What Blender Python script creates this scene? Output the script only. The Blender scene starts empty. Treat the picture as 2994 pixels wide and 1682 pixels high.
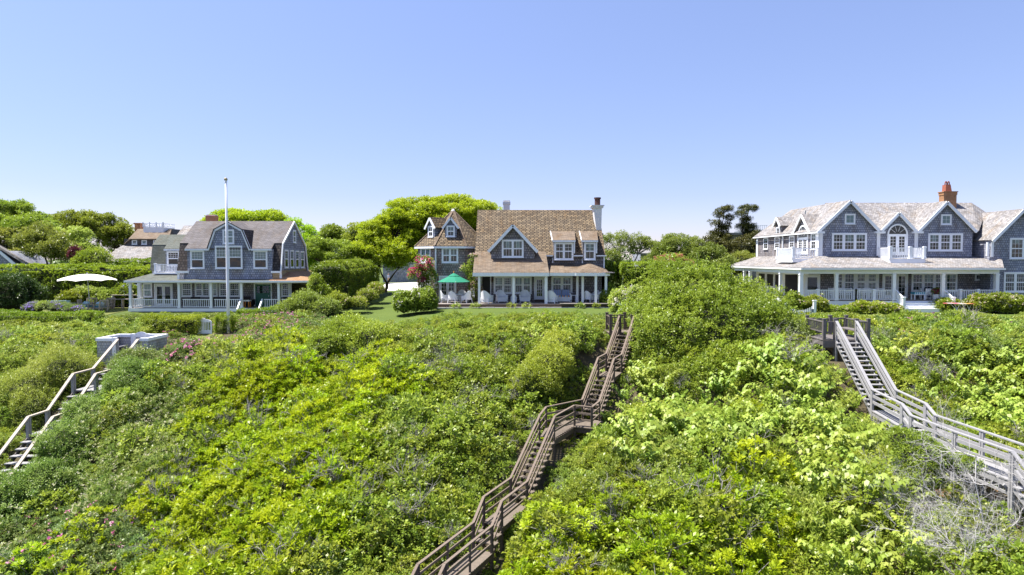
import bpy, math, random
import numpy as np
from mathutils import Vector, Matrix, Euler
R = math.radians
SC = bpy.context.scene
COL = SC.collection
rng = np.random.default_rng(7)
random.seed(7)

# ------------------------------------------------------------------ camera, sky, sun, exposure
F, CX, CY = 1996.0, 1497.0, 841.0
PITCH = math.atan(83 / 1996)
SP, CP = math.sin(PITCH), math.cos(PITCH)
CZ = 3.95
cam = bpy.data.objects.new('camera', bpy.data.cameras.new('camera'))
COL.objects.link(cam)
cam.location = (0, 0, CZ)
cam.rotation_euler = (math.pi / 2 - PITCH, 0, 0)
cam.data.sensor_width = 36
cam.data.lens = 24.0
cam.data.clip_end = 6000
SC.camera = cam
SC.view_settings.view_transform = 'Standard'
SC.view_settings.look = 'None'
SC.view_settings.exposure = 1.42
SC.view_settings.gamma = 1.0
SC.view_settings.use_curve_mapping = False
SUN = Vector((-0.43, 0.03, 0.92)).normalized()
w = bpy.data.worlds.new('World'); SC.world = w; w.use_nodes = True
nt = w.node_tree
sky = nt.nodes.new('ShaderNodeTexSky'); sky.sky_type = 'NISHITA'; sky.sun_disc = False
sky.sun_elevation = math.asin(SUN.z); sky.sun_rotation = math.atan2(SUN.x, SUN.y)
sky.altitude = 0; sky.air_density = 1.0; sky.dust_density = 0.3; sky.ozone_density = 6.0
bg = nt.nodes['Background']; bg.inputs[1].default_value = 0.081
# the photo's sky is a paler, more lilac blue than the clear-air model: grade it by height above the horizon
tcw = nt.nodes.new('ShaderNodeTexCoord'); sxw = nt.nodes.new('ShaderNodeSeparateXYZ'); crw = nt.nodes.new('ShaderNodeValToRGB'); mlw = nt.nodes.new('ShaderNodeVectorMath'); mlw.operation = 'MULTIPLY'
nt.links.new(tcw.outputs['Generated'], sxw.inputs[0]); nt.links.new(sxw.outputs[2], crw.inputs[0])
ew = crw.color_ramp.elements; ew[0].position = 0.0; ew[0].color = (0.84, 0.725, 0.87, 1); ew[1].position = 0.38; ew[1].color = (1.28, 1.01, 1.02, 1)
for ps_, c_ in ((0.09, (0.85, 0.705, 0.845, 1)), (0.22, (1.06, 0.85, 0.885, 1))):
    xw = crw.color_ramp.elements.new(ps_); xw.color = c_
nt.links.new(sky.outputs[0], mlw.inputs[0]); nt.links.new(crw.outputs[0], mlw.inputs[1]); nt.links.new(mlw.outputs[0], bg.inputs[0])
sl = bpy.data.lights.new('sun', 'SUN'); sl.energy = 4.3; sl.angle = R(0.53); sl.color = (1.0, 0.955, 0.88)
so = bpy.data.objects.new('sun', sl); COL.objects.link(so); so.location = (-60, 20, 120)
so.rotation_euler = SUN.to_track_quat('Z', 'Y').to_euler()
SC.cycles.max_bounces = 10; SC.cycles.transparent_max_bounces = 12
SC.cycles.diffuse_bounces = 7; SC.cycles.glossy_bounces = 2; SC.cycles.transmission_bounces = 6

def ray(u, v):
    a = (u - CX) / F; b = -(v - CY) / F
    return Vector((a, CP + b * SP, -SP + b * CP))
def at(u, v, Y):
    d = ray(u, v); t = Y / d.y
    return Vector((d.x * t, Y, CZ + d.z * t))
def atx(u, v, X):
    d = ray(u, v); t = X / d.x
    return Vector((X, d.y * t, CZ + d.z * t))
def atz(u, v, z):
    d = ray(u, v); t = (z - CZ) / d.z
    return Vector((d.x * t, d.y * t, z))
def proj(x, y, z):
    z = z - CZ
    f = y * CP - z * SP; up = y * SP + z * CP
    return CX + F * x / f, CY - F * up / f

# ------------------------------------------------------------------ materials
def newmat(name):
    m = bpy.data.materials.new(name); m.use_nodes = True
    return m, m.node_tree, m.node_tree.nodes['Principled BSDF']
def N(nt, t, **k):
    n = nt.nodes.new(t)
    for a, b in k.items(): setattr(n, a, b)
    return n
def flat(name, c, rough=0.6, var=0.12, scale=3.0, bump=0.0, spec=0.4, metal=0.0, stretch=None):
    m, t, p = newmat(name)
    tc = N(t, 'ShaderNodeTexCoord'); no = N(t, 'ShaderNodeTexNoise'); no.inputs['Scale'].default_value = scale; no.inputs['Detail'].default_value = 5
    src = tc.outputs['Object']
    if stretch:
        mp = N(t, 'ShaderNodeMapping'); mp.inputs['Scale'].default_value = stretch
        t.links.new(src, mp.inputs[0]); src = mp.outputs[0]
    t.links.new(src, no.inputs['Vector'])
    mx = N(t, 'ShaderNodeMix', data_type='RGBA')
    mx.inputs[6].default_value = tuple(max(0, x * (1 - var)) for x in c) + (1,)
    mx.inputs[7].default_value = tuple(min(1, x * (1 + var)) for x in c) + (1,)
    t.links.new(no.outputs[0], mx.inputs[0]); t.links.new(mx.outputs[2], p.inputs['Base Color'])
    p.inputs['Roughness'].default_value = rough; p.inputs['Specular IOR Level'].default_value = spec; p.inputs['Metallic'].default_value = metal
    if bump:
        b = N(t, 'ShaderNodeBump'); b.inputs['Strength'].default_value = bump; b.inputs['Distance'].default_value = 0.02
        t.links.new(no.outputs[0], b.inputs['Height']); t.links.new(b.outputs[0], p.inputs['Normal'])
    return m
def shingle(name, c1, c2, gap, bw, rh, stain=0.25, stain_scale=0.5, bump=0.5, mortar=0.012, streak=(1, 1, 1), off=0.5, tint=0.86):
    """rows of wooden or asphalt shingles: brick pattern in metres on the UV, each one its own tone"""
    m, t, p = newmat(name)
    uv = N(t, 'ShaderNodeUVMap'); br = N(t, 'ShaderNodeTexBrick')
    br.offset = off; br.inputs['Scale'].default_value = 1; br.inputs['Brick Width'].default_value = bw; br.inputs['Row Height'].default_value = rh
    br.inputs['Mortar Size'].default_value = mortar; br.inputs['Mortar Smooth'].default_value = 0.2; br.inputs['Bias'].default_value = 0.0
    br.inputs['Color1'].default_value = c1 + (1,); br.inputs['Color2'].default_value = c2 + (1,); br.inputs['Mortar'].default_value = gap + (1,)
    # jitter so that courses are not ruler straight
    nj = N(t, 'ShaderNodeTexNoise'); nj.inputs['Scale'].default_value = 2.2; nj.inputs['Detail'].default_value = 3
    t.links.new(uv.outputs[0], nj.inputs['Vector'])
    sub = N(t, 'ShaderNodeVectorMath', operation='SCALE'); sub.inputs[3].default_value = 0.03
    add = N(t, 'ShaderNodeVectorMath', operation='ADD')
    t.links.new(nj.outputs[1], sub.inputs[0]); t.links.new(sub.outputs[0], add.inputs[0]); t.links.new(uv.outputs[0], add.inputs[1])
    t.links.new(add.outputs[0], br.inputs['Vector'])
    mp = N(t, 'ShaderNodeMapping'); mp.inputs['Scale'].default_value = streak; t.links.new(uv.outputs[0], mp.inputs[0])
    ns = N(t, 'ShaderNodeTexNoise'); ns.inputs['Scale'].default_value = stain_scale; ns.inputs['Detail'].default_value = 7; ns.inputs['Roughness'].default_value = 0.7
    t.links.new(mp.outputs[0], ns.inputs['Vector'])
    mr = N(t, 'ShaderNodeMapRange'); mr.inputs[1].default_value = 0.3; mr.inputs[2].default_value = 0.7; mr.inputs[3].default_value = 1 - stain; mr.inputs[4].default_value = 1 + stain
    t.links.new(ns.outputs[0], mr.inputs[0])
    mu = N(t, 'ShaderNodeVectorMath', operation='SCALE')
    t.links.new(br.outputs[0], mu.inputs[0]); t.links.new(mr.outputs[0], mu.inputs[3]); t.links.new(mu.outputs[0], p.inputs['Base Color'])
    # weathering: brown and silver patches running down the courses
    m2 = N(t, 'ShaderNodeMapping'); m2.inputs['Scale'].default_value = (1.1, 0.35, 1); t.links.new(uv.outputs[0], m2.inputs[0])
    n2 = N(t, 'ShaderNodeTexNoise'); n2.inputs['Scale'].default_value = 1.3; n2.inputs['Detail'].default_value = 8; n2.inputs['Roughness'].default_value = 0.75; t.links.new(m2.outputs[0], n2.inputs['Vector'])
    c2 = N(t, 'ShaderNodeValToRGB'); ee = c2.color_ramp.elements; ee[0].position = 0.34; ee[0].color = (1.0 * tint, 0.86 * tint, 0.70 * tint, 1); ee[1].position = 0.66; ee[1].color = (1.02 + .14 * (1 - tint), 1.04 + .14 * (1 - tint), 1.10 + .14 * (1 - tint), 1)
    xm = ee_ = c2.color_ramp.elements.new(0.5); xm.color = (1, 1, 1, 1)
    m3 = N(t, 'ShaderNodeVectorMath', operation='MULTIPLY'); t.links.new(n2.outputs[0], c2.inputs[0]); t.links.new(mu.outputs[0], m3.inputs[0]); t.links.new(c2.outputs[0], m3.inputs[1]); t.links.new(m3.outputs[0], p.inputs['Base Color'])
    b = N(t, 'ShaderNodeBump'); b.inputs['Strength'].default_value = bump; b.inputs['Distance'].default_value = 0.02; b.invert = True
    t.links.new(br.outputs[1], b.inputs['Height']); t.links.new(b.outputs[0], p.inputs['Normal'])
    p.inputs['Roughness'].default_value = 0.85; p.inputs['Specular IOR Level'].default_value = 0.25
    return m
def leafmat(name, c1, c2, c3, transl=0.35, rough=0.42, spec=0.5, objvar=0.17):
    """leaf colour runs c1 > c2 > c3 with the leaf's own random number; plants differ a little from each other"""
    m, t, p = newmat(name)
    a = N(t, 'ShaderNodeAttribute', attribute_name='leaf_tone'); cr = N(t, 'ShaderNodeValToRGB')  # tone: part random, darker on inner leaves, lighter higher up
    e = cr.color_ramp.elements; e[0].position = 0.05; e[0].color = c1 + (1,); e[1].position = 0.95; e[1].color = c3 + (1,)
    x = e.new(0.5); x.color = c2 + (1,)
    t.links.new(a.outputs['Fac'], cr.inputs[0])
    oi = N(t, 'ShaderNodeObjectInfo'); hs = N(t, 'ShaderNodeHueSaturation')
    mh = N(t, 'ShaderNodeMapRange'); mh.inputs[3].default_value = 0.5 - objvar * 0.09; mh.inputs[4].default_value = 0.5 + objvar * 0.09
    mv = N(t, 'ShaderNodeMapRange'); mv.inputs[3].default_value = 1 - objvar; mv.inputs[4].default_value = 1 + objvar
    t.links.new(oi.outputs['Random'], mh.inputs[0])
    fr = N(t, 'ShaderNodeMath', operation='MULTIPLY'); fr.inputs[1].default_value = 7.31
    fc = N(t, 'ShaderNodeMath', operation='FRACT'); t.links.new(oi.outputs['Random'], fr.inputs[0]); t.links.new(fr.outputs[0], fc.inputs[0]); t.links.new(fc.outputs[0], mv.inputs[0])
    t.links.new(mh.outputs[0], hs.inputs['Hue']); t.links.new(mv.outputs[0], hs.inputs['Value']); t.links.new(cr.outputs[0], hs.inputs['Color'])
    t.links.new(hs.outputs[0], p.inputs['Base Color'])
    p.inputs['Roughness'].default_value = rough; p.inputs['Specular IOR Level'].default_value = spec
    tr = N(t, 'ShaderNodeBsdfTranslucent'); t.links.new(hs.outputs[0], tr.inputs[0])
    mx = N(t, 'ShaderNodeMixShader'); mx.inputs[0].default_value = transl
    out = [n for n in t.nodes if n.type == 'OUTPUT_MATERIAL'][0]
    t.links.new(p.outputs[0], mx.inputs[1]); t.links.new(tr.outputs[0], mx.inputs[2]); t.links.new(mx.outputs[0], out.inputs[0])
    return m
def glassmat(name, tint, refl=0.16):
    m, t, p = newmat(name); t.nodes.remove(p)
    out = [n for n in t.nodes if n.type == 'OUTPUT_MATERIAL'][0]
    lw = N(t, 'ShaderNodeFresnel'); lw.inputs[0].default_value = 1.5
    ad = N(t, 'ShaderNodeMath', operation='ADD'); ad.inputs[1].default_value = refl - 0.04; ad.use_clamp = True
    tr = N(t, 'ShaderNodeBsdfTransparent'); tr.inputs[0].default_value = tint + (1,)
    gl = N(t, 'ShaderNodeBsdfGlossy'); gl.inputs['Roughness'].default_value = 0.03
    no = N(t, 'ShaderNodeTexNoise'); no.inputs['Scale'].default_value = 1.3
    bu = N(t, 'ShaderNodeBump'); bu.inputs['Strength'].default_value = 0.12; bu.inputs['Distance'].default_value = 0.05
    t.links.new(no.outputs[0], bu.inputs['Height']); t.links.new(bu.outputs[0], gl.inputs['Normal'])
    mx = N(t, 'ShaderNodeMixShader')
    t.links.new(lw.outputs[0], ad.inputs[0]); t.links.new(ad.outputs[0], mx.inputs[0])
    t.links.new(tr.outputs[0], mx.inputs[1]); t.links.new(gl.outputs[0], mx.inputs[2]); t.links.new(mx.outputs[0], out.inputs[0])
    return m

M = {}
M['white'] = flat('white_paint', (0.83, 0.84, 0.86), 0.45, 0.04, 2.0)
M['wall_blue'] = shingle('weathered_grey_shingle', (0.225, 0.24, 0.30), (0.37, 0.385, 0.445), (0.085, 0.092, 0.125), 0.2, 0.2, 0.24, 0.8, mortar=0.018)
M['wall_brown'] = shingle('brown_grey_shingle', (0.175, 0.163, 0.17), (0.31, 0.285, 0.285), (0.065, 0.06, 0.066), 0.2, 0.2, 0.26, 0.9, mortar=0.018)
M['wall_tower'] = shingle('tower_shingle', (0.225, 0.185, 0.175), (0.37, 0.31, 0.295), (0.08, 0.066, 0.064), 0.2, 0.2, 0.26, 0.9, mortar=0.018)
M['wall_pale'] = shingle('pale_silver_shingle', (0.36, 0.36, 0.37), (0.52, 0.51, 0.51), (0.16, 0.16, 0.17), 0.16, 0.17, 0.2, 0.9)
M['wall_new'] = shingle('fresh_cedar_wall', (0.416, 0.304, 0.176), (0.496, 0.376, 0.232), (0.2, 0.136, 0.08), 0.16, 0.17, 0.12)
M['wall_dark'] = shingle('dark_shingle', (0.112, 0.104, 0.104), (0.16, 0.152, 0.152), (0.048, 0.048, 0.048), 0.2, 0.18, 0.2)
M['roof_grey'] = shingle('grey_roof_shingle', (0.108, 0.0976, 0.0976), (0.16, 0.146, 0.144), (0.068, 0.06, 0.06), 0.33, 0.15, 0.16, 0.6)
M['roof_green'] = shingle('green_grey_roof_shingle', (0.092, 0.102, 0.0864), (0.132, 0.14, 0.12), (0.056, 0.0616, 0.0544), 0.33, 0.15, 0.15, 0.6)
M['roof_dark'] = shingle('dark_roof_shingle', (0.048, 0.04, 0.0376), (0.112, 0.092, 0.084), (0.024, 0.0224, 0.0224), 0.26, 0.24, 0.2, 1.0, mortar=0.03)
M['roof_tan'] = shingle('tan_patterned_roof_shingle', (0.105, 0.079, 0.052), (0.235, 0.177, 0.108), (0.024, 0.018, 0.013), 0.34, 0.20, 0.07, 0.8, mortar=0.034, off=0.37, tint=0.95)
M['roof_tan2'] = shingle('tan_porch_roof_shingle', (0.132, 0.1, 0.072), (0.216, 0.164, 0.116), (0.088, 0.068, 0.0496), 0.4, 0.15, 0.12, 0.8, off=0.37)
M['roof_pale'] = shingle('silvered_cedar_roof', (0.175, 0.165, 0.16), (0.335, 0.318, 0.308), (0.10, 0.092, 0.09), 0.22, 0.18, 0.24, 0.6, streak=(0.5, 2.0, 1), tint=0.92)
M['roof_new'] = shingle('fresh_cedar_roof', (0.32, 0.184, 0.1), (0.4, 0.248, 0.136), (0.208, 0.116, 0.06), 0.17, 0.14, 0.12)
M['glass'] = glassmat('window_glass', (0.50, 0.66, 0.62), 0.075)
M['room'] = flat('room_dark', (0.018, 0.018, 0.018), 0.9, 0.3, 2)  # dark sheet behind the panes, stands in for the unlit room
M['blind'] = flat('white_blind', (0.72, 0.74, 0.76), 0.8, 0.05, 6, stretch=(1, 1, 8))
M['curtain'] = flat('grey_curtain', (0.13, 0.16, 0.16), 0.9, 0.35, 6, stretch=(5, 1, 0.2))
M['screen'] = flat('dark_screen', (0.03, 0.027, 0.025), 0.8, 0.3, 4)  # insect screens, and panels that stand in for unlit openings
M['deck'] = flat('deck_wood', (0.238, 0.208, 0.187), 0.8, 0.15, 3, stretch=(0.4, 4, 4), bump=0.2)
M['deck_edge'] = flat('deck_edge_wood', (0.085, 0.0553, 0.0425), 0.8, 0.2, 3)
M['wood_brown'] = flat('weathered_brown_wood', (0.17, 0.13, 0.10), 0.85, 0.4, 9, bump=0.3, stretch=(2, 2, 2))
M['wood_post'] = flat('dark_post_wood', (0.105, 0.078, 0.062), 0.85, 0.35, 9, bump=0.3)
M['tread'] = flat('weathered_tread_wood', (0.155, 0.125, 0.098), 0.85, 0.3, 7, bump=0.3)
M['wood_grey'] = flat('silvered_wood', (0.281, 0.276, 0.281), 0.85, 0.25, 8, bump=0.3)
M['wood_grey2'] = flat('grey_landing_wood', (0.136, 0.121, 0.115), 0.85, 0.3, 8, bump=0.3)
M['wood_pale'] = flat('pale_rail_wood', (0.42, 0.36, 0.30), 0.8, 0.18, 6, bump=0.2)
M['brick'] = shingle('red_brick', (0.55, 0.18, 0.07), (0.68, 0.26, 0.11), (0.45, 0.3, 0.2), 0.21, 0.075, 0.2, 2.0)
M['brick_ochre'] = shingle('ochre_brick', (0.33, 0.155, 0.065), (0.42, 0.205, 0.085), (0.34, 0.23, 0.15), 0.21, 0.075, 0.25, 2.0)
M['clay'] = flat('clay_pot', (0.29, 0.095, 0.055), 0.7, 0.2, 3)
M['rust'] = flat('dark_rusty_pot', (0.06, 0.025, 0.02), 0.7, 0.3, 5)
M['chimney_white'] = flat('whitewashed_chimney', (0.72, 0.70, 0.67), 0.8, 0.06, 3, bump=0.2)
M['lead'] = flat('lead_flashing', (0.16, 0.19, 0.21), 0.6, 0.15, 3)
M['green_paint'] = flat('green_door_paint', (0.03, 0.13, 0.09), 0.5, 0.1, 3)
M['green_cloth'] = flat('green_umbrella_cloth', (0.012, 0.19, 0.11), 0.85, 0.08, 3)
M['cream_cloth'] = flat('cream_umbrella_cloth', (0.86, 0.84, 0.76), 0.9, 0.03, 3)
M['wicker'] = flat('white_wicker', (0.72, 0.73, 0.75), 0.7, 0.1, 30, bump=0.4)
M['stone'] = flat('pale_edging_stone', (0.5, 0.49, 0.48), 0.9, 0.3, 6, bump=0.5)
M['cushion_blue'] = flat('pale_blue_cushion', (0.40, 0.58, 0.63), 0.9, 0.1, 3)
M['cushion_deep'] = flat('deep_blue_cushion', (0.10, 0.22, 0.30), 0.9, 0.15, 3)
M['navy'] = flat('navy_cushion', (0.02, 0.03, 0.10), 0.9, 0.2, 3)
M['dark'] = flat('dark_porch_furniture', (0.018, 0.012, 0.012), 0.8, 0.3, 3)
M['teak'] = flat('silver_teak', (0.391, 0.332, 0.281), 0.8, 0.2, 8, stretch=(6, 6, 1))
M['steel'] = flat('grey_metal', (0.45, 0.46, 0.47), 0.35, 0.05, 3, metal=0.7)
M['brass'] = flat('dull_brass_ball', (0.45, 0.38, 0.22), 0.35, 0.1, 3, metal=0.6)
M['ceramic'] = flat('white_ceramic', (0.78, 0.76, 0.72), 0.4, 0.04, 3)
M['shell'] = flat('white_shell_driveway', (0.527, 0.501, 0.468), 0.95, 0.1, 4, bump=0.3)
M['twig'] = flat('grey_twig', (0.27, 0.25, 0.235), 0.9, 0.3, 6)
M['deadwood'] = flat('bleached_dead_wood', (0.47, 0.45, 0.43), 0.9, 0.2, 6)
M['bark'] = flat('grey_brown_bark', (0.085, 0.062, 0.048), 0.95, 0.35, 5, bump=0.5)
M['inner'] = flat('inner_twigs', (0.028, 0.032, 0.014), 1.0, 0.5, 4)  # near black: shade inside the foliage put into the core's colour
M['soil'] = flat('leaf_litter', (0.075, 0.062, 0.035), 1.0, 0.5, 2.5, bump=0.6)
M['lattice'] = flat('grey_lattice', (0.2, 0.2, 0.2), 0.9, 0.2, 3)  # even mid grey for the lattice and the gate slots
M['skin'] = flat('skin', (0.42, 0.24, 0.17), 0.6, 0.05, 3)
M['shirt'] = flat('grey_shirt', (0.30, 0.33, 0.42), 0.9, 0.1, 3)
M['khaki'] = flat('khaki_trousers', (0.34, 0.24, 0.14), 0.9, 0.1, 3)
M['hair'] = flat('grey_hair', (0.22, 0.21, 0.20), 0.9, 0.1, 3)
M['red'] = flat('red_cloth', (0.6, 0.03, 0.03), 0.8, 0.1, 3)
M['orange'] = flat('orange_cloth', (0.75, 0.28, 0.05), 0.8, 0.1, 3)
# striped fabrics
def stripes(name, cols, scale, axis=0):
    m, t, p = newmat(name)
    tc = N(t, 'ShaderNodeTexCoord'); sx = N(t, 'ShaderNodeSeparateXYZ'); t.links.new(tc.outputs['Object'], sx.inputs[0])
    mu = N(t, 'ShaderNodeMath', operation='MULTIPLY'); mu.inputs[1].default_value = scale
    fr = N(t, 'ShaderNodeMath', operation='FRACT'); cr = N(t, 'ShaderNodeValToRGB'); cr.color_ramp.interpolation = 'CONSTANT'
    e = cr.color_ramp.elements
    e[0].position = 0; e[0].color = cols[0] + (1,); e[1].position = 1 / len(cols); e[1].color = cols[1] + (1,)
    for i in range(2, len(cols)):
        x = e.new(i / len(cols)); x.color = cols[i] + (1,)
    t.links.new(sx.outputs[axis], mu.inputs[0]); t.links.new(mu.outputs[0], fr.inputs[0]); t.links.new(fr.outputs[0], cr.inputs[0]); t.links.new(cr.outputs[0], p.inputs['Base Color'])
    p.inputs['Roughness'].default_value = 0.9
    return m
M['stripe_blue'] = stripes('blue_striped_cushion', [(0.08, 0.14, 0.35), (0.35, 0.45, 0.6), (0.10, 0.2, 0.5), (0.4, 0.36, 0.42)], 7.0)
M['stripe_seat'] = stripes('orange_blue_seat_cushion', [(0.7, 0.33, 0.08), (0.08, 0.2, 0.5), (0.75, 0.5, 0.2), (0.1, 0.3, 0.55)], 2.2)
M['stripe_board'] = stripes('pink_striped_cloth', [(0.75, 0.45, 0.1), (0.8, 0.12, 0.15), (0.8, 0.6, 0.6), (0.75, 0.2, 0.22), (0.8, 0.7, 0.7)], 0.42)
M['stripe_teal'] = stripes('teal_striped_cushion', [(0.05, 0.3, 0.42), (0.6, 0.66, 0.68)], 6.0)
# leaves
M['lf_bay'] = leafmat('bayberry_leaf', (0.185, 0.275, 0.009), (0.325, 0.425, 0.013), (0.465, 0.555, 0.022), 0.45)
M['lf_mid'] = leafmat('vine_leaf', (0.135, 0.195, 0.02), (0.265, 0.345, 0.032), (0.445, 0.51, 0.07), 0.45)
M['lf_light'] = leafmat('light_leaf', (0.17, 0.25, 0.035), (0.285, 0.375, 0.05), (0.44, 0.51, 0.11), 0.42)
M['lf_rose'] = leafmat('rose_leaf', (0.12, 0.195, 0.045), (0.21, 0.295, 0.075), (0.32, 0.39, 0.14), 0.38)
M['lf_broad'] = leafmat('broad_leaf', (0.2, 0.295, 0.03), (0.285, 0.39, 0.045), (0.4, 0.49, 0.085), 0.42, 0.45)
M['lf_privet'] = leafmat('privet_leaf', (0.122, 0.201, 0.0366), (0.22, 0.311, 0.0549), (0.39, 0.451, 0.134), 0.42)
M['lf_mound'] = leafmat('mound_leaf', (0.13, 0.205, 0.02), (0.25, 0.345, 0.03), (0.42, 0.5, 0.065), 0.45)
M['lf_dark'] = leafmat('dark_leaf', (0.035, 0.07, 0.012), (0.065, 0.115, 0.016), (0.11, 0.165, 0.028), 0.25)
M['lf_hedge'] = leafmat('hedge_leaf', (0.12, 0.19, 0.013), (0.225, 0.305, 0.02), (0.36, 0.43, 0.04), 0.42)
M['lf_locust'] = leafmat('locust_leaf', (0.2, 0.32, 0.01), (0.32, 0.46, 0.015), (0.45, 0.57, 0.03), 0.5)
M['lf_oak'] = leafmat('oak_leaf', (0.12, 0.185, 0.016), (0.225, 0.31, 0.028), (0.34, 0.42, 0.045), 0.42)
M['lf_olive'] = leafmat('olive_leaf', (0.116, 0.152, 0.0195), (0.201, 0.244, 0.0317), (0.317, 0.348, 0.0549), 0.42)
M['lf_cedar'] = leafmat('cedar_needles', (0.045, 0.055, 0.010), (0.085, 0.095, 0.014), (0.15, 0.14, 0.022), 0.2)
M['lf_purple'] = leafmat('purple_leaf', (0.07, 0.012, 0.022), (0.12, 0.02, 0.035), (0.18, 0.04, 0.05), 0.42)
M['lf_smoke'] = leafmat('smokebush_plume', (0.30, 0.12, 0.075), (0.40, 0.17, 0.10), (0.48, 0.22, 0.13), 0.3)
M['fl_pink'] = leafmat('pink_petal', (0.52, 0.12, 0.28), (0.64, 0.22, 0.4), (0.76, 0.42, 0.55), 0.3)
M['fl_magenta'] = leafmat('magenta_petal', (0.55, 0.02, 0.10), (0.68, 0.04, 0.17), (0.75, 0.12, 0.25), 0.3)
M['fl_white'] = leafmat('white_petal', (0.62, 0.60, 0.48), (0.72, 0.70, 0.6), (0.8, 0.78, 0.74), 0.3)
M['fl_cream'] = leafmat('cream_floret', (0.50, 0.52, 0.26), (0.62, 0.60, 0.36), (0.70, 0.68, 0.5), 0.3)
M['fl_blue'] = leafmat('blue_floret', (0.36, 0.42, 0.68), (0.48, 0.54, 0.76), (0.62, 0.66, 0.8), 0.3)
M['fl_lav'] = leafmat('lavender_floret', (0.22, 0.16, 0.42), (0.32, 0.24, 0.52), (0.4, 0.32, 0.6), 0.3)
M['fl_blush'] = leafmat('blush_petal', (0.68, 0.42, 0.38), (0.75, 0.56, 0.5), (0.8, 0.68, 0.62), 0.3)
M['dry'] = leafmat('dry_grass', (0.32, 0.24, 0.10), (0.40, 0.31, 0.14), (0.48, 0.34, 0.2), 0.3)
M['rusty_leaf'] = leafmat('rusty_leaf', (0.42, 0.14, 0.05), (0.5, 0.2, 0.09), (0.55, 0.28, 0.14), 0.3)
M['blade'] = leafmat('grass_blade', (0.12, 0.20, 0.025), (0.19, 0.28, 0.04), (0.29, 0.36, 0.08), 0.35)
def lawnmat(name, c1, c2):
    m, t, p = newmat(name)
    tc = N(t, 'ShaderNodeTexCoord'); n1 = N(t, 'ShaderNodeTexNoise'); n1.inputs['Scale'].default_value = 0.35; n1.inputs['Detail'].default_value = 8; n1.inputs['Roughness'].default_value = 0.75
    t.links.new(tc.outputs['Object'], n1.inputs['Vector'])
    cr = N(t, 'ShaderNodeMix', data_type='RGBA'); cr.inputs[6].default_value = c1 + (1,); cr.inputs[7].default_value = c2 + (1,)
    t.links.new(n1.outputs[0], cr.inputs[0]); t.links.new(cr.outputs[2], p.inputs['Base Color'])
    n2 = N(t, 'ShaderNodeTexNoise'); n2.inputs['Scale'].default_value = 14; n2.inputs['Detail'].default_value = 4; t.links.new(tc.outputs['Object'], n2.inputs['Vector'])
    b = N(t, 'ShaderNodeBump'); b.inputs['Strength'].default_value = 0.8; b.inputs['Distance'].default_value = 0.06
    t.links.new(n2.outputs[0], b.inputs['Height']); t.links.new(b.outputs[0], p.inputs['Normal'])
    p.inputs['Roughness'].default_value = 0.9; p.inputs['Specular IOR Level'].default_value = 0.2
    return m
M['lawn'] = lawnmat('mown_lawn', (0.051, 0.0892, 0.0136), (0.119, 0.157, 0.0298))
M['lawn_dry'] = lawnmat('garden_lawn', (0.0935, 0.119, 0.0255), (0.178, 0.187, 0.0553))
M['meadow'] = lawnmat('rough_grass', (0.05, 0.085, 0.015), (0.11, 0.14, 0.03))

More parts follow.
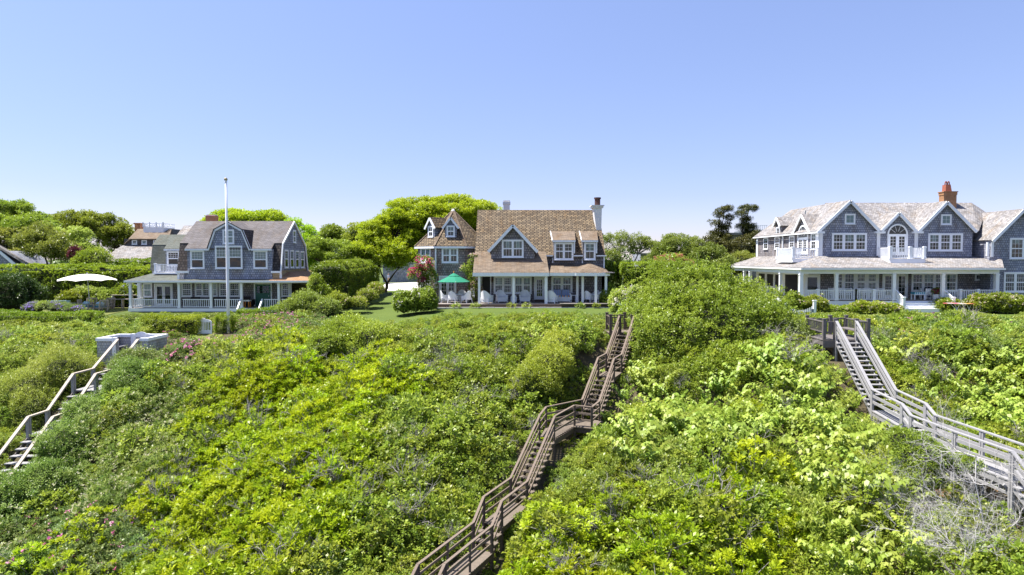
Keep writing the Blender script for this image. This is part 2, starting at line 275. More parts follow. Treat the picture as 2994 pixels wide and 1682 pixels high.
# ------------------------------------------------------------------ mesh helpers
Z3 = Vector((0, 0, 1))
class MB:
    def __init__(s): s.v = []; s.f = []; s.m = []
    def poly(s, pts, mi=0):
        i = len(s.v); s.v += [tuple(p) for p in pts]; s.f.append(list(range(i, i + len(pts)))); s.m.append(mi); return s
    def box(s, x0, x1, y0, y1, z0, z1, mi=0):
        if x0 > x1: x0, x1 = x1, x0
        if y0 > y1: y0, y1 = y1, y0
        if z0 > z1: z0, z1 = z1, z0
        i = len(s.v)
        s.v += [(x0, y0, z0), (x1, y0, z0), (x1, y1, z0), (x0, y1, z0), (x0, y0, z1), (x1, y0, z1), (x1, y1, z1), (x0, y1, z1)]
        for q in ((0, 3, 2, 1), (4, 5, 6, 7), (0, 1, 5, 4), (1, 2, 6, 5), (2, 3, 7, 6), (3, 0, 4, 7)):
            s.f.append([i + k for k in q]); s.m.append(mi)
        return s
    def ext(s, pts, vec, mi=0):
        """closed prism: polygon pts swept along vec"""
        vec = Vector(vec); P = [Vector(p) for p in pts]; n = len(P)
        nn = Vector((0, 0, 0))
        for k in range(n): nn += P[k].cross(P[(k + 1) % n])
        if nn.dot(vec) > 0: P = P[::-1]
        i = len(s.v); s.v += [tuple(p) for p in P] + [tuple(p + vec) for p in P]
        s.f.append(list(range(i, i + n))); s.f.append(list(range(i + 2 * n - 1, i + n - 1, -1))); s.m += [mi, mi]
        for k in range(n):
            k2 = (k + 1) % n; s.f.append([i + k, i + n + k, i + n + k2, i + k2]); s.m.append(mi)
        return s
    def slab(s, pts, th, mi=0):
        P = [Vector(p) for p in pts]; n = Vector((0, 0, 0))
        for k in range(len(P)): n += P[k].cross(P[(k + 1) % len(P)])
        n.normalize()
        if n.z < 0: n = -n
        return s.ext(P, -n * th, mi)
    def beam(s, p, q, wd, ht, mi=0, up=None):
        p = Vector(p); q = Vector(q); d = (q - p)
        if d.length < 1e-6: return s
        d.normalize(); up = Vector(up) if up else (Z3 if abs(d.z) < 0.95 else Vector((0, 1, 0)))
        r = d.cross(up).normalized(); u = r.cross(d).normalized()
        c = [p - r * wd / 2 - u * ht / 2, p + r * wd / 2 - u * ht / 2, p + r * wd / 2 + u * ht / 2, p - r * wd / 2 + u * ht / 2]
        return s.ext(c, q - p, mi)
    def tube(s, pts, rad, n=6, mi=0, cap=True):
        pts = [Vector(p) for p in pts]
        if not hasattr(rad, '__len__'): rad = [rad] * len(pts)
        rings = []
        for k, p in enumerate(pts):
            d = (pts[min(k + 1, len(pts) - 1)] - pts[max(k - 1, 0)]).normalized()
            a = Vector((1, 0, 0)) if abs(d.x) < 0.8 else Vector((0, 1, 0))
            r = d.cross(a).normalized(); u = d.cross(r)
            i = len(s.v); rings.append(i)
            for j in range(n):
                t = 2 * math.pi * j / n; s.v.append(tuple(p + (r * math.cos(t) + u * math.sin(t)) * rad[k]))
        for a, b in zip(rings, rings[1:]):
            for j in range(n):
                j2 = (j + 1) % n; s.f.append([a + j, a + j2, b + j2, b + j]); s.m.append(mi)
        if cap:
            s.f.append([rings[0] + j for j in range(n)][::-1]); s.f.append([rings[-1] + j for j in range(n)]); s.m += [mi, mi]
        return s
    def lathe(s, prof, c=(0, 0, 0), n=12, mi=0):
        return s.tube([(c[0], c[1], c[2] + z) for r, z in prof], [max(r, 1e-4) for r, z in prof], n, mi)
    def mesh(s, name, mats, org=(0, 0, 0), smooth=False):
        me = bpy.data.meshes.new(name)
        v = np.array(s.v, dtype=float) - np.array(tuple(org))
        me.from_pydata([tuple(p) for p in v], [], s.f)
        for m in (mats if isinstance(mats, (list, tuple)) else [mats]): me.materials.append(m)
        me.polygons.foreach_set('material_index', s.m)
        if smooth: me.polygons.foreach_set('use_smooth', [True] * len(s.f))
        uvl = me.uv_layers.new(name='UVMap'); uv = np.zeros(len(me.loops) * 2)
        me.update()
        for p in me.polygons:
            n = p.normal
            if abs(n.z) > 0.98: a = Vector((1, 0, 0)); b = Vector((0, 1, 0))
            else: a = Z3.cross(n).normalized(); b = n.cross(a)
            for li, vi in zip(p.loop_indices, p.vertices):
                q = Vector(s.v[vi]); uv[2 * li] = q.dot(a); uv[2 * li + 1] = q.dot(b)
        uvl.data.foreach_set('uv', uv)
        return me
    def build(s, name, mats, parent=None, smooth=False):
        o = bpy.data.objects.new(name, s.mesh(name, mats, worg(parent), smooth)); COL.objects.link(o)
        if parent: o.parent = parent
        return o
ORG = {}
def worg(o):
    return ORG.get(o.name, (0, 0, 0)) if o else (0, 0, 0)
def setlab(o, label=None, cat=None, group=None, kind=None):
    if label: o['label'] = label
    if cat: o['category'] = cat
    if group: o['group'] = group
    if kind: o['kind'] = kind
    return o
def thing(name, label, cat, loc, group=None, rz=0):
    o = bpy.data.objects.new(name, None); COL.objects.link(o); o.location = loc; o.rotation_euler.z = rz
    o.empty_display_size = 0.3
    ORG[o.name] = tuple(loc)
    return setlab(o, label, cat, group)
def inst(name, me, parent, loc=(0, 0, 0), rz=0, sc=None):
    """object with shared mesh; loc in the parent's frame"""
    o = bpy.data.objects.new(name, me); COL.objects.link(o); o.location = loc; o.rotation_euler.z = rz
    if sc is not None: o.scale = sc
    if parent: o.parent = parent
    return o
def copy_tree(o, parent=None):
    c = o.copy(); COL.objects.link(c)
    if parent: c.parent = parent
    for ch in list(o.children): copy_tree(ch, c)
    return c

# ------------------------------------------------------------------ leaf clouds
def unit(a): return a / np.maximum(np.linalg.norm(a, axis=1, keepdims=True), 1e-9)
def rsph(n): return unit(rng.normal(size=(n, 3)))
class LC:
    """collects leaves (folded rhombs) and thin stems, joins them into one mesh"""
    def __init__(s): s.c = []; s.a = []; s.n = []; s.L = []; s.W = []; s.r = []; s.m = []; s.mb = MB()
    def add(s, c, a, n, L, W, r, mi=0):
        k = len(c)
        s.c.append(c); s.a.append(unit(a)); s.n.append(n); s.L.append(np.broadcast_to(L, (k,))); s.W.append(np.broadcast_to(W, (k,)))
        s.r.append(np.clip(r, 0, 1)); s.m.append(np.full(k, mi))
    def rosette(s, pts, out, per, size, leaf, wid=0.5, up=0.35, spread=0.8, mi=0, rb=None, droop=0.0, jit=0.35):
        """per leaves round each point, fanned about the outward direction"""
        k = len(pts); c = np.repeat(pts, per, 0); o = np.repeat(unit(out), per, 0); n = k * per
        a = o * 0.55 + rsph(n) * spread + np.array([0, 0, up - droop])
        a = unit(a); c = c + a * (rng.random((n, 1)) * size * 0.75) + rsph(n) * size * 0.15
        nn = o * 0.6 + np.array([-.25, 0, 1.0]) + rsph(n) * 0.42
        base = rng.random(k) if rb is None else rb
        r = np.repeat(base, per) * (1 - jit) + rng.random(n) * jit
        L = leaf * (0.7 + 0.6 * rng.random(n))
        s.add(c, a, nn, L, L * wid * (0.8 + 0.4 * rng.random(n)), r, mi)
    def build(s, name, mats, org=(0, 0, 0)):
        if s.c:
            c = np.concatenate(s.c); a = np.concatenate(s.a); n = np.concatenate(s.n); L = np.concatenate(s.L)[:, None]; W = np.concatenate(s.W)[:, None]
            r = np.concatenate(s.r); m = np.concatenate(s.m)
        else:
            c = np.zeros((0, 3)); a = n = c; L = W = np.zeros((0, 1)); r = np.zeros(0); m = np.zeros(0, int)
        b = unit(np.cross(a, n)); nn = np.cross(b, a)
        k = len(c)
        V = np.empty((k, 4, 3)); V[:, 0] = c; V[:, 1] = c + a * L * 0.5 + b * W * 0.5 + nn * W * 0.16; V[:, 2] = c + a * L - nn * L * 0.10; V[:, 3] = c + a * L * 0.5 - b * W * 0.5 + nn * W * 0.16
        V = V.reshape(-1, 3)
        sv = np.array(s.mb.v, float).reshape(-1, 3); nv = len(V)
        allv = np.concatenate([V, sv]) - np.array(tuple(org))
        me = bpy.data.meshes.new(name)
        me.vertices.add(len(allv)); me.vertices.foreach_set('co', allv.ravel())
        sizes = np.concatenate([np.full(k, 4), np.array([len(f) for f in s.mb.f], int)]).astype(int)
        idx = np.concatenate([np.arange(4 * k)] + [np.array(f) + nv for f in s.mb.f]).astype(int) if s.mb.f else np.arange(4 * k)
        me.loops.add(len(idx)); me.loops.foreach_set('vertex_index', idx.astype(np.int32))
        me.polygons.add(len(sizes)); st = np.concatenate([[0], np.cumsum(sizes)[:-1]]).astype(np.int32)
        me.polygons.foreach_set('loop_start', st)
        me.polygons.foreach_set('material_index', np.concatenate([m, np.array(s.mb.m, int)]).astype(np.int32))
        for mt in mats: me.materials.append(mt)
        at_ = me.attributes.new('leaf_tone', 'FLOAT', 'FACE'); at_.data.foreach_set('value', np.concatenate([r, np.full(len(s.mb.f), 0.5)]))
        me.update(calc_edges=True); me.validate()
        return me
    def obj(s, name, mats, parent=None):
        return inst(name, s.build(name, mats, worg(parent)), parent)
# smooth value noise
_G = rng.random((64, 64, 64))
def vnoise(p, sc=1.0):
    q = np.asarray(p, float) * sc + 100.0; i = np.floor(q).astype(int); f = q - i; f = f * f * (3 - 2 * f); i %= 64; j = (i + 1) % 64
    x0, y0, z0 = i.T; x1, y1, z1 = j.T; fx, fy, fz = f.T
    g = _G
    return ((g[x0, y0, z0] * (1 - fx) + g[x1, y0, z0] * fx) * (1 - fy) + (g[x0, y1, z0] * (1 - fx) + g[x1, y1, z0] * fx) * fy) * (1 - fz) + \
           ((g[x0, y0, z1] * (1 - fx) + g[x1, y0, z1] * fx) * (1 - fy) + (g[x0, y1, z1] * (1 - fx) + g[x1, y1, z1] * fx) * fy) * fz
# ------------------------------------------------------------------ terrain
COLS = [(-70, [(75, -.5), (60, -.7), (52, -1.2), (45, -2.0), (40, -3.4), (34, -5.6), (28, -8.4), (20, -12), (5, -14)]),
        (-24.5, [(75, -.4), (62, -.6), (56, -.9), (52, -1.2), (49, -1.5), (45, -2.1), (42, -2.6), (39.5, -3.8), (37.5, -3.95), (35.5, -5.35), (34, -5.5), (32.4, -6.5), (28, -8.6), (20, -11.5), (5, -14)]),
        (-12, [(75, -.1), (60, -.3), (54, -.6), (50, -1.0), (46, -1.5), (42, -2.1), (38, -3.2), (34, -4.7), (30, -6.2), (26, -7.6), (22, -9.2), (18, -11), (5, -14)]),
        (-3, [(75, 0), (55, 0), (49, -.2), (44, -.55), (40, -1.0), (37.5, -2.6), (35.8, -2.85), (33.3, -4.45), (30, -5.1), (27.8, -6.6), (25.6, -7.05), (24.6, -7.35), (21.5, -7.9), (17, -10), (5, -14)]),
        (7, [(75, 0), (55, 0), (48, -.15), (43, -.4), (40, -.75), (37.5, -2.6), (35.8, -2.8), (33.3, -4.4), (30, -4.9), (27.8, -5.7), (24.6, -6.4), (20, -7.4), (15, -9.5), (5, -12)]),
        (17, [(75, -.4), (57, -.5), (45, -.55), (39, -.7), (36, -1.4), (34, -2.7), (31.8, -4.0), (28.5, -4.5), (22.6, -5.1), (19, -6.0), (15, -8), (5, -12)]),
        (36, [(75, -.4), (57, -.5), (45, -.6), (40, -.9), (36, -1.5), (32, -2.6), (28, -3.6), (22, -5.2), (15, -8), (5, -12)])]
# keep clear of stairs, landings, lawns, pole and gate
SEG = [(6.7, 40, 5.55, 37.4, .60), (5.55, 37.4, 4.9, 35.8, .60), (4.9, 35.8, 3.8, 33.1, .60), (4.1, 33, 3.2, 32.0, .68), (3.4, 32.7, 1.55, 30.1, .60), (1.55, 30.1, .27, 27.8, .60), (.27, 27.8, -.73, 25.6, .60), (-.73, 25.6, -1.07, 24.7, .60), (-1.07, 24.7, -2.6, 21.4, .60),
       (-2.6, 21.4, -3.7, 19, .60), (17.6, 36, 17.5, 31.7, .68), (17.5, 31.7, 16.95, 28.6, .68), (16.95, 28.6, 16.9, 27.8, .68), (16.9, 27.8, 17.2, 22.6, .68), (17.2, 22.6, 17.6, 19.6, .68), (-23.72, 42, -23.72, 30.4, .95),
       (6.7, 40.2, 6.7, 41.6, 1.3), (17.7, 36.2, 17.7, 38.4, 1.6), (-24.1, 42.2, -24.1, 44.3, 1.9), (-21.9, 46.5, -21.9, 49.5, 1.3), (-20.3, 49.3, -20.3, 47.0, .68)]
def clear(x, y):
    d = np.full(len(x), 99.0)
    for ax, ay, bx, by, w_ in SEG:
        vx, vy = bx - ax, by - ay; t = np.clip(((x - ax) * vx + (y - ay) * vy) / (vx * vx + vy * vy), 0, 1)
        d = np.minimum(d, np.hypot(x - ax - t * vx, y - ay - t * vy) - w_)
    return d
_cx = np.array([c[0] for c in COLS], float)
def terr(x, y):
    x = np.atleast_1d(np.asarray(x, float)); y = np.atleast_1d(np.asarray(y, float))
    zs = np.stack([np.interp(y, [p[0] for p in c[1]][::-1], [p[1] for p in c[1]][::-1]) for c in COLS])
    xi = np.clip(x, _cx[0], _cx[-1]); k = np.clip(np.searchsorted(_cx, xi) - 1, 0, len(_cx) - 2)
    t = (xi - _cx[k]) / (_cx[k + 1] - _cx[k]); t = t * t * (3 - 2 * t)
    ar = np.arange(len(x)); z = zs[k, ar] * (1 - t) + zs[k + 1, ar] * t
    sw = np.clip(clear(x, y) / 3.0, 0, 1) * np.clip((42.5 - y) / 6, 0, 1)      # swells of the thicket-covered ground, level at the stairs
    z = z + sw * (2.3 * vnoise(np.stack([x, y, 0 * x + 31], 1), .30) + .6 * vnoise(np.stack([x, y, 0 * x + 57], 1), .8) - 1.15)
    far = np.clip((y - 80) / 200, 0, 1)
    return z * (1 - far) + (-.3) * far
def tz(x, y): return float(terr(x, y)[0])
xs = np.concatenate([-np.geomspace(3000, 62, 14), np.arange(-60, 60.1, 1.0), np.geomspace(62, 3000, 14)])
ys = np.concatenate([np.arange(4, 80, 1.0), np.geomspace(82, 5000, 24)])
gx, gy = np.meshgrid(xs, ys); gz = terr(gx.ravel(), gy.ravel()).reshape(gx.shape)
nx_, ny_ = len(xs), len(ys)
vv = np.stack([gx.ravel(), gy.ravel(), gz.ravel()], 1)
ii = np.arange(nx_ * ny_).reshape(ny_, nx_)
ff = np.stack([ii[:-1, :-1].ravel(), ii[:-1, 1:].ravel(), ii[1:, 1:].ravel(), ii[1:, :-1].ravel()], 1)
me = bpy.data.meshes.new('ground'); me.from_pydata(vv.tolist(), [], ff.tolist()); me.materials.append(M['soil']); me.materials.append(M['meadow'])
yc = gy[:-1, :-1].ravel(); me.polygons.foreach_set('material_index', (yc > 49).astype(np.int32)); me.polygons.foreach_set('use_smooth', [True] * len(ff)); me.update()
ground = bpy.data.objects.new('ground', me); COL.objects.link(ground); setlab(ground, 'sloping sandy bluff and level ground under the shrubs and houses', 'ground', kind='structure')
sea = MB().poly([(-4000, -6000, -13), (4000, -6000, -13), (4000, 14, -13), (-4000, 14, -13)]).build('sea', flat('sea_water', (0.02, 0.05, 0.075), 0.12, 0.2, .02, 0.1, 0.5))
setlab(sea, 'open sea below the foot of the bluff, behind the viewer', 'sea', kind='structure')
def drape(name, poly, mat, lift, label, cat, step=1.0):
    """a sheet following the terrain inside a polygon (world x, y)"""
    P = np.array(poly, float); x0, y0 = P.min(0); x1, y1 = P.max(0)
    nx = max(2, int((x1 - x0) / step) + 1); ny = max(2, int((y1 - y0) / step) + 1)
    # rows between the polygon's left and right edges
    mb = MB(); rows = []
    for yy in np.linspace(y0, y1, ny):
        xsn = []
        for k in range(len(P)):
            a, b = P[k], P[(k + 1) % len(P)]
            if (a[1] - yy) * (b[1] - yy) <= 0 and abs(a[1] - b[1]) > 1e-9:
                t = (yy - a[1]) / (b[1] - a[1]); xsn.append(a[0] + t * (b[0] - a[0]))
        rows.append((yy, min(xsn), max(xsn)) if xsn else None)
    prev = None
    for r in rows:
        if r is None: prev = None; continue
        cur = [(x, r[0], tz(x, r[0]) + lift) for x in np.linspace(r[1], r[2], nx)]
        if prev:
            for k in range(nx - 1): mb.poly([prev[k], prev[k + 1], cur[k + 1], cur[k]])
        prev = cur
    o = mb.build(name, mat, None, True); return setlab(o, label, cat, kind='structure')
drape('lawn', [(-13, 47.6), (8.2, 47.6), (8.6, 58.5), (-4, 60), (-10.5, 66), (-14.1, 62), (-13.6, 54)], M['lawn'], 0.02, 'mown green lawn in front of the tan roofed middle house', 'lawn')
drape('side_lawn', [(-14.2, 60), (-4.5, 60.0), (-10, 88), (-17.4, 88)], M['lawn'], 0.03, 'strip of lawn beside the dark hedge leading to the driveway', 'lawn')
drape('driveway', [(-17.4, 88.3), (-8, 88.3), (-11, 122), (-22.6, 122)], M['shell'], 0.04, 'white shell driveway beyond the lawn between two houses', 'driveway')
drape('far_lawn', [(-32, 122.2), (-8, 122.2), (-10, 150), (-38, 150)], M['lawn'], 0.05, 'strip of lawn behind the white driveway', 'lawn')
drape('garden_lawn', [(-48, 57.5), (-34.4, 57.5), (-34.4, 67), (-48, 68)], M['lawn_dry'], 0.03, 'dry garden lawn under the cream umbrella and armchairs', 'lawn')
drape('gate_path', [(-22.4, 46.6), (-20.6, 46.6), (-21.5, 58.6), (-23.2, 58.6)], M['lawn_dry'], 0.03, 'short grass path around the flagpole and garden gate', 'lawn')
drape('right_lawn', [(16, 47.5), (46, 47.5), (46, 57.2), (19, 57.2)], M['lawn'], 0.03, 'lawn in front of the porch of the large right house', 'lawn')

# ------------------------------------------------------------------ building components
WC = {}
def wmesh(key, fn):
    if key not in WC: WC[key] = fn()
    return WC[key]
def window(parent, c, w, h, rz=0, units=1, cols=2, ru=2, rl=2, hung=True, blind=0.0, curtain=False, name='window', cas=0.10, mull=0.09, label=None, sill=True):
    """casing is the part; sashes, panes, blind and a dark sheet for the unlit room behind are its pieces. local: x right, -y outwards"""
    w = round(w, 2); h = round(h, 2); k = (w, h, units, cols, ru, rl, hung, cas, sill)
    def casing():
        b = MB()
        b.box(-w / 2, -w / 2 + cas, -.065, -.002, -h / 2, h / 2).box(w / 2 - cas, w / 2, -.065, -.002, -h / 2, h / 2)
        b.box(-w / 2 + cas, w / 2 - cas, -.065, -.002, h / 2 - cas, h / 2).box(-w / 2 + cas, w / 2 - cas, -.065, -.002, -h / 2, -h / 2 + cas * .8)
        if sill: b.box(-w / 2 - .03, w / 2 + .03, -.11, -.004, -h / 2 - .045, -h / 2 - .001)
        uw = (w - 2 * cas + mull) / units
        for i in range(1, units): b.box(-w / 2 + cas + i * uw - mull, -w / 2 + cas + i * uw, -.06, -.002, -h / 2 + cas * .8, h / 2 - cas)
        return b.mesh('window_casing', M['white'])
    o = inst(name, wmesh(('cas', k), casing), parent, Vector(c) - Vector(worg(parent)), rz)
    if label: o['label'] = label
    uw = (w - 2 * cas - mull * (units - 1)) / units; z0 = -h / 2 + cas * .8; z1 = h / 2 - cas; zm = (z0 + z1) / 2
    def sash(wd, ht, nc, nr):
        b = MB(); s = .045; t = .02
        b.box(-wd / 2, -wd / 2 + s, -.05, -.02, 0, ht).box(wd / 2 - s, wd / 2, -.05, -.02, 0, ht).box(-wd / 2 + s, wd / 2 - s, -.05, -.02, 0, s).box(-wd / 2 + s, wd / 2 - s, -.05, -.02, ht - s, ht)
        for i in range(1, nc): x = -wd / 2 + s + (wd - 2 * s) * i / nc; b.box(x - t / 2, x + t / 2, -.045, -.024, s, ht - s)
        for i in range(1, nr): z = s + (ht - 2 * s) * i / nr; b.box(-wd / 2 + s, wd / 2 - s, -.042, -.026, z - t / 2, z + t / 2)
        return b.mesh('window_sash', M['white'])
    def quad(nm, mat, wd, ht, y):
        return MB().poly([(-wd / 2, y, 0), (wd / 2, y, 0), (wd / 2, y, ht), (-wd / 2, y, ht)]).mesh(nm, mat)
    rows = [(z0, zm, rl), (zm, z1, ru)] if hung else [(z0, z1, ru)]
    for i in range(units):
        x = -w / 2 + cas + uw / 2 + i * (uw + mull)
        for za, zb, nr in rows:
            ht = zb - za; kk = (round(uw, 3), round(ht, 3))
            inst('sash', wmesh(('sash', kk, cols, nr), lambda: sash(uw, ht, cols if nr else 1, max(nr, 1))), o, (x, 0, za))
            inst('pane', wmesh(('pane', kk), lambda: quad('window_pane', M['glass'], uw - .06, ht - .06, -.033)), o, (x, 0, za + .03))
        H = z1 - z0; kk = (round(uw, 3), round(H, 3))
        inst('dark_room', wmesh(('room', kk), lambda: quad('dark_room', M['room'], uw, H, -.006)), o, (x, 0, z0))  # sheet close behind the glass, interior darkness put into its colour
        bl = blind if blind > 0 or not curtain else random.choice((0, 0, 0, .22, .38, .5))      # shades drawn to different heights
        if bl > 0: inst('blind', wmesh(('blind', kk, round(bl, 2)), lambda: quad('window_blind', M['blind'], uw - .03, H * bl, -.016)), o, (x, 0, z1 - H * bl))
        if curtain:
            def cur():
                b = MB()
                for sx in (-1, 1):
                    n = 6; xs_ = [sx * (uw / 2 - .01 - uw * .30 * j / n) for j in range(n + 1)]
                    for j in range(n): b.poly([(xs_[j], -.014 - .005 * (j % 2), 0), (xs_[j + 1], -.014 - .005 * ((j + 1) % 2), 0), (xs_[j + 1], -.014 - .005 * ((j + 1) % 2), H), (xs_[j], -.014 - .005 * (j % 2), H)])
                return b.mesh('curtain', M['curtain'])
            inst('curtain', wmesh(('cur', kk), cur), o, (x, 0, z0))
    return o
def win_px(parent, zf, x0, y0, x1, y1, Y, off=0.0, **k):
    a = at(*zf(x0, y0), Y); b = at(*zf(x1, y1), Y)
    return window(parent, ((a.x + b.x) / 2, Y - off, (a.z + b.z) / 2), abs(b.x - a.x), abs(a.z - b.z), **k)
def win_side(parent, zf, x0, y0, x1, y1, X, rz, **k):
    """window on a wall of constant X; screen x0 and x1 give its two jambs, y0 and y1 top and bottom at the middle"""
    a = atx(*zf(x0, y0), X); b = atx(*zf(x1, y1), X); ym = (a.y + b.y) / 2; xm = (x0 + x1) / 2
    u0, v0 = zf(xm, y0); u1, v1 = zf(xm, y1)
    c0 = at(u0, v0, ym).z; c1 = at(u1, v1, ym).z
    return window(parent, (X + (-.003 if rz < 0 else .003), ym, (c0 + c1) / 2), abs(b.y - a.y), abs(c0 - c1), rz=rz, **k)
def door(parent, c, w, h, rz=0, leaves=1, mat='white', glass=(0.55, 0.9), cols=2, rows=4, name='door', trim=0.11, half=False):
    """c = bottom centre"""
    mats = [M['white'], M[mat]]
    b = MB(); b.box(-w / 2 - trim, -w / 2, -.07, -.002, 0, h + trim).box(w / 2, w / 2 + trim, -.07, -.002, 0, h + trim).box(-w / 2, w / 2, -.07, -.002, h, h + trim)
    lw = w / leaves
    g0, g1 = glass[0] * h, glass[1] * h
    for i in range(leaves):
        x0 = -w / 2 + i * lw + .008; x1 = x0 + lw - .016; s = .13 * min(1, lw / .8)
        b.box(x0, x0 + s, -.05, -.01, .01, h - .01, 1).box(x1 - s, x1, -.05, -.01, .01, h - .01, 1).box(x0 + s, x1 - s, -.05, -.01, g1, h - .01, 1).box(x0 + s, x1 - s, -.05, -.01, .01, g0, 1)
        for j in range(1, cols): x = x0 + s + (x1 - x0 - 2 * s) * j / cols; b.box(x - .012, x + .012, -.045, -.02, g0, g1, 1)
        for j in range(1, rows): z = g0 + (g1 - g0) * j / rows; b.box(x0 + s, x1 - s, -.043, -.022, z - .012, z + .012, 1)
    o = inst(name, b.mesh('door', mats), parent, Vector(c) - Vector(worg(parent)), rz)
    for i in range(leaves):
        x = -w / 2 + (i + .5) * lw
        inst('pane', MB().poly([(-lw / 2 + .1, -.03, g0), (lw / 2 - .1, -.03, g0), (lw / 2 - .1, -.03, g1), (-lw / 2 + .1, -.03, g1)]).mesh('door_pane', M['glass']), o, (x, 0, 0))
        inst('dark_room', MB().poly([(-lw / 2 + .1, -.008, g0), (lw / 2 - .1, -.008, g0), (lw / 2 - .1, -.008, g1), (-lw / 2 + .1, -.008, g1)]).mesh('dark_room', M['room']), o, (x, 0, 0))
        hx = x + (lw * .38 if i == 0 else -lw * .38)
        inst('handle', MB().box(-.015, .015, -.1, -.05, -.06, .06).box(-.05, .05, -.115, -.1, .02, .045).mesh('door_handle', M['steel']), o, (hx, 0, h * .46))
    return o
def baluster(hh, s=.035, mat='white'):
    return wmesh(('bal', round(hh, 2), s, mat), lambda: MB().box(-s / 2, s / 2, -s / 2, s / 2, 0, hh).mesh('baluster', M[mat]))
def railing(parent, p0, p1, h=.8, sp=.15, s=.04, mat='white', name='railing', low=.09, cap=.09):
    p0 = Vector(p0); p1 = Vector(p1); d = p1 - p0; L = Vector((d.x, d.y)).length; rz = math.atan2(d.y, d.x)
    o = MB().beam(p0 + Z3 * (h - .03), p1 + Z3 * (h - .03), cap, .06).build(name, M[mat], parent)
    inst('lower_rail', MB().beam(p0 + Z3 * low, p1 + Z3 * low, .05, .06).mesh('lower_rail', M[mat], worg(parent)), o); n = max(2, int(L / sp)); og = Vector(worg(parent)); bm = baluster(h - .06 - low, s, mat)
    for i in range(n):
        q = p0.lerp(p1, (i + .5) / n) + Z3 * low
        inst('baluster', bm, o, q - og, rz)
    return o
def post(parent, x, y, z0, z1, s=.2, mat='white', name='porch_post', capital=True):
    b = MB(); b.box(x - s / 2, x + s / 2, y - s / 2, y + s / 2, z0, z1)
    if capital:
        e = s / 2 + .03; b.box(x - e, x + e, y - e, y + e, z1 - .12, z1 - .04).box(x - e, x + e, y - e, y + e, z0 + .002, z0 + .14)
    return b.build(name, M[mat], parent)
def part(name, mb, mat, parent, label=None):
    o = mb.build(name, M[mat] if isinstance(mat, str) else [M[m] for m in mat], parent)
    if label: o['label'] = label
    return o
def deck_planks(parent, x0, x1, y0, y1, z, mat='deck', wd=.28):
    """porch boards running across, each with its own edges"""
    n = max(1, int(round((y1 - y0) / wd))); st = (y1 - y0) / n
    for i in range(n):
        part('floor_board', MB().box(x0, x1, y0 + i * st + .006, y0 + (i + 1) * st - .006, z - .04, z - (.002 * (i % 2))), mat, parent)

# ================================================================== LEFT HOUSE
zL = lambda x, y: (340 + x * .276417, 600 + y * .276417)
PL = lambda x, y, Y: at(*zL(x, y), Y)
lh = thing('gambrel_house', 'grey shingled house with a double gambrel gable and a white railed porch behind the flagpole', 'house', (-26, 60, tz(-26, 60)))
zd = PL(150, 1088, 60).z; ze = PL(150, 797, 59.7).z
xl, xr = PL(140, 1000, 60).x, PL(2068, 1000, 60).x
X0, X1 = -29.4, -20.4
# ground floor
part('ground_floor_wall', MB().box(-33.0, -20.45, 62.4, 68, zd - .7, ze + .35), 'wall_brown', lh)
part('porch_ceiling', MB().box(xl + .1, xr - .1, 60.0, 62.38, ze - .02, ze + .06), 'white', lh)
deck_planks(lh, xl, xr, 59.85, 62.38, zd, 'deck', .3)
part('deck_fascia', MB().box(xl - .02, xr + .02, 59.78, 59.84, zd - .30, zd - .03), 'white', lh)
part('lattice', MB().box(xl + .1, xr - .1, 59.95, 60.0, zd - .9, zd - .31), 'lattice', lh)
part('porch_beam', MB().box(xl - .1, xr + .08, 59.88, 60.1, PL(150, 824, 60).z, ze - .03), 'white', lh)
for px in (150, 665, 1003, 1325, 1720, 2050):
    post(lh, PL(px, 900, 60).x, 60.0, zd, PL(150, 824, 60).z, .2)
post(lh, PL(255, 900, 62.3).x, 62.2, zd, ze, .3)
for a, b in ((165, 650), (682, 988), (1018, 1300)):
    railing(lh, (PL(a, 0, 60).x, 60, zd), (PL(b, 0, 60).x, 60, zd), .78, .17, .045)
for a, b in ((1548, 1706), (1735, 2040)):
    railing(lh, (PL(a, 0, 60).x, 60, zd), (PL(b, 0, 60).x, 60, zd), .78, .17, .045)
railing(lh, (xl + .1, 60.1, zd), (xl + .1, 62.3, zd), .78, .17, .045)
# front steps with solid sloping side boards
for xa, xb in ((1312, 1262), (1540, 1490)):
    p = Vector((PL(xa, 0, 60).x, 59.8, zd + .72)); q = Vector((PL(xb, 0, 58.7).x, 58.7, zd - .12))
    part('stair_rail', MB().beam(p, q, .10, .28), 'white', lh)
for i in range(3):
    part('step', MB().box(PL(1300, 0, 59.5).x, PL(1500, 0, 59.5).x, 59.77 - .3 * (i + 1), 59.77 - .3 * i, zd - .22 * (i + 1) - .2, zd - .22 * (i + 1)), 'deck', lh)
# porch roof: green-grey left part with its hip, thin strip, fresh cedar right part
A = Vector((PL(85, 797, 59.6).x, 59.6, ze)); B = Vector((PL(838, 797, 59.6).x, 59.6, ze)); T = PL(370, 725, 62.5)
part('porch_roof', MB().slab([A, B, (B.x, 60.6, ze + .2), (-29.3, 62.5, T.z), T], .1).slab([A, T, (T.x, 68, T.z), (A.x, 68, ze)], .1), 'roof_green', lh)
Rr = Vector((PL(1615, 797, 59.6).x, 59.6, ze)); Br = Vector((PL(2078, 797, 59.6).x, 59.6, ze)); Tr = Vector((-20.36, 62.0, 2.8))
part('porch_roof', MB().slab([(B.x + .01, 59.6, ze), (Rr.x - .01, 59.6, ze), (Rr.x - .01, 60.2, ze + .11), (B.x + .01, 60.2, ze + .11)], .1), 'roof_green', lh)
part('porch_roof', MB().slab([Rr, Br, Tr, (-20.38, 60.3, ze + .28), (Rr.x, 60.22, ze + .16)], .1).slab([Br, (Br.x, 70, ze), (-20.36, 69, 2.8), Tr], .1), 'roof_new', lh, 'fresh orange cedar porch roof')
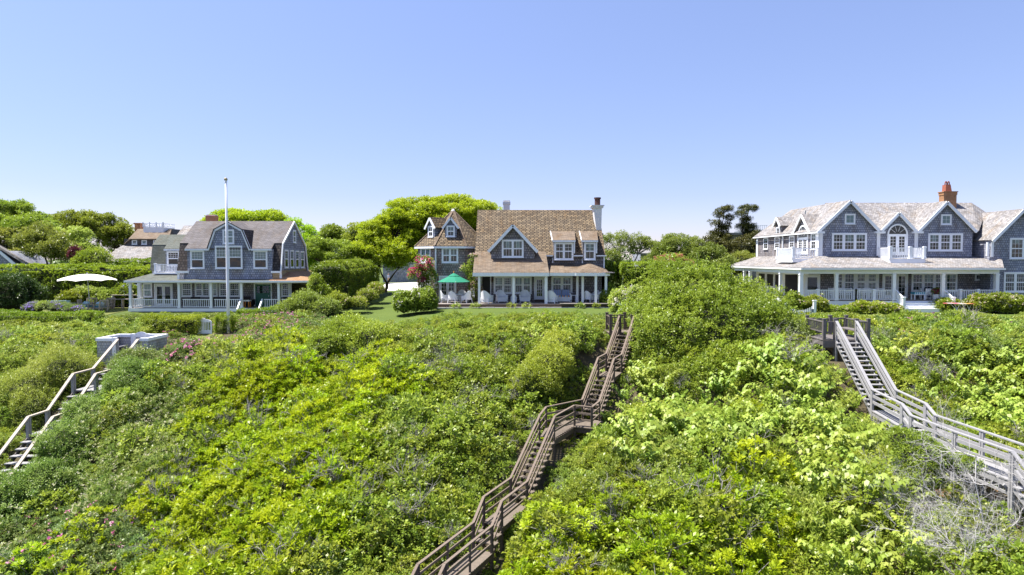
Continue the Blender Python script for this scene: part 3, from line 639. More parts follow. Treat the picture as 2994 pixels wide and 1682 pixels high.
part('porch_roof_edge', MB().box(A.x - .02, Br.x + .02, 59.5, 59.6, ze - .17, ze - .02), 'white', lh)
part('porch_roof_edge', MB().box(A.x - .04, A.x + .04, 59.6, 68, ze - .17, ze - .03), 'white', lh)
# upper body
prof = [(60.25, ze), (60.95, 5.24), (64, 7.25), (67.05, 5.24), (67.8, ze)]
part('upper_wall', MB().ext([(X0, y, z) for y, z in prof], (X1 - X0, 0, 0)), 'wall_blue', lh)
part('new_siding', MB().ext([(X1 + .002, 60.3, ze + .06), (X1 + .002, 67.9, ze + .5), (X1 + .002, 67.6, ze + .95), (X1 + .002, 60.4, ze + .85)], (.02, 0, 0)).box(PL(1634, 0, 60.2).x, X1 + .02, 60.2, 60.26, ze + .1, PL(0, 700, 60.2).z), 'wall_new', lh, 'unweathered cedar siding patch')
rz_ = 7.5; br_ = (60.72, 5.38); ev_ = (59.95, 4.88)
xdl, xdr = PL(725, 458, 59.95).x, PL(1642, 458, 59.95).x
part('main_roof', MB().slab([(X0 - .1, br_[0], br_[1]), (xdl, br_[0], br_[1]), (xdl, ev_[0], ev_[1]), (xdr, ev_[0], ev_[1]), (xdr, br_[0], br_[1]), (X1 + .1, br_[0], br_[1]), (X1 + .1, 64, rz_), (X0 - .1, 64, rz_)], .1)
     .slab([(X0 - .1, 67.3, 5.38), (X1 + .1, 67.3, 5.38), (X1 + .1, 64, rz_ + .003), (X0 - .1, 64, rz_ + .003)], .1).slab([(X0 - .1, 68.2, 2.6), (X1 + .1, 68.2, 2.6), (X1 + .1, 67.3, 5.37), (X0 - .1, 67.3, 5.37)], .1), 'roof_grey', lh)
zs_ = PL(0, 692, 60.3).z
for xa, xb in ((X0 - .1, xdl + .25), (xdr - .05, X1 + .1)):
    part('lower_roof', MB().slab([(xa, 60.12, zs_), (xb, 60.12, zs_), (xb, 60.75, 5.34), (xa, 60.75, 5.34)], .1), 'roof_dark', lh)
    part('eave_return', MB().box(xa - .05, xb, 60.0, 60.22, zs_ - .22, zs_ - .04), 'white', lh)
    part('corner_board', MB().box(xa if xa < -25 else xb - .18, (xa + .18) if xa < -25 else xb, 60.15, 60.24, ze + .02, zs_ - .23), 'white', lh)
xwl, xwr = PL(740, 0, 60.12).x, PL(1640, 0, 60.12).x
part('dormer_wall', MB().box(xwl, xwr, 60.12, 60.9, ze + .03, 4.84), 'wall_blue', lh)
part('eave_board', MB().box(xdl, PL(968, 0, 59.95).x, 59.9, 60.0, 4.70, 4.85).box(PL(1418, 0, 59.95).x, xdr, 59.9, 60.0, 4.70, 4.85), 'white', lh)
G = [PL(*p, 60.0) for p in ((968, 474), (1040, 268), (1185, 186), (1332, 270), (1418, 476))]
part('gable_wall', MB().ext([Vector((p.x, 60.02, p.z)) for p in G], (0, .5, 0)), 'wall_blue', lh)
rk = MB()
for a, b in zip(G, G[1:]): rk.beam(Vector((a.x, 59.92, a.z)), Vector((b.x, 59.92, b.z)), .12, .2, up=(0, -1, 0)) if False else rk.beam(Vector((a.x, 59.94, a.z)), Vector((b.x, 59.94, b.z)), .10, .22)
part('rake_board', rk, 'white', lh)
yr = lambda z: 64 - (rz_ - z) / .6455
for s_ in (0, 1):
    g = G if s_ == 0 else G[::-1]
    up = .12; e = Vector((-.06 if s_ == 0 else .06, 0, 0))
    bt, bk, pk = g[0] + Z3 * up + e, g[1] + Z3 * up + e, g[2] + Z3 * up
    part('gable_roof', MB().slab([(pk.x, 59.85, pk.z), (pk.x, yr(pk.z) + .1, pk.z), (bk.x, yr(bk.z) + .1, bk.z), (bk.x, 59.85, bk.z)], .08), 'roof_grey', lh)
    part('gable_roof', MB().slab([(bk.x, 59.85, bk.z - .004), (bk.x, yr(bk.z) + .1, bk.z - .004), (bt.x, yr(bt.z) + .15, bt.z), (bt.x, 59.85, bt.z)], .08), 'roof_dark', lh)
# gable-end rake trim on the right
rk = MB(); pr = [(60.12, zs_), (60.72, 5.38), (64, rz_), (67.3, 5.38), (68.1, 2.6)]
for a, b in zip(pr, pr[1:]): rk.beam((X1 + .06, a[0], a[1] - .09), (X1 + .06, b[0], b[1] - .09), .1, .18)
part('rake_board', rk, 'white', lh)
kw = dict(units=1, cols=4, ru=3, rl=0, blind=.5)
win_px(lh, zL, 783, 478, 936, 672, 60.12, **kw); win_px(lh, zL, 1045, 428, 1338, 672, 60.02, **dict(kw, units=2)); win_px(lh, zL, 1450, 478, 1602, 672, 60.12, **kw)
win_px(lh, zL, 1126, 258, 1250, 410, 60.02, units=1, cols=2, ru=2, rl=2, blind=1.0)
win_side(lh, zL, 1865, 265, 1896, 400, X1, math.pi / 2, cols=2, ru=2, rl=2)
for a, b, c in ((1775, 1817, 472), (1835, 1876, 476), (1890, 1931, 481), (1945, 1985, 486)):
    win_side(lh, zL, a, c, b, 665, X1, math.pi / 2, cols=3, ru=3, rl=0, curtain=True)
ch = Vector((PL(1015, 0, 64.6).x, 64.6, 7.2)); hw = .78
part('chimney', MB().lathe([(-.4, .95), (PL(0, 160, 64.6).z - 7.2, .92), (PL(0, 112, 64.6).z - 7.2, 1.02)], ch, 4) if False else
     MB().ext([(ch.x - .42, 64.2, 7.0), (ch.x + .42, 64.2, 7.0), (ch.x + .5, 64.2, PL(0, 114, 64.5).z), (ch.x - .5, 64.2, PL(0, 114, 64.5).z)], (0, .6, 0)), 'brick', lh)
part('chimney_cap', MB().box(ch.x - .42, ch.x + .42, 64.25, 64.75, PL(0, 114, 64.5).z + .003, PL(0, 103, 64.5).z), 'chimney_white', lh)
# left wing
XW = -33.2
part('wing_wall', MB().ext([(XW, y, z) for y, z in ((62.95, ze + .3), (63.35, 5.2), (64.7, 6.15), (66.2, 5.2), (66.6, ze))], (-29.45 - XW, 0, 0)), 'wall_blue', lh)
wr = PL(480, 312, 64.7).z; wb = PL(400, 420, 63.3).z
part('wing_roof', MB().slab([(XW - .1, 63.3, wb), (-29.5, 63.3, wb), (-29.5, 64.7, wr), (XW - .1, 64.7, wr)], .1).slab([(XW - .1, 66.3, wb), (-29.5, 66.3, wb), (-29.5, 64.7, wr + .003), (XW - .1, 64.7, wr + .003)], .1), 'roof_green', lh)
part('wing_lower_roof', MB().slab([(XW - .1, 62.8, PL(0, 690, 62.8).z), (PL(515, 0, 63).x, 62.8, PL(0, 690, 62.8).z), (PL(515, 0, 63).x, 63.32, wb - .01), (XW - .1, 63.32, wb - .01)], .1), 'roof_green', lh)
ed = PL(0, 466, 62.6).z
part('wing_dormer_wall', MB().box(PL(512, 0, 62.8).x, -29.45, 62.8, 63.6, ze + .5, ed), 'wall_blue', lh)
part('wing_dormer_roof', MB().slab([(PL(497, 0, 62.6).x, 62.55, ed + .04), (-29.45, 62.55, ed + .04), (-29.45, 64.4, wr - .08), (PL(497, 0, 62.6).x - .1, 64.4, wr - .08)], .08), 'roof_green', lh)
part('eave_board', MB().box(PL(497, 0, 62.6).x, -29.45, 62.5, 62.58, ed - .14, ed), 'white', lh)
win_px(lh, zL, 537, 488, 672, 640, 62.8, units=1, cols=4, ru=3, rl=0, name='window')
bz = PL(0, 716, 61.9).z
part('balcony_floor', MB().box(PL(378, 0, 61.9).x, -29.5, 61.75, 62.9, bz - .12, bz), 'white', lh)
post(lh, PL(400, 0, 61.9).x, 61.9, bz, PL(0, 614, 61.9).z, .17)
railing(lh, (PL(412, 0, 61.9).x, 61.9, bz), (-29.55, 61.9, bz), PL(0, 624, 61.9).z - bz, .14, .05)
railing(lh, (PL(400, 0, 61.9).x, 62.0, bz), (PL(400, 0, 61.9).x, 62.85, bz), PL(0, 624, 61.9).z - bz, .14, .05)
# porch wall openings
win_px(lh, zL, 283, 822, 384, 972, 62.4, units=1, cols=4, ru=3, rl=3, blind=.9)
a, b = PL(405, 1060, 62.4), PL(600, 826, 62.4)
door(lh, ((a.x + b.x) / 2, 62.4, zd), b.x - a.x - .25, b.z - zd - .15, leaves=2, glass=(.12, .92), cols=1, rows=2, name='french_door')
win_px(lh, zL, 690, 815, 805, 968, 62.4, units=1, cols=4, ru=3, rl=3, curtain=True)
win_px(lh, zL, 832, 815, 992, 968, 62.4, units=2, cols=3, ru=3, rl=3, curtain=True)
win_px(lh, zL, 1012, 815, 1075, 968, 62.4, units=1, cols=3, ru=3, rl=3, blind=.8)
win_px(lh, zL, 1085, 815, 1312, 968, 62.4, units=2, cols=4, ru=3, rl=3, curtain=True)
win_px(lh, zL, 1745, 815, 1858, 968, 62.4, units=1, cols=4, ru=3, rl=3)
a, b = PL(1468, 1060, 62.4), PL(1640, 832, 62.4)
door(lh, ((a.x + b.x) / 2, 62.4, zd), b.x - a.x - .1, b.z - zd - .05, mat='green_paint', glass=(.60, .93), cols=4, rows=3)
for pp in ((-20.5, 62.36),): part('corner_board', MB().box(pp[0], pp[0] + .2, pp[1], pp[1] + .2, zd, ze), 'white', lh)
# porch furniture
def sofa(x, y, z, w, label, mat='dark'):
    t = thing('porch_sofa', label, 'sofa', (x, y, z), 'dark sofas on the porch')
    part('seat', MB().box(x - w / 2, x + w / 2, y, y + .75, z + .16, z + .44), mat, t)
    part('backrest', MB().box(x - w / 2, x + w / 2, y - .16, y - .002, z + .2, z + .93), mat, t)
    for s in (-1, 1): part('armrest', MB().box(x + s * (w / 2 + .002), x + s * (w / 2 + .14), y - .1, y + .75, z + .16, z + .64), mat, t)
    for s in (-1, 1): part('leg', MB().box(x + s * w * .45 - .04, x + s * w * .45 + .04, y, y + .6, z, z + .158), mat, t)
sofa(PL(822, 0, 60.9).x, 60.9, zd, .75, 'dark armchair on the white porch left of the flagpole')
sofa(PL(1092, 0, 60.9).x, 60.9, zd, 1.35, 'dark sofa on the white porch beside the flagpole')
sofa(PL(1385, 0, 61.9).x, 61.5, zd, .6, 'dark tall chair on the porch beside the green door')
sofa(PL(1812, 0, 60.9).x, 60.9, zd, 1.0, 'dark sofa on the porch right of the green door')
x = PL(1366, 0, 60.7).x
t = thing('porch_table', 'small wooden table with a white top on the porch by the steps', 'table', (x, 60.7, zd))
part('tabletop', MB().box(x - .3, x + .3, 60.45, 60.95, zd + .55, zd + .66), 'ceramic', t)
for s in (-1, 1):
    for q in (-1, 1): part('leg', MB().beam((x + s * .22, 60.7 + q * .2, zd + .55), (x + s * .24, 60.7 + q * .2, zd), .06, .06), 'orange', t)
# ================================================================== MIDDLE HOUSE
zM = lambda x, y: (1180 + x * .262618, 560 + y * .262618)
PM = lambda x, y, Y: at(*zM(x, y), Y)
mh = thing('cottage', 'tan roofed shingled cottage with a corner tower and open porch in the middle', 'house', (1.5, 58, 0))
mz = .32
ye = 55.3; zE = PM(0, 903, ye).z; yk = 58.3; zK = PM(0, 672, yk).z; yR = 63.0; zR = PM(0, 207, yR).z
xa = PM(820, 0, 57.5).x; xb = PM(1605, 0, 56.5).x; xc = PM(2240, 0, 58.2).x
sl_ = (zR - zK) / (yR - yk); rp = lambda y: zK + sl_ * (y - yk) if y > yk else zE + (zK - zE) / (yk - ye) * (y - ye)
# deck
dx0, dx1 = PM(338, 0, 55.05).x, PM(2345, 0, 55.05).x
deck_planks(mh, dx0, dx1, 55.05, 58.28, mz, 'deck', .3)
part('deck_step', MB().box(PM(1745, 0, 55).x, dx1, 54.75, 56.3, mz + .003, mz + .06), 'deck', mh)
part('deck_fascia', MB().box(dx0, dx1, 54.98, 55.04, .08, mz - .02), 'deck_edge', mh)
deck_planks(mh, dx0 + .1, xa - .05, 58.3, 60.2, mz, 'deck', .3)
xs_ = dx0 + .2
while xs_ < dx1 - .3:                                   # low stone edging, block by block
    L = random.uniform(.5, .9)
    part('edging_stone', MB().box(xs_, min(xs_ + L - .02, dx1), 54.8 - random.uniform(0, .05), 54.97, -.06, random.uniform(.06, .10)), 'stone', mh); xs_ += L
# walls
part('ground_floor_wall', MB().box(xa + .05, xc, 58.3, 66, -.2, zE + .15), 'wall_brown', mh)
part('upper_wall', MB().box(xb - .4, xc, 58.25, 58.6, zE + .1, PM(0, 722, 58.2).z), 'wall_brown', mh)
part('end_wall', MB().ext([(xc, 58.3, -.2), (xc, 67.5, -.2), (xc, 67.5, rp(58.3) - .1), (xc, yR, zR - .12), (xc, 58.3, rp(58.3) - .15)], (-.2, 0, 0)).ext([(xa + .05, 58.3, zE), (xa + .05, 67.5, zE), (xa + .05, 67.5, rp(58.3) - .1), (xa + .05, yR, zR - .12), (xa + .05, 58.3, rp(58.3) - .15)], (.2, 0, 0)), 'wall_brown', mh)
part('porch_ceiling', MB().box(xa + .1, xc + .5, 55.6, 58.28, zE - .06, zE), 'wall_brown', mh)
# main roof
yEr = 57.85; zEr = rp(yEr); xrE = PM(2252, 0, yEr).x; xrR = PM(2120, 0, yR).x
part('main_roof', MB().slab([(xa - .25, yk, zK), (xb - .03, yk, zK), (PM(1580, 0, yEr).x, yEr, zEr - .02), (xrE, yEr, zEr - .02), (xrE + .06, yR, zR), (xa - .25, yR, zR)], .12)
     .slab([(xa - .25, 68, zEr), (xrE, 68, zEr), (xrE, yR, zR + .003), (xa - .25, yR, zR + .003)], .12), 'roof_tan', mh)
part('porch_roof', MB().slab([(xa - .25, ye, zE), (PM(1622, 0, ye).x, ye, zE), (PM(1583, 0, yk).x, yk, zK + .003), (xa - .25, yk, zK + .003)], .12), 'roof_tan2', mh)
zt = PM(0, 812, 58.22).z; g1 = PM(2082, 806, 57.2); e1 = PM(1625, 900, 55.45); e2 = PM(2292, 900, 55.9); e0 = PM(2160, 900, 55.4)
part('porch_roof', MB().slab([(e1.x, 55.5, zE - .01), (PM(1930, 0, 55.5).x, 55.5, zE - .01), (g1.x - .9, 58.23, zt), (xb - .05, 58.23, zt)], .1)
     .slab([(PM(1930, 0, 55.5).x + .002, 55.5, zE - .012), (e0.x, 55.35, zE - .012), g1, (g1.x - .9, 58.23, zt)], .1)
     .slab([(e0.x + .002, 55.35, zE - .014), (e2.x, 55.95, zE - .014), (e2.x + .1, 58.6, zE - .01), (xc, 58.6, zt - .25), g1], .1), 'roof_tan2', mh)
part('eave_board', MB().box(xa - .28, PM(1622, 0, ye).x, ye - .06, ye + .02, zE - .30, zE - .02).box(xa - .1, PM(1610, 0, ye).x, 55.55, 55.7, zE - .34, zE - .12), 'white', mh)
part('eave_board', MB().box(PM(1625, 0, 55.5).x, PM(1925, 0, 55.5).x, 55.44, 55.52, zE - .28, zE - .03).beam((PM(1925, 0, 55.4).x, 55.40, zE - .16), (e0.x, 55.28, zE - .16), .08, .25).beam((e0.x, 55.28, zE - .16), (e2.x, 55.9, zE - .16), .08, .25).beam((e2.x, 55.9, zE - .16), (e2.x + .1, 58.6, zE - .16), .08, .25), 'white', mh)
part('gutter', MB().box(PM(1580, 0, yEr).x, PM(1664, 0, yEr).x, yEr - .1, yEr + .02, zEr - .14, zEr - .04).box(PM(1895, 0, yEr).x, PM(2000, 0, yEr).x, yEr - .1, yEr + .02, zEr - .14, zEr - .04).box(PM(2150, 0, yEr).x, xrE + .02, yEr - .1, yEr + .02, zEr - .14, zEr - .04), 'white', mh)
for px, py in ((840, 55.65), (1225, 55.65), (1588, 55.65), (1938, 57.0), (1998, 56.4), (2145, 55.5), (2258, 56.0)):
    post(mh, PM(px, 0, py).x, py, mz + (.06 if px > 1900 and py < 56.5 else 0), zE - .2, .19 if px != 1588 else .23, capital=False)
# cross gable
yG = 57.2
Gp = [PM(*p, yG) for p in ((975, 750), (975, 640), (1217, 392), (1460, 640), (1460, 750))]
part('gable_wall', MB().ext([Vector((p.x, yG, p.z)) for p in Gp], (0, 2.2, 0)), 'wall_brown', mh)
pk = PM(1217, 362, yG - .3); lt = PM(943, 655, yG - .3); rt = PM(1492, 660, yG - .3)
yb_ = lambda z: yk + (z - zK) / sl_
for e in (lt, rt):
    part('gable_roof', MB().slab([pk, (pk.x, yb_(pk.z) + .2, pk.z), (e.x, max(yb_(e.z), yG + .4) + .25, e.z), e], .1), 'roof_tan', mh)
rk = MB()
for e in (lt, rt): rk.beam((pk.x, yG - .36, pk.z - .13), (e.x, yG - .36, e.z - .13), .09, .23)
part('rake_board', rk, 'white', mh)
win_px(mh, zM, 1093, 537, 1337, 735, yG, units=2, cols=3, ru=1, rl=1, cas=.11, blind=.0, curtain=True)
# shed dormers
for x0, x1, wx0, wx1, bx in ((1660, 1913, 1678, 1890, 1640), (1985, 2163, 2010, 2137, 1963)):
    yD = 57.82; z0 = PM(0, 762, yD).z; z1 = PM(0, 548, yD).z
    xl_, xr_ = PM(x0 + 12, 0, yD).x, PM(x1 - 20, 0, yD).x
    part('dormer_wall', MB().ext([(xl_, yD, z0), (xl_, yD, z1), (xl_, yk + (z1 + .6 - zK) / sl_, z1 + .55), (xl_, yk, z0)], (xr_ - xl_, 0, 0)), 'wall_brown', mh)
    z2 = z1 + .04; yT = 60.5; zT = rp(yT) + .02
    part('dormer_roof', MB().slab([(PM(x0, 0, yD).x, yD - .25, z2), (PM(x1, 0, yD).x, yD - .25, z2), (PM(x1 - 6, 0, yT).x, yT, zT), (PM(bx, 0, yT).x, yT, zT)], .07), 'roof_tan2', mh)
    part('eave_board', MB().box(PM(x0, 0, yD).x, PM(x1, 0, yD).x, yD - .31, yD - .24, z2 - .17, z2 - .02).beam((PM(x0, 0, yD).x - .04, yD - .3, z2 - .05), (PM(bx, 0, yT).x - .04, yT, zT - .03), .06, .12), 'white', mh)
    win_px(mh, zM, wx0, 568, wx1, 762, yD, units=2 if wx1 - wx0 > 150 else 1, cols=2, ru=2, rl=1, cas=.11, blind=.0, curtain=True)
for px, y0, y1, Y in ((1660, 740, 797, 58.15), (1990, 740, 800, 58.15), (2231, 720, 862, 58.15), (1901, 565, 690, 57.75), (2148, 565, 690, 57.75)):
    a, b = PM(px, y0, Y), PM(px, y1, Y)
    part('downspout', MB().box(a.x - .05, a.x + .05, Y - .09, Y, b.z, a.z), 'white', mh)
# chimneys
Yc = 60.6; a, b = PM(2113, 465, Yc), PM(2208, 183, Yc); zt_, zb_ = b.z, a.z
part('chimney', MB().ext([(a.x + .3, Yc, zb_), (b.x - .05, Yc, zb_), (b.x, Yc, zt_), (a.x, Yc, zt_)], (0, 1.1, 0)), 'chimney_white', mh)
c_ = part('chimney_cap', MB().box(a.x - .12, b.x + .12, Yc - .12, Yc + 1.22, zt_ + .002, zt_ + .16).box(a.x - .2, b.x + .2, Yc - .2, Yc + 1.3, zt_ + .162, zt_ + .24), 'chimney_white', mh)
part('chimney_pot', MB().lathe([(0, .30), (0, .30), (.1, .26), (.62, .26), (.62, .3), (.72, .3)], (0, 0, 0), 10) if False else MB().tube([(a.x * .45 + b.x * .55, Yc + .5, zt_ + z) for z in (.24, .8, .82, .95)], [.25, .25, .31, .31], 12), 'rust', mh)
part('flashing', MB().box(a.x + .25, b.x + .12, Yc - .12, Yc + 1.2, zb_ - .45, zb_ - .002), 'lead', mh)
a, b = PM(1112, 215, 65.5), PM(1182, 104, 65.5)
part('chimney', MB().box(a.x, b.x, 65, 66, a.z - .6, b.z).box(a.x - .06, b.x + .06, 64.94, 66.06, b.z - .35, b.z - .12), 'chimney_white', mh)
# porch wall openings
win_px(mh, zM, 1003, 944, 1215, 1137, 58.3, units=2, cols=4, ru=3, rl=2, cas=.12, mull=.12, curtain=True)
win_px(mh, zM, 1228, 944, 1426, 1137, 58.3, units=2, cols=3, ru=1, rl=1, cas=.12, mull=.12, curtain=True)
win_px(mh, zM, 1645, 940, 1880, 1126, 58.3, units=2, cols=3, ru=2, rl=1, cas=.13, mull=.14, blind=.18, curtain=True)
a, b = PM(1462, 1205, 58.3), PM(1566, 960, 58.3)
door(mh, ((a.x + b.x) / 2, 58.3, mz + .17), b.x - a.x - .1, b.z - mz - .2, glass=(.16, .92), cols=3, rows=5, trim=.12)
part('door_step', MB().box(a.x, b.x, 57.95, 58.27, mz + .003, mz + .16), 'deck_edge', mh)
a, b = PM(880, 1125, 58.3), PM(965, 935, 58.3)
part('side_opening', MB().box(a.x, b.x, 58.24, 58.29, a.z, b.z), 'screen', mh)  # dark panel standing in for the unlit side passage
part('corner_board', MB().box(b.x, b.x + .08, 58.2, 58.29, mz, zE - .08).box(a.x - .22, a.x - .05, 58.2, 58.29, mz, zE - .08), 'white', mh)
a = PM(987, 985, 58.2); part('wall_lamp', MB().box(a.x - .07, a.x + .07, 58.05, 58.28, a.z - .14, a.z + .14), 'rust', mh)
# ---- tower
yT0 = 59.0; tc = PM(430, 0, 62.0); zTe = PM(0, 610, 58.7).z; ap = PM(430, 208, 62.0)
x1_, x2_ = PM(355, 0, yT0).x, PM(680, 0, yT0).x; s8 = x2_ - x1_; cx8 = (x1_ + x2_) / 2; cy8 = yT0 + s8 * 1.2071
R8 = s8 / (2 * math.sin(math.pi / 8)); ring = lambda r, z, n=8: [Vector((cx8 + r * math.sin(2 * math.pi * (k + .5) / 8), cy8 - r * math.cos(2 * math.pi * (k + .5) / 8), z)) for k in range(8)]
part('tower_wall', MB().ext(ring(R8, mz - .4), (0, 0, zTe - mz + .4)), 'wall_tower', mh)
ro = ring(R8 + .32, zTe); apx = Vector((cx8, cy8, ap.z))
tr_ = MB()
for k in range(8): tr_.poly([ro[k], ro[(k + 1) % 8], apx] if False else [ro[(k + 1) % 8], ro[k], apx][::-1])
tr_.poly(ro[::-1])
part('tower_roof', tr_, 'roof_tan', mh)
hips = MB()
for k in (6, 7, 0, 1, 2): hips.beam(ro[k] + Z3 * .03, apx + Z3 * .03, .22, .05)
part('hip_ridge', hips, 'roof_tan2', mh)
part('finial', MB().tube([apx - Z3 * .15, apx + Z3 * .02, apx + Z3 * .12], [.22, .14, .03], 8), 'chimney_white', mh)
tf = MB(); rf = ring(R8 + .30, zTe - .10)
for k in range(8): tf.beam(rf[k], rf[(k + 1) % 8], .08, .17)
part('eave_board', tf, 'white', mh)
def on_face(k, t, z, off=0.0):
    """point on octagon face between corner k-1 and k: t along it"""
    a, b = ring(R8, z)[(k - 1) % 8], ring(R8, z)[k % 8]
    n = Vector(((a.x + b.x) / 2 - cx8, (a.y + b.y) / 2 - cy8, 0)).normalized()
    return a.lerp(b, t) + n * off, math.atan2(n.x, -n.y)
hS = lambda y0, y1, Y: abs(PM(0, y0, Y).z - PM(0, y1, Y).z)
zc_ = (PM(0, 625, yT0).z + PM(0, 795, yT0).z) / 2
p_, r_ = on_face(0, .49, zc_); window(mh, p_, s8 * .57, hS(625, 795, yT0), r_, units=2, cols=2, ru=1, rl=1, cas=.11, curtain=True, blind=.45)
p_, r_ = on_face(-1, .45, zc_); window(mh, p_, s8 * .57, hS(625, 795, yT0), r_, units=2, cols=2, ru=1, rl=1, cas=.11, curtain=True, blind=.45)
zb2 = (PM(0, 960, 60).z + PM(0, 1090, 60).z) / 2
p_, r_ = on_face(-1, .42, zb2); window(mh, p_, s8 * .6, 1.95, r_, units=2, cols=2, ru=2, rl=2, cas=.11)
p_, r_ = on_face(0, .405, mz); door(mh, (p_.x, p_.y, mz), s8 * .50, PM(0, 955, yT0).z - mz, leaves=2, glass=(.13, .9), cols=2, rows=5, name='french_door', trim=.12)
c0 = ring(R8, 0)[7]; part('downspout', MB().box(c0.x - .06, c0.x + .06, c0.y - .13, c0.y - .02, mz, zTe - .1), 'white', mh)
# tower dormers: small gabled boxes on two roof faces
def tower_dormer(k, hgt, wdt):
    a, b = ring(R8 + .32, zTe)[(k - 1) % 8], ring(R8 + .32, zTe)[k % 8]; mid = (a + b) / 2
    n = Vector((mid.x - cx8, mid.y - cy8, 0)).normalized(); r = Vector((-n.y, n.x, 0)) * -1
    r = n.cross(Z3) * -1
    apo = (mid - Vector((cx8, cy8, zTe))).length; slope = (apx.z - zTe) / apo
    d = apo - .78; zb = zTe + (apo - d) * slope; f = Vector((cx8, cy8, 0)) + n * d
    zt = zb + .62 * hgt + .35; zp = zb + 1.05 * hgt + .75
    P3 = lambda s, z, back=0.0: Vector((f.x, f.y, 0)) + r * s - n * back + Z3 * z
    hw = wdt / 2
    part('dormer_wall', MB().ext([P3(-hw, zb - .1), P3(hw, zb - .1), P3(hw, zt), P3(0, zp - .25), P3(-hw, zt)], -n * 1.6), 'wall_blue', mh)
    ow = hw * 1.42; zo = zt - .1
    for s in (-1, 1):
        bk = (zp - zb) / slope; bo = (zo - zb) / slope
        part('dormer_roof', MB().slab([P3(0, zp, -.12), P3(0, zp, bk + .1), P3(s * ow, zo, bo + .1), P3(s * ow, zo, -.12)], .06), 'roof_tan', mh)
    rk = MB()
    for s in (-1, 1): rk.beam(P3(0, zp - .11, -.16), P3(s * ow, zo - .11, -.16), .08, .17)
    part('rake_board', rk, 'white', mh)
    window(mh, P3(0, (zb + zt) / 2 + .05, -.003), wdt * .72, (zt - zb) * 1.0, math.atan2(n.x, -n.y), cols=2, ru=1, rl=1, cas=.09, curtain=True)
tower_dormer(0, 1.0, 1.0); tower_dormer(-1, 1.0, 1.0)
# ---- link wing
xL0, xL1 = PM(683, 0, 60).x, xa + .05
zl1 = PM(0, 618, 59.9).z; zl2 = PM(0, 457, 62.3).z
part('link_wall', MB().box(xL0 - 1, xL1, 60.1, 65, 0, zl1), 'wall_brown', mh)
part('link_roof', MB().slab([(xL0 - 1.5, 59.8, zl1), (xL1, 59.8, zl1), (xL1, 62.3, zl2), (xL0 - 1.5, 62.3, zl2)], .1).slab([(xL0 - 1.5, 65, zl1), (xL1, 65, zl1), (xL1, 62.3, zl2 + .002), (xL0 - 1.5, 62.3, zl2 + .002)], .1), 'roof_tan2', mh)
part('eave_board', MB().box(xL0, xL1, 59.78, 60.09, zl1 - .22, zl1 - .11), 'white', mh)
win_px(mh, zM, 685, 640, 812, 708, 60.1, units=1, cols=3, ru=1, hung=False, cas=.14)
win_px(mh, zM, 683, 905, 795, 1110, 60.1, units=1, cols=2, ru=2, rl=1, cas=.1)
part('roof_vent', MB().tube([(PM(668, 0, 62).x, 62, zl2 - .15), (PM(668, 0, 62).x, 62, zl2 + .12)], .07, 8), 'rust', mh)

# ------------------------------------------------------------------ wicker furniture
def wicker_chair(name, label, loc, rz, group='white wicker furniture', rocker=False, sc=1.0, wide=1.0, skirt=True):
    t = thing(name, label, 'chair', (0, 0, 0), group)
    w = .34 * wide
    def tubsh():                     # wrapped back and arms, thick shell
        b = MB(); n = 14; pr = []
        for k in range(n + 1):
            a = math.pi * (k / n) ; x = w * 1.05 * math.cos(a); y = .34 * math.sin(a) - .02
            h = .60 + .42 * math.sin(a) ** 1.5
            pr.append((x, y, h))
        for (x, y, h), (x2, y2, h2) in zip(pr, pr[1:]):
            q = lambda x, y, f: (x * f, y * f)
            f = .88; lo = .30
            o1, o2, i1, i2 = q(x, y, 1.08), q(x2, y2, 1.08), q(x, y, .94), q(x2, y2, .94)
            b.poly([(*o2, h2), (*o1, h), (o1[0] * f, o1[1] * f, lo), (o2[0] * f, o2[1] * f, lo)][::-1])
            b.poly([(*i2, h2), (*i1, h), (i1[0] * f, i1[1] * f, lo), (i2[0] * f, i2[1] * f, lo)])
            b.poly([(*o1, h), (*o2, h2), (*i2, h2), (*i1, h)])
        for s in (-1, 1):
            b.box(s * w * 1.13, s * w * .9, -.36, -.02, .56, .62)
            b.box(s * w * 1.08, s * w * .92, -.34, -.02, .22, .558)
        return b.mesh('wicker_back', M['wicker'], smooth=False)
    inst('backrest', wmesh(('wb', wide), tubsh), t)
    inst('seat', wmesh(('ws', wide), lambda: MB().box(-w * .95, w * .95, -.36, .26, .30, .44).mesh('wicker_seat', M['wicker'])), t)
    if skirt: inst('skirt', wmesh(('wk', wide), lambda: MB().box(-w * .92, w * .92, -.33, .25, .10, .298).mesh('wicker_skirt', M['wicker'])), t)
    for sx in (-1, 1):
        for sy, tag in ((-.32, 0), (.24, 1)):
            inst('leg', wmesh(('wl', sx, tag, wide), lambda: MB().beam((0, 0, .30), (sx * .04, -.03 if sy < 0 else .06, 0.0), .045, .045).mesh('wicker_leg', M['wicker'])), t, (sx * w * .86, sy, 0))
        if rocker: inst('rocker', wmesh(('wr',), lambda: MB().tube([(0, -.52 + .11 * k, .0 + .0045 * (k - 5) ** 2) for k in range(11)], .022, 6).mesh('rocker', M['wicker'])), t, (sx * w * .9, 0, -.02))
    t.location = loc; t.rotation_euler.z = rz; t.scale = (sc, sc, sc)
    return t
ft = lambda x, y, Y: (PM(x, y, Y).x, Y, mz)
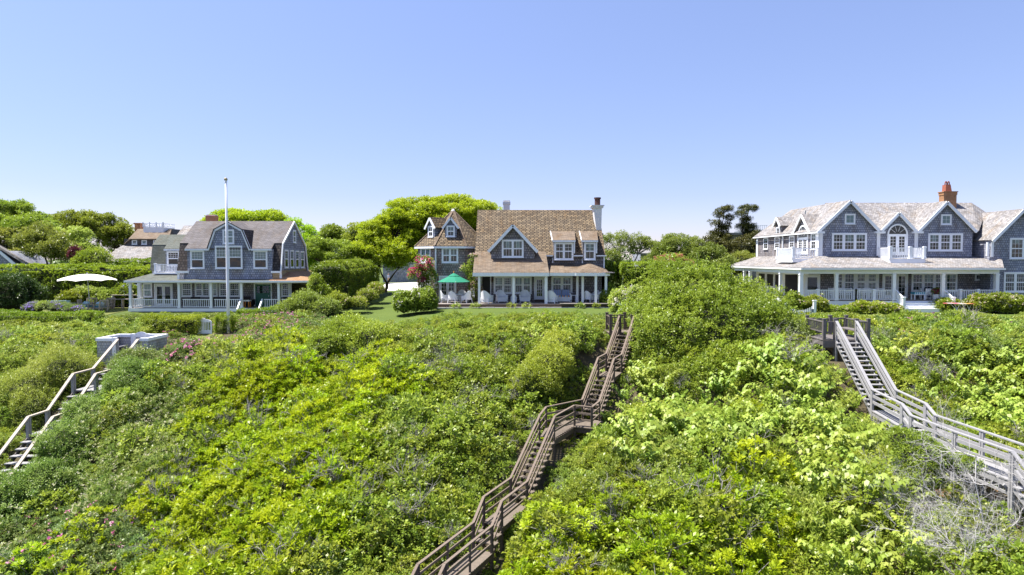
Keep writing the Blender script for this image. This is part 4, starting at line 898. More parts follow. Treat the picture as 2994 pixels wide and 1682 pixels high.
def wt(loc, r, h, label, name='round_table', square=False):
    t = thing(name, label, 'table', loc, 'white wicker tables'); x, y, z = loc
    if square: part('tabletop', MB().box(x - r, x + r, y - r, y + r, z + h - .05, z + h), 'wicker', t)
    else: part('tabletop', MB().tube([(x, y, z + h - .04), (x, y, z + h)], r, 20), 'wicker', t)
    for k in range(4):
        a = math.pi / 4 + k * math.pi / 2; q = r * (.85 if square else .55) * (1.2 if square else 1)
        part('leg', MB().beam((x + q * math.cos(a), y + q * math.sin(a), z + h - .052), (x + q * 1.02 * math.cos(a), y + q * 1.02 * math.sin(a), z), .05, .05), 'wicker', t)
    return t
wicker_chair('wicker_chair', 'white wicker chair under the green umbrella, leftmost, turned toward the table', ft(450, 0, 56.9), R(100), skirt=False)
wicker_chair('wicker_chair', 'white wicker chair seen from behind under the green umbrella, at the deck edge', ft(541, 0, 56.2), R(165), skirt=False)
wicker_chair('wicker_chair', 'white wicker chair with its back to the rose trellis, behind the umbrella table', ft(655, 0, 58.0), R(20), skirt=False, wide=1.15)
wicker_chair('wicker_chair', 'white wicker chair at the umbrella table between the table and the first porch post', ft(703, 0, 56.3), R(-135), skirt=False)
wicker_chair('wicker_chair', 'tall backed white wicker chair below the climbing rose', ft(748, 0, 58.6), R(0), skirt=False, sc=1.1)
wt(ft(592, 0, 57.1), .62, .72, 'round white table under the green umbrella')
wicker_chair('wicker_armchair', 'large white wicker armchair beside the first porch post, seen from behind', ft(918, 0, 56.0), R(150), wide=1.2, sc=1.05)
wicker_chair('wicker_armchair', 'white wicker armchair in the shaded corner behind the first porch post', ft(936, 0, 57.6), R(80), sc=.95)
wicker_chair('wicker_rocker', 'white wicker rocking chair under the left porch window', ft(1087, 0, 57.0), R(20), rocker=True, wide=1.2, sc=1.05)
wicker_chair('wicker_child_rocker', 'small white wicker rocker behind the second porch post', ft(1226, 0, 56.9), R(0), rocker=True, sc=.68)
wicker_chair('wicker_armchair', 'white wicker armchair facing out between the second post and the door', ft(1352, 0, 57.2), R(0), wide=1.2, sc=1.05)
wicker_chair('wicker_armchair', 'white wicker armchair seen from behind, right of the third porch post', ft(1652, 0, 56.1), R(155), wide=1.15, sc=1.05)
s_ = wicker_chair('wicker_sofa', 'white wicker sofa with blue striped back cushions below the right porch window', ft(1765, 0, 57.2), 0, wide=2.1, sc=1.05)
s_['category'] = 'sofa'
for sx in (-.33, .33):
    inst('back_cushion', wmesh(('bc',), lambda: MB().box(-.3, .3, .10, .24, .5, 1.02).mesh('back_cushion', M['stripe_blue'])), s_, (sx, 0, 0))
inst('seat_cushion', MB().box(-.62, .62, -.36, .09, .445, .56).mesh('seat_cushion', M['stripe_seat']), s_)
wt(ft(1895, 0, 57.3), .24, .62, 'small square white side table right of the striped sofa', 'side_table', True)
wt(ft(2112, 0, 57.1), .55, .74, 'round white dining table on the rounded end of the porch')
wicker_chair('wicker_chair', 'white wicker dining chair left of the round table on the porch end', ft(2058, 0, 56.7), R(150), skirt=False)
wicker_chair('wicker_chair', 'white wicker dining chair right of the round table on the porch end', ft(2190, 0, 56.7), R(-150), skirt=False)
wicker_chair('wicker_chair', 'white wicker dining chair behind the round table on the porch end', ft(2148, 0, 57.8), R(-20), skirt=False)
# green umbrella
ux = PM(557, 0, 57.1).x; zb_ = PM(0, 1006, 57.1).z; zt_ = PM(0, 925, 57.1).z
t = thing('patio_umbrella', 'green octagonal patio umbrella over the white table on the deck', 'umbrella', (ux, 57.1, mz))
def canopy(cx, cy, zb, zt, r, n, mat, sag=.05, scallop=0.0, bulge=.5, name='canopy', par=None):
    b = MB(); rings = 5; P = []
    for i in range(1, rings + 1):
        f = i / rings; row = []
        for k in range(n * 4):
            a = 2 * math.pi * k / (n * 4) + .2; e = (k % 4) / 4; inn = 1 - .09 * math.sin(math.pi * e) * f
            z = zt - (zt - zb) * (f ** (1 + bulge)) + scallop * math.sin(math.pi * e) * f * f
            row.append((cx + r * f * inn * math.cos(a), cy + r * f * inn * math.sin(a), z))
        P.append(row)
    m = n * 4
    for k in range(m): b.poly([(cx, cy, zt), P[0][k], P[0][(k + 1) % m]])
    for i in range(rings - 1):
        for k in range(m): b.poly([P[i][k], P[i + 1][k], P[i + 1][(k + 1) % m], P[i][(k + 1) % m]])
    o = part(name, b, mat, par)
    md = o.modifiers.new('cloth_thickness', 'SOLIDIFY'); md.thickness = .02
    return o
canopy(ux, 57.1, zb_, zt_ + .05, 1.38, 8, 'green_cloth', bulge=.05, par=t)
canopy(ux, 57.1, zt_ - .12, zt_ + .13, .48, 8, 'green_cloth', bulge=.0, name='vent', par=t)
part('pole', MB().tube([(ux, 57.1, mz), (ux, 57.1, zt_ + .05)], .028, 8), 'teak', t)
part('finial', MB().tube([(ux, 57.1, zt_ + .13), (ux, 57.1, zt_ + .3)], [.05, .03], 8), 'orange', t)
rb = MB()
for k in range(8):
    a = 2 * math.pi * k / 8 + .2; rb.beam((ux, 57.1, zt_ - .02), (ux + 1.34 * math.cos(a), 57.1 + 1.34 * math.sin(a), zb_ + .01), .02, .03)
part('rib', rb, 'teak', t)
# dark planter bench at the deck's left end
x0 = PM(252, 0, 56.6).x; x1 = PM(358, 0, 56.6).x
t = thing('wooden_bench', 'dark weathered bench table beside the white tower downspout', 'bench', ((x0 + x1) / 2, 56.6, .0))
part('tabletop', MB().box(x0, x1, 56.2, 57.0, .93, .99), 'deck_edge', t)
part('back_rail', MB().box(x0, x1, 57.05, 57.12, 1.10, 1.2), 'deck_edge', t)
for k in (.12, .5, .88): part('leg', MB().beam((x0 + (x1 - x0) * k - .2, 56.6, .93), (x0 + (x1 - x0) * k + .2, 56.6, 0), .1, .12), 'deck_edge', t)
# ================================================================== RIGHT HOUSE
z3 = lambda x, y: (2100 + .29716 * x, 510 + .29716 * y)
z4 = lambda x, y: (2500 + .29723 * x, 510 + .29723 * y)
P3_ = lambda x, y, Y: at(*z3(x, y), Y)
P4_ = lambda x, y, Y: at(*z4(x, y), Y)
rh = thing('gabled_house', 'large grey shingled house with silver roof, white balconies and a wraparound porch', 'house', (34, 62, tz(34, 60)))
YF = 61.0; yp = 57.7; ye = 57.2
dz = P4_(0, 1240, yp).z; gz_ = P4_(0, 1352, 56.6).z
zE = P4_(0, 917, ye).z; zT = P4_(0, 802, YF).z
XL = P3_(1002, 0, YF).x; XCR = P4_(1170, 0, YF).x
xcor = P3_(838, 0, ye).x; xend = P4_(1492, 0, ye).x
zW = P3_(0, 558, YF).z
# gable centres
pa = P3_(1300, 250, YF - .3); pc = P4_(903, 260, YF - .3); pb = P4_(430, 368, YF - .3)
va = P4_(228, 552, YF); vc = P4_(600, 552, YF)
zR = P4_(0, 279, 65.5).z
# walls
part('ground_floor_wall', MB().box(XL + .02, P4_(1345, 0, YF).x, YF, 75, gz_ + .4, zT - .3), 'wall_brown', rh)
part('front_wall', MB().box(XL, XCR, YF - .02, YF + .5, zT - .35, zW), 'wall_blue', rh)
for nm, g in (('gable_wall', [(XL, zW - .01), (va.x, zW - .01), (pa.x, pa.z - .2)]), ('gable_wall', [(va.x + .05, zW - .01), (vc.x - .05, zW - .01), (pb.x, pb.z - .2)]), ('gable_wall', [(vc.x, zW - .01), (XCR, zW - .01), (pc.x, pc.z - .2)])):
    part(nm, MB().ext([(x, YF - .015, z) for x, z in g], (0, .4, 0)), 'wall_blue', rh)
YBk = P3_(378, 0, 75).y; YBk = 76.5
part('side_wall', MB().box(XL, XL + 5.2, YF + .5, YBk, zT - .5, zW - .05), 'wall_brown', rh)
# roofs
ridA = [Vector((pa.x, YF - .35, pa.z)), atx(*z3(630, 355), pa.x - .3)]
eL = XL - .25; zEv = zW + .02
rA0, rA1 = ridA; rA1 = Vector((pa.x, 73.6, pa.z + .02))
slA = (pa.z - zEv) / (pa.x - eL)
part('main_roof', MB().slab([(eL, YF - .35, zEv), rA0, rA1, (eL, YBk + .25, zEv)], .1).slab([(eL, YBk + .25, zEv), rA1, (pa.x * 2 - eL, YBk + .25, zEv)], .1)
     .slab([(va.x, YF - .35, zEv - .02), (va.x, YF + 5, zEv - .02), (pa.x, YF + 8, pa.z + .001), (pa.x, YF - .35, pa.z + .001)], .1), 'roof_pale', rh)
xRr = P4_(1155, 0, 65.5).x; slM = (zR - zEv) / (65.5 - YF)
part('main_roof', MB().slab([(XL + 2, YF + .06, zEv + .02), (P4_(1240, 0, YF).x, YF + .06, zEv + .02), (P4_(1290, 0, 65).x, 64.9, P4_(0, 372, 65).z), (xRr, 65.5, zR), (pa.x, 65.5, zR)], .1)
     .slab([(pa.x, 70, zEv), (xRr + 3, 70, zEv), (xRr, 65.5, zR + .002), (pa.x, 65.5, zR + .002)], .1), 'roof_pale', rh)
for pk, xl_, xr_ in ((pc, P4_(610, 0, YF).x - .1, P4_(1170, 0, YF).x + .15), (pb, P4_(240, 0, YF).x - .05, P4_(597, 0, YF).x + .05)):
    ybk = YF + (pk.z - zEv) / slM + .2
    for xe in (xl_, xr_):
        zz = zEv - .02
        part('gable_roof', MB().slab([(pk.x, YF - .35, pk.z), (pk.x, ybk, pk.z), (xe, YF + .1, zz), (xe, YF - .35, zz)], .1), 'roof_pale', rh)
rk = MB()
for pk, xs2 in ((pa, (eL, va.x)), (pb, (P4_(240, 0, YF).x, P4_(597, 0, YF).x)), (pc, (P4_(610, 0, YF).x, P4_(1172, 0, YF).x + .1))):
    for xe in xs2: rk.beam((pk.x, YF - .41, pk.z - .15), (xe, YF - .41, zEv - .14), .10, .24)
part('rake_board', rk, 'white', rh)
for x in (va.x, vc.x):
    part('gutter_box', MB().box(x - .42, x + .42, YF - .45, YF - .04, zEv - .24, zEv - .06), 'white', rh)
    part('downspout', MB().box(x - .15, x - .02, YF - .16, YF - .03, zT, zEv - .25).box(x + .04, x + .13, YF - .12, YF - .03, zT, zEv - .25), 'white', rh)
part('corner_board', MB().box(XL - .03, XL + .32, YF - .06, YF - .021, zT - .1, zW - .2).box(XL - .05, XL - .005, YF - .06, YF + .6, zT - .1, zW - .2), 'white', rh)
part('corner_board', MB().box(XL - .05, XL - .005, YBk - .5, YBk, zT - .1, zW - .2), 'white', rh)
part('side_gutter', MB().box(eL - .12, eL + .02, YF - .4, YBk + .2, zEv - .2, zEv - .08).box(eL - .12, XL + .3, YF - .5, YF - .4, zEv - .26, zEv - .07), 'white', rh)
# chimney
Yc = 64.6; a, b = P4_(872, 330, Yc), P4_(1000, 205, Yc)
part('chimney', MB().box(a.x, b.x, Yc, Yc + .75, a.z - 1.2, b.z + .02), 'brick_ochre', rh)
part('chimney_cap', MB().box(a.x - .04, b.x + .04, Yc - .04, Yc + .79, b.z + .022, b.z + .28).box(a.x - .09, b.x + .09, Yc - .09, Yc + .84, b.z + .282, P4_(0, 167, Yc).z), 'brick_ochre', rh)
zc0 = P4_(0, 167, Yc).z; zc1 = P4_(0, 82, Yc).z; xm = P4_(934, 0, Yc).x
part('chimney_pot', MB().ext([(xm - .30, Yc + .12, zc0 + .002), (xm + .30, Yc + .12, zc0 + .002), (xm + .22, Yc + .2, zc1 - .15), (xm - .22, Yc + .2, zc1 - .15)], (0, .55, 0)), 'clay', rh)
for s in (-1, 1): part('pot_hood', MB().tube([(xm + s * .12 + .09 * math.cos(q), Yc + .38, zc1 - .15 + .32 * math.sin(q)) for q in np.linspace(0, math.pi, 7)], .05, 6), 'clay', rh)
# front windows
tri = dict(units=3, cols=3, ru=2, rl=2, cas=.13, mull=.16, curtain=True)
win_px(rh, z3, 1117, 577, 1457, 752, YF, off=.02, **tri); win_px(rh, z4, 718, 580, 1052, 755, YF, off=.02, **tri)
win_px(rh, z3, 1243, 388, 1345, 490, YF, off=.02, cols=2, ru=2, hung=False, blind=1.0); win_px(rh, z4, 843, 394, 944, 496, YF, off=.02, cols=2, ru=2, hung=False, blind=1.0)
# arched doors (front and side)
def arched_door(c, w, h, rz, parent):
    b = MB(); r = w / 2; t = .13; hs = h - r; n = 14
    arc = lambda rad: [(rad * math.cos(math.pi * k / n), hs + rad * math.sin(math.pi * k / n)) for k in range(n + 1)]
    ao, ai = arc(r), arc(r - t)
    for k in range(n): b.ext([(ao[k][0], -.08, ao[k][1]), (ao[k + 1][0], -.08, ao[k + 1][1]), (ai[k + 1][0], -.08, ai[k + 1][1]), (ai[k][0], -.08, ai[k][1])], (0, .077, 0))
    b.box(-r, -r + t, -.08, -.003, 0, hs).box(r - t, r, -.08, -.003, 0, hs).box(-r + t, r - t, -.075, -.003, hs - .1, hs)
    lw = (w - 2 * t) / 2
    for s in (-1, 1):
        x0 = -lw if s < 0 else 0; x1 = x0 + lw
        b.box(x0 + .005, x0 + .14, -.06, -.006, 0, hs - .1).box(x1 - .14, x1 - .005, -.06, -.006, 0, hs - .1).box(x0 + .14, x1 - .14, -.06, -.006, 0, .3).box(x0 + .14, x1 - .14, -.06, -.006, hs - .22, hs - .1)
        for j in range(1, 5): z = .3 + (hs - .52) * j / 5; b.box(x0 + .14, x1 - .14, -.05, -.03, z - .012, z + .012)
        b.box((x0 + x1) / 2 - .012, (x0 + x1) / 2 + .012, -.05, -.03, .3, hs - .22)
    for k in range(1, 5):
        a = math.pi * k / 5; b.beam((.25 * math.cos(a), -.04, hs + .25 * math.sin(a)), ((r - t) * math.cos(a), -.04, hs + (r - t) * math.sin(a)), .02, .025, up=(0, -1, 0))
    o = inst('arched_door', b.mesh('arched_door', M['white']), parent, Vector(c) - Vector(worg(parent)), rz)
    mk = lambda nm, mat, y: MB().poly([(x * .99, y, z) for x, z in arc(r - t)] + [(-r + t, y, .05), (r - t, y, .05)]).mesh(nm, mat)
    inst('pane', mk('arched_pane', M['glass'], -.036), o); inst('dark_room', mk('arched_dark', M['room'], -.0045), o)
a, b = P4_(310, 802, YF), P4_(517, 490, YF)
arched_door(((a.x + b.x) / 2, YF - .02, P4_(0, 800, YF).z + .05), b.x - a.x, b.z - a.z - .05, 0, rh)
# side wall: windows, arched door, dormers
for x0, x1, y0, y1 in ((450, 492, 620, 738), (560, 606, 614, 735), (704, 752, 604, 727), (917, 966, 574, 738)):
    win_side(rh, z3, x0, y0, x1, y1, XL, -math.pi / 2, cols=2, ru=2, rl=2, curtain=True)
q0, q1 = atx(*z3(783, 800), XL), atx(*z3(886, 800), XL); ym = (q0.y + q1.y) / 2
zt_ = at(*z3(838, 500), ym).z
arched_door((XL - .003, ym, zT + .15), abs(q1.y - q0.y), zt_ - zT - .15, -math.pi / 2, rh)
def side_dormer(y, wd, zp, zo, wallx, base, win=None):
    """gabled dormer facing left on the side roof"""
    hw = wd / 2
    part('dormer_wall', MB().ext([(wallx, y - hw, base), (wallx, y + hw, base), (wallx, y + hw, zo), (wallx, y, zp - .2), (wallx, y - hw, zo)], (2.2, 0, 0)), 'wall_brown', rh)
    ow = hw + .22; zoo = zo - .08
    for s in (-1, 1):
        part('dormer_roof', MB().slab([(wallx - .2, y, zp), (eL + (zp - zEv) / slA + .1, y, zp), (eL + (zoo - zEv) / slA + .15, y + s * ow, zoo), (wallx - .2, y + s * ow, zoo)], .08), 'roof_pale', rh)
    rk = MB()
    for s in (-1, 1): rk.beam((wallx - .25, y, zp - .12), (wallx - .25, y + s * ow, zoo - .1), .08, .2)
    part('rake_board', rk, 'white', rh)
d1 = at(*z3(597, 420), 67.5); yd1 = atx(*z3(588, 560), XL - .1).y
side_dormer(yd1, 1.5, at(*z3(597, 420), yd1).z, at(*z3(580, 500), yd1).z, XL - .06, zW - .4)
window(rh, (XL - .065, yd1, (at(*z3(590, 520), yd1).z + at(*z3(590, 600), yd1).z) / 2), .95, at(*z3(590, 520), yd1).z - at(*z3(590, 603), yd1).z, -math.pi / 2, cols=2, ru=2, hung=False)
side_dormer(ym, abs(q1.y - q0.y) + 1.1, at(*z3(838, 390), ym).z, zW + .05, XL - .01 + .002, zT + .1)
part('downspout', MB().box(XL - .14, XL - .02, yd1 - 1.3, yd1 - 1.15, zT, zW - .2), 'white', rh)
# balconies
bz = P4_(0, 833, 59.0).z; yb = 58.9
x0, x1, x2, x3, x4 = [P4_(q, 0, yb).x for q in (258, 365, 560, 702, 716)]
xw0, xw1 = P4_(252, 0, YF).x, P4_(600, 0, YF).x
bow = [(x1 + (x3 - x1) * k / 10, yb - .16 * math.sin(math.pi * k / 10) - .06) for k in range(11)]
part('balcony_base', MB().ext([(x1 - .1, YF - .03, bz - .34), (x1 - .1, yb, bz - .34)] + [(x, y, bz - .34) for x, y in bow] + [(x3 + .1, yb, bz - .34), (x3 + .1, YF - .03, bz - .34)], (0, 0, .36)), 'white', rh)
hb = P4_(0, 722, yb).z - bz
for x in (x1, x2, x3): post(rh, x, yb, bz + .02, bz + hb + .12, .2, name='balcony_post')
railing(rh, (x1 + .1, yb, bz + .02), (x2 - .1, yb, bz + .02), hb, .14, .045); railing(rh, (x2 + .1, yb, bz + .02), (x3 - .1, yb, bz + .02), hb, .14, .045)
for x in (x1, x3): railing(rh, (x, yb + .1, bz + .02), (x, YF - .1, bz + .02), hb, .14, .045)
# side balcony
xo = XL - 2.3; c0 = atx(*z3(735, 830), xo); c1 = atx(*z3(582, 830), xo); zbs = c0.z
yA, yB = c0.y, c1.y; yA, yB = min(yA, yB), max(yA, yB)
part('balcony_base', MB().box(xo - .08, XL, yA - .1, yB + .1, zbs - .33, zbs), 'white', rh)
hb2 = at(*z3(735, 725), yA).z - zbs
for yy in (yA, yB): post(rh, xo, yy, zbs + .002, zbs + hb2 + .12, .2, name='balcony_post')
railing(rh, (xo, yA + .1, zbs), (xo, yB - .1, zbs), hb2, .14, .045)
for yy in (yA, yB): railing(rh, (xo + .1, yy, zbs), (XL - .05, yy, zbs), hb2, .14, .045)
# porch: roof, beams, posts, floor
xpl = xcor; yBackP = 76.5
part('porch_roof', MB().slab([(xpl, ye, zE), (xend, ye, zE), (P4_(1362, 0, YF).x - .25, YF - .03, zT - .1), (XL - .05, YF - .03, zT)], .1)
     .slab([(xpl, ye, zE - .002), (XL - .05, YF - .03, zT - .002), (XL - .05, yBackP - .3, zT), (xpl, yBackP + 1, zE)], .1)
     .slab([(xend, ye, zE - .001), (xend, YF - 1.4, zE - .001), (P4_(1362, 0, YF).x, YF - 1.3, zT - .1), (P4_(1362, 0, YF).x - .24, YF - .05, zT - .12)], .1), 'roof_pale', rh)
part('gutter', MB().box(xpl - .05, xend + .1, ye - .12, ye, zE - .2, zE - .06).box(xpl - .12, xpl, ye - .1, yBackP + 1, zE - .2, zE - .06), 'white', rh)
zB = P4_(0, 978, yp).z; zB2 = zE - .16
xp0, xp1 = P3_(832, 0, yp).x, P4_(1422, 0, yp).x
part('porch_beam', MB().box(xp0 - .1, xp1 + .15, yp - .12, yp + .12, zB, zB2), 'white', rh)
part('side_beam', MB().box(xp0 - .12, xp0 + .12, yp + .13, yBackP, zB, zB2), 'white', rh)
part('porch_ceiling', MB().box(xp0, xp1, yp + .1, YF - .02, zB2 - .02, zB2 + .03).box(xp0, XL, YF, yBackP, zB2 - .02, zB2 + .03), 'white', rh)
deck_planks(rh, xp0 - .15, xp1 + .2, yp - .15, YF - .01, dz, 'deck', .3)
part('side_floor', MB().box(xp0 - .15, XL, YF, yBackP, dz - .1, dz), 'deck', rh)
part('skirt_board', MB().box(xp0 - .16, xp1 + .21, yp - .14, yp - .1, gz_ - .3, dz - .05).box(xp0 - .16, xp0 - .12, yp - .1, yBackP, gz_ - .5, dz - .05), 'white', rh)
for q in ((z3, 1182), (z4, 405), (z4, 890)):
    post(rh, at(*q[0](q[1], 0), yp).x, yp, dz, zB, .26)
post(rh, xp0, yp, dz, zB, .28); post(rh, xp1, yp, dz, zB, .3)
# corner column beside the entrance, plus the side posts
for sx in (315, 615, 260, 125):
    q = atx(*z3(sx, 960), xp0); post(rh, xp0, q.y, dz, zB, .24)
rails = [((z3, 848), (z3, 990)), ((z3, 1012), (z3, 1165)), ((z3, 1200), (z3, 1362)), ((z3, 1384), (z4, 25)), ((z4, 40), (z4, 198)), ((z4, 222), (z4, 388)), ((z4, 912), (z4, 1050)), ((z4, 1085), (z4, 1222)), ((z4, 1258), (z4, 1405))]
hr = P4_(0, 1136, yp).z - dz
for (f0, a), (f1, b) in rails:
    xA, xB = at(*f0(a, 0), yp).x, at(*f1(b, 0), yp).x
    railing(rh, (xA, yp, dz), (xB, yp, dz), hr, .145, .05)
for f0, a in ((z3, 1001), (z3, 1373), (z4, 30), (z4, 210), (z4, 1067), (z4, 1240)):
    post(rh, at(*f0(a, 0), yp).x, yp, dz, dz + hr + .07, .2, name='newel_post')
# steps and their sloping rails
xs0, xs1 = P4_(505, 0, 56.6).x, P4_(985, 0, 56.6).x; ns = 4; rise = (dz - gz_) / ns
for i in range(1, ns):
    y1 = yp - .15 - .34 * (i - 1); part('step', MB().box(xs0 - .1, xs1 + .1, y1 - .36, y1 - .002, gz_ - .1, dz - rise * i).box(xs0 - .12, xs1 + .12, y1 - .40, y1 - .004, dz - rise * i + .001, dz - rise * i + .04), 'white', rh)
for x_t, x_b in ((P4_(425, 0, yp).x, P4_(505, 0, 56.5).x), (P4_(905, 0, yp).x, P4_(998, 0, 56.5).x)):
    post(rh, x_b, 56.45, gz_, P4_(0, 1205, 56.5).z, .2, name='newel_post')
    p0 = Vector((x_t, yp - .15, dz - .02)); p1 = Vector((x_b, 56.55, P4_(0, 1215, 56.5).z - hr + .05))
    railing(rh, p0, p1, hr, .14, .045, name='stair_rail')
# ground floor openings on the porch wall
win_px(rh, z3, 1140, 970, 1228, 1130, YF, units=1, cols=3, ru=2, rl=2)
win_px(rh, z3, 1232, 965, 1560, 1160, YF, units=3, cols=3, ru=2, rl=2, cas=.12, mull=.16, curtain=True)
win_px(rh, z4, 225, 965, 240, 1130, YF, units=1, cols=1, ru=1, rl=1, cas=.04) if False else None
win_px(rh, z4, 8, 968, 230, 1140, YF, units=2, cols=3, ru=2, rl=2, cas=.12, mull=.16, curtain=True)
for x0, x1 in ((297, 395), (432, 512)):
    a, b = P4_(x0, 0, YF), P4_(x1, 975, YF); door(rh, ((a.x + b.x) / 2, YF, dz), b.x - a.x - .1, b.z - dz - .1, glass=(.12, .93), cols=2, rows=5, name='french_door')
win_px(rh, z4, 556, 972, 1000, 1152, YF, units=4, cols=3, ru=2, rl=2, cas=.12, mull=.16, curtain=True)
win_px(rh, z4, 1178, 978, 1276, 1042, YF, cols=3, ru=2, hung=False)
a, b = P3_(872, 0, YF), P3_(992, 985, YF); door(rh, ((a.x + b.x) / 2, YF - .06, dz), b.x - a.x - .1, b.z - dz - .1, glass=(.35, .92), cols=1, rows=1)
part('white_panel', MB().box(XL - 1.6, P3_(870, 0, YF).x - .12, YF - .04, YF + .1, dz, zB2 - .03), 'white', rh)
# screened side room: white frame with dark openings, along the side porch
xS = XL - .9
sc_ = MB(); q = [atx(*z3(s, 1000), xS).y for s in (395, 458, 475, 541, 556, 606)]
y_near = YF + .1
part('screen_wall', MB().box(xS, xS + .1, y_near, 74, dz, dz + .75).box(xS, xS + .1, y_near, 74, zB - .3, zB2 - .03), 'white', rh)
edges = [y_near, q[5], q[4], q[3], q[2], q[1], q[0], 74]; edges = sorted(edges)
k = 0
for ya, yb_ in zip(edges[:-1], edges[1:]):
    wide_ = (yb_ - ya) > 1.2 and ya > y_near
    part('screen_panel' if wide_ else 'screen_post', MB().box(xS + (.06 if wide_ else 0), xS + .1, ya + .002, yb_ - .002, dz + .752, zB - .302), 'screen' if wide_ else 'white', rh)
part('dark_entry_panel', MB().box(P3_(672, 0, YF).x, P3_(795, 0, YF).x, YF - .09, YF - .045, dz + .3, P3_(0, 985, YF).z), 'screen', rh)  # dark panel on the wall, stands in for shade inside the doorway
# ---- right wing E and link
YE = 59.6; pe = P4_(1655, 338, YE - .3); xe0 = P4_(1360, 0, YE).x; zEe = P4_(0, 640, YE).z; xe1 = pe.x * 2 - xe0
part('wing_wall', MB().ext([(xe0, YE, gz_ - .3), (xe1, YE, gz_ - .3), (xe1, YE, zEe), (pe.x, YE, pe.z - .2), (xe0, YE, zEe)], (0, 9, 0)), 'wall_blue', rh)
exo = xe0 - .15
part('wing_roof', MB().slab([(pe.x, YE - .35, pe.z), (pe.x, YE + 9, pe.z), (exo, YE + 9, zEe - .05), (exo, YE - .35, zEe - .05)], .1).slab([(pe.x, YE - .35, pe.z - .001), (pe.x, YE + 9, pe.z - .001), (xe1 + .15, YE + 9, zEe - .05), (xe1 + .15, YE - .35, zEe - .05)], .1), 'roof_pale', rh)
rk = MB()
for xe in (exo, xe1 + .15): rk.beam((pe.x, YE - .41, pe.z - .15), (xe, YE - .41, zEe - .2), .1, .24)
part('rake_board', rk, 'white', rh)
part('corner_board', MB().box(xe0 - .03, xe0 + .2, YE - .04, YE - .002, zT - .1, zEe - .2).box(xe0 - .3, xe0 - .15, YE + .05, YE + .2, zT, zEe - .25), 'white', rh)
win_px(rh, z4, 1522, 625, 1790, 832, YE, units=2, cols=3, ru=2, rl=2, cas=.13, mull=.16, curtain=True)
win_px(rh, z4, 1462, 962, 1900, 1160, YE, units=4, cols=4, ru=2, rl=2, cas=.13, mull=.15, curtain=True)
xl0 = XCR - .5
part('link_wall', MB().box(xl0, xe0, 62.2, 66, gz_, P4_(0, 655, 62).z), 'wall_brown', rh)
part('eave_board', MB().box(P4_(1195, 0, 62).x, P4_(1385, 0, 62).x - .1, 61.8, 62.19, P4_(0, 672, 62).z, P4_(0, 655, 62).z), 'white', rh)
part('link_roof', MB().slab([(xl0, 61.8, P4_(0, 650, 62).z + .03), (xe0 + 1.2, 61.8, P4_(0, 650, 62).z + .03), (xe0 + 1.2, 66.5, zR - .8), (xl0, 65.4, zR - .12)], .08), 'roof_pale', rh)
win_px(rh, z4, 1160, 672, 1243, 772, 62.2, cols=2, ru=2, hung=False)
part('vent_pipe', MB().tube([(P3_(865, 0, 66).x, 66, at(*z3(865, 385), 66).z - .3), (P3_(865, 0, 66).x, 66, at(*z3(865, 358), 66).z)], .05, 6), 'lead', rh)
# ---- things on the porch and in front
def slat_chair(loc, rz, label, sc=1.0, name='slat_chair'):
    t = thing(name, label, 'chair', (0, 0, 0), 'white slatted porch chairs')
    inst('seat', wmesh('sc_seat', lambda: MB().box(-.25, .25, -.25, .22, .40, .45).mesh('chair_seat', M['white'])), t)
    for k in range(4): inst('back_slat', wmesh('sc_slat', lambda: MB().box(-.24, .24, .225, .25, 0, .07).mesh('back_slat', M['white'])), t, (0, 0, .54 + .115 * k))
    for sx in (-1, 1):
        inst('back_post', wmesh('sc_bp', lambda: MB().box(-.025, .025, .2, .25, 0, .98).mesh('back_post', M['white'])), t, (sx * .265, 0, 0))
        inst('leg', wmesh('sc_leg', lambda: MB().box(-.025, .025, -.25, -.2, 0, .66).mesh('chair_leg', M['white'])), t, (sx * .265, 0, 0))
        inst('armrest', wmesh('sc_arm', lambda: MB().box(-.035, .035, -.28, .2, .662, .695).mesh('armrest', M['white'])), t, (sx * .265, 0, 0))
    t.location = loc; t.rotation_euler.z = rz; t.scale = (sc,) * 3
    return t
f4 = lambda x, Y: (P4_(x, 0, Y).x, Y, dz)
slat_chair(f4(752, 58.6), R(165), 'white slatted armchair on the porch beside the flower tub')
slat_chair(f4(700, 59.8), R(70), 'white slatted armchair by the porch window behind the striped bench')
ch_ = [(-560 + k * 84, lab) for k, lab in ()]
for sx, lab in ((1150, 'first white slatted chair from the corner column, seen over the porch railing'), (1225, 'white slatted chair left end of the row behind the porch railing'), (1295, 'white slatted chair at the middle of the row behind the porch railing'), (1385, 'white slatted chair left of a newel behind the porch railing'), (1475, 'white slatted chair right end of the row behind the porch railing')):
    slat_chair((P3_(sx, 0, 59.6).x, 59.6, dz), R(180 if sx % 2 else 20), lab)
for sx, lab in ((40, 'white slatted chair behind the railing near the french doors, left one'), (120, 'white slatted chair behind the railing near the french doors, middle one'), (255, 'white slatted chair behind the railing nearest the french doors')):
    slat_chair((P4_(sx, 0, 59.6).x, 59.6, dz), R(175), lab)
x, y, z = f4(648, 58.7); t = thing('porch_bench', 'white bench table with a teal striped cushion on the porch', 'bench', (x, y, z))
part('tabletop', MB().box(x - .48, x + .48, y - .3, y + .3, z + .42, z + .48), 'white', t); part('cushion', MB().box(x - .46, x + .46, y - .29, y + .29, z + .482, z + .66), 'stripe_teal', t)
for sx in (-1, 1):
    for sy in (-1, 1): part('leg', MB().box(x + sx * .42 - .04, x + sx * .42 + .04, y + sy * .24 - .04, y + sy * .24 + .04, z, z + .418), 'white', t)
x, y, z = f4(830, 59.6); t = thing('porch_sofa', 'navy cushioned porch sofa below the window behind the flower tub', 'sofa', (x, y, z))
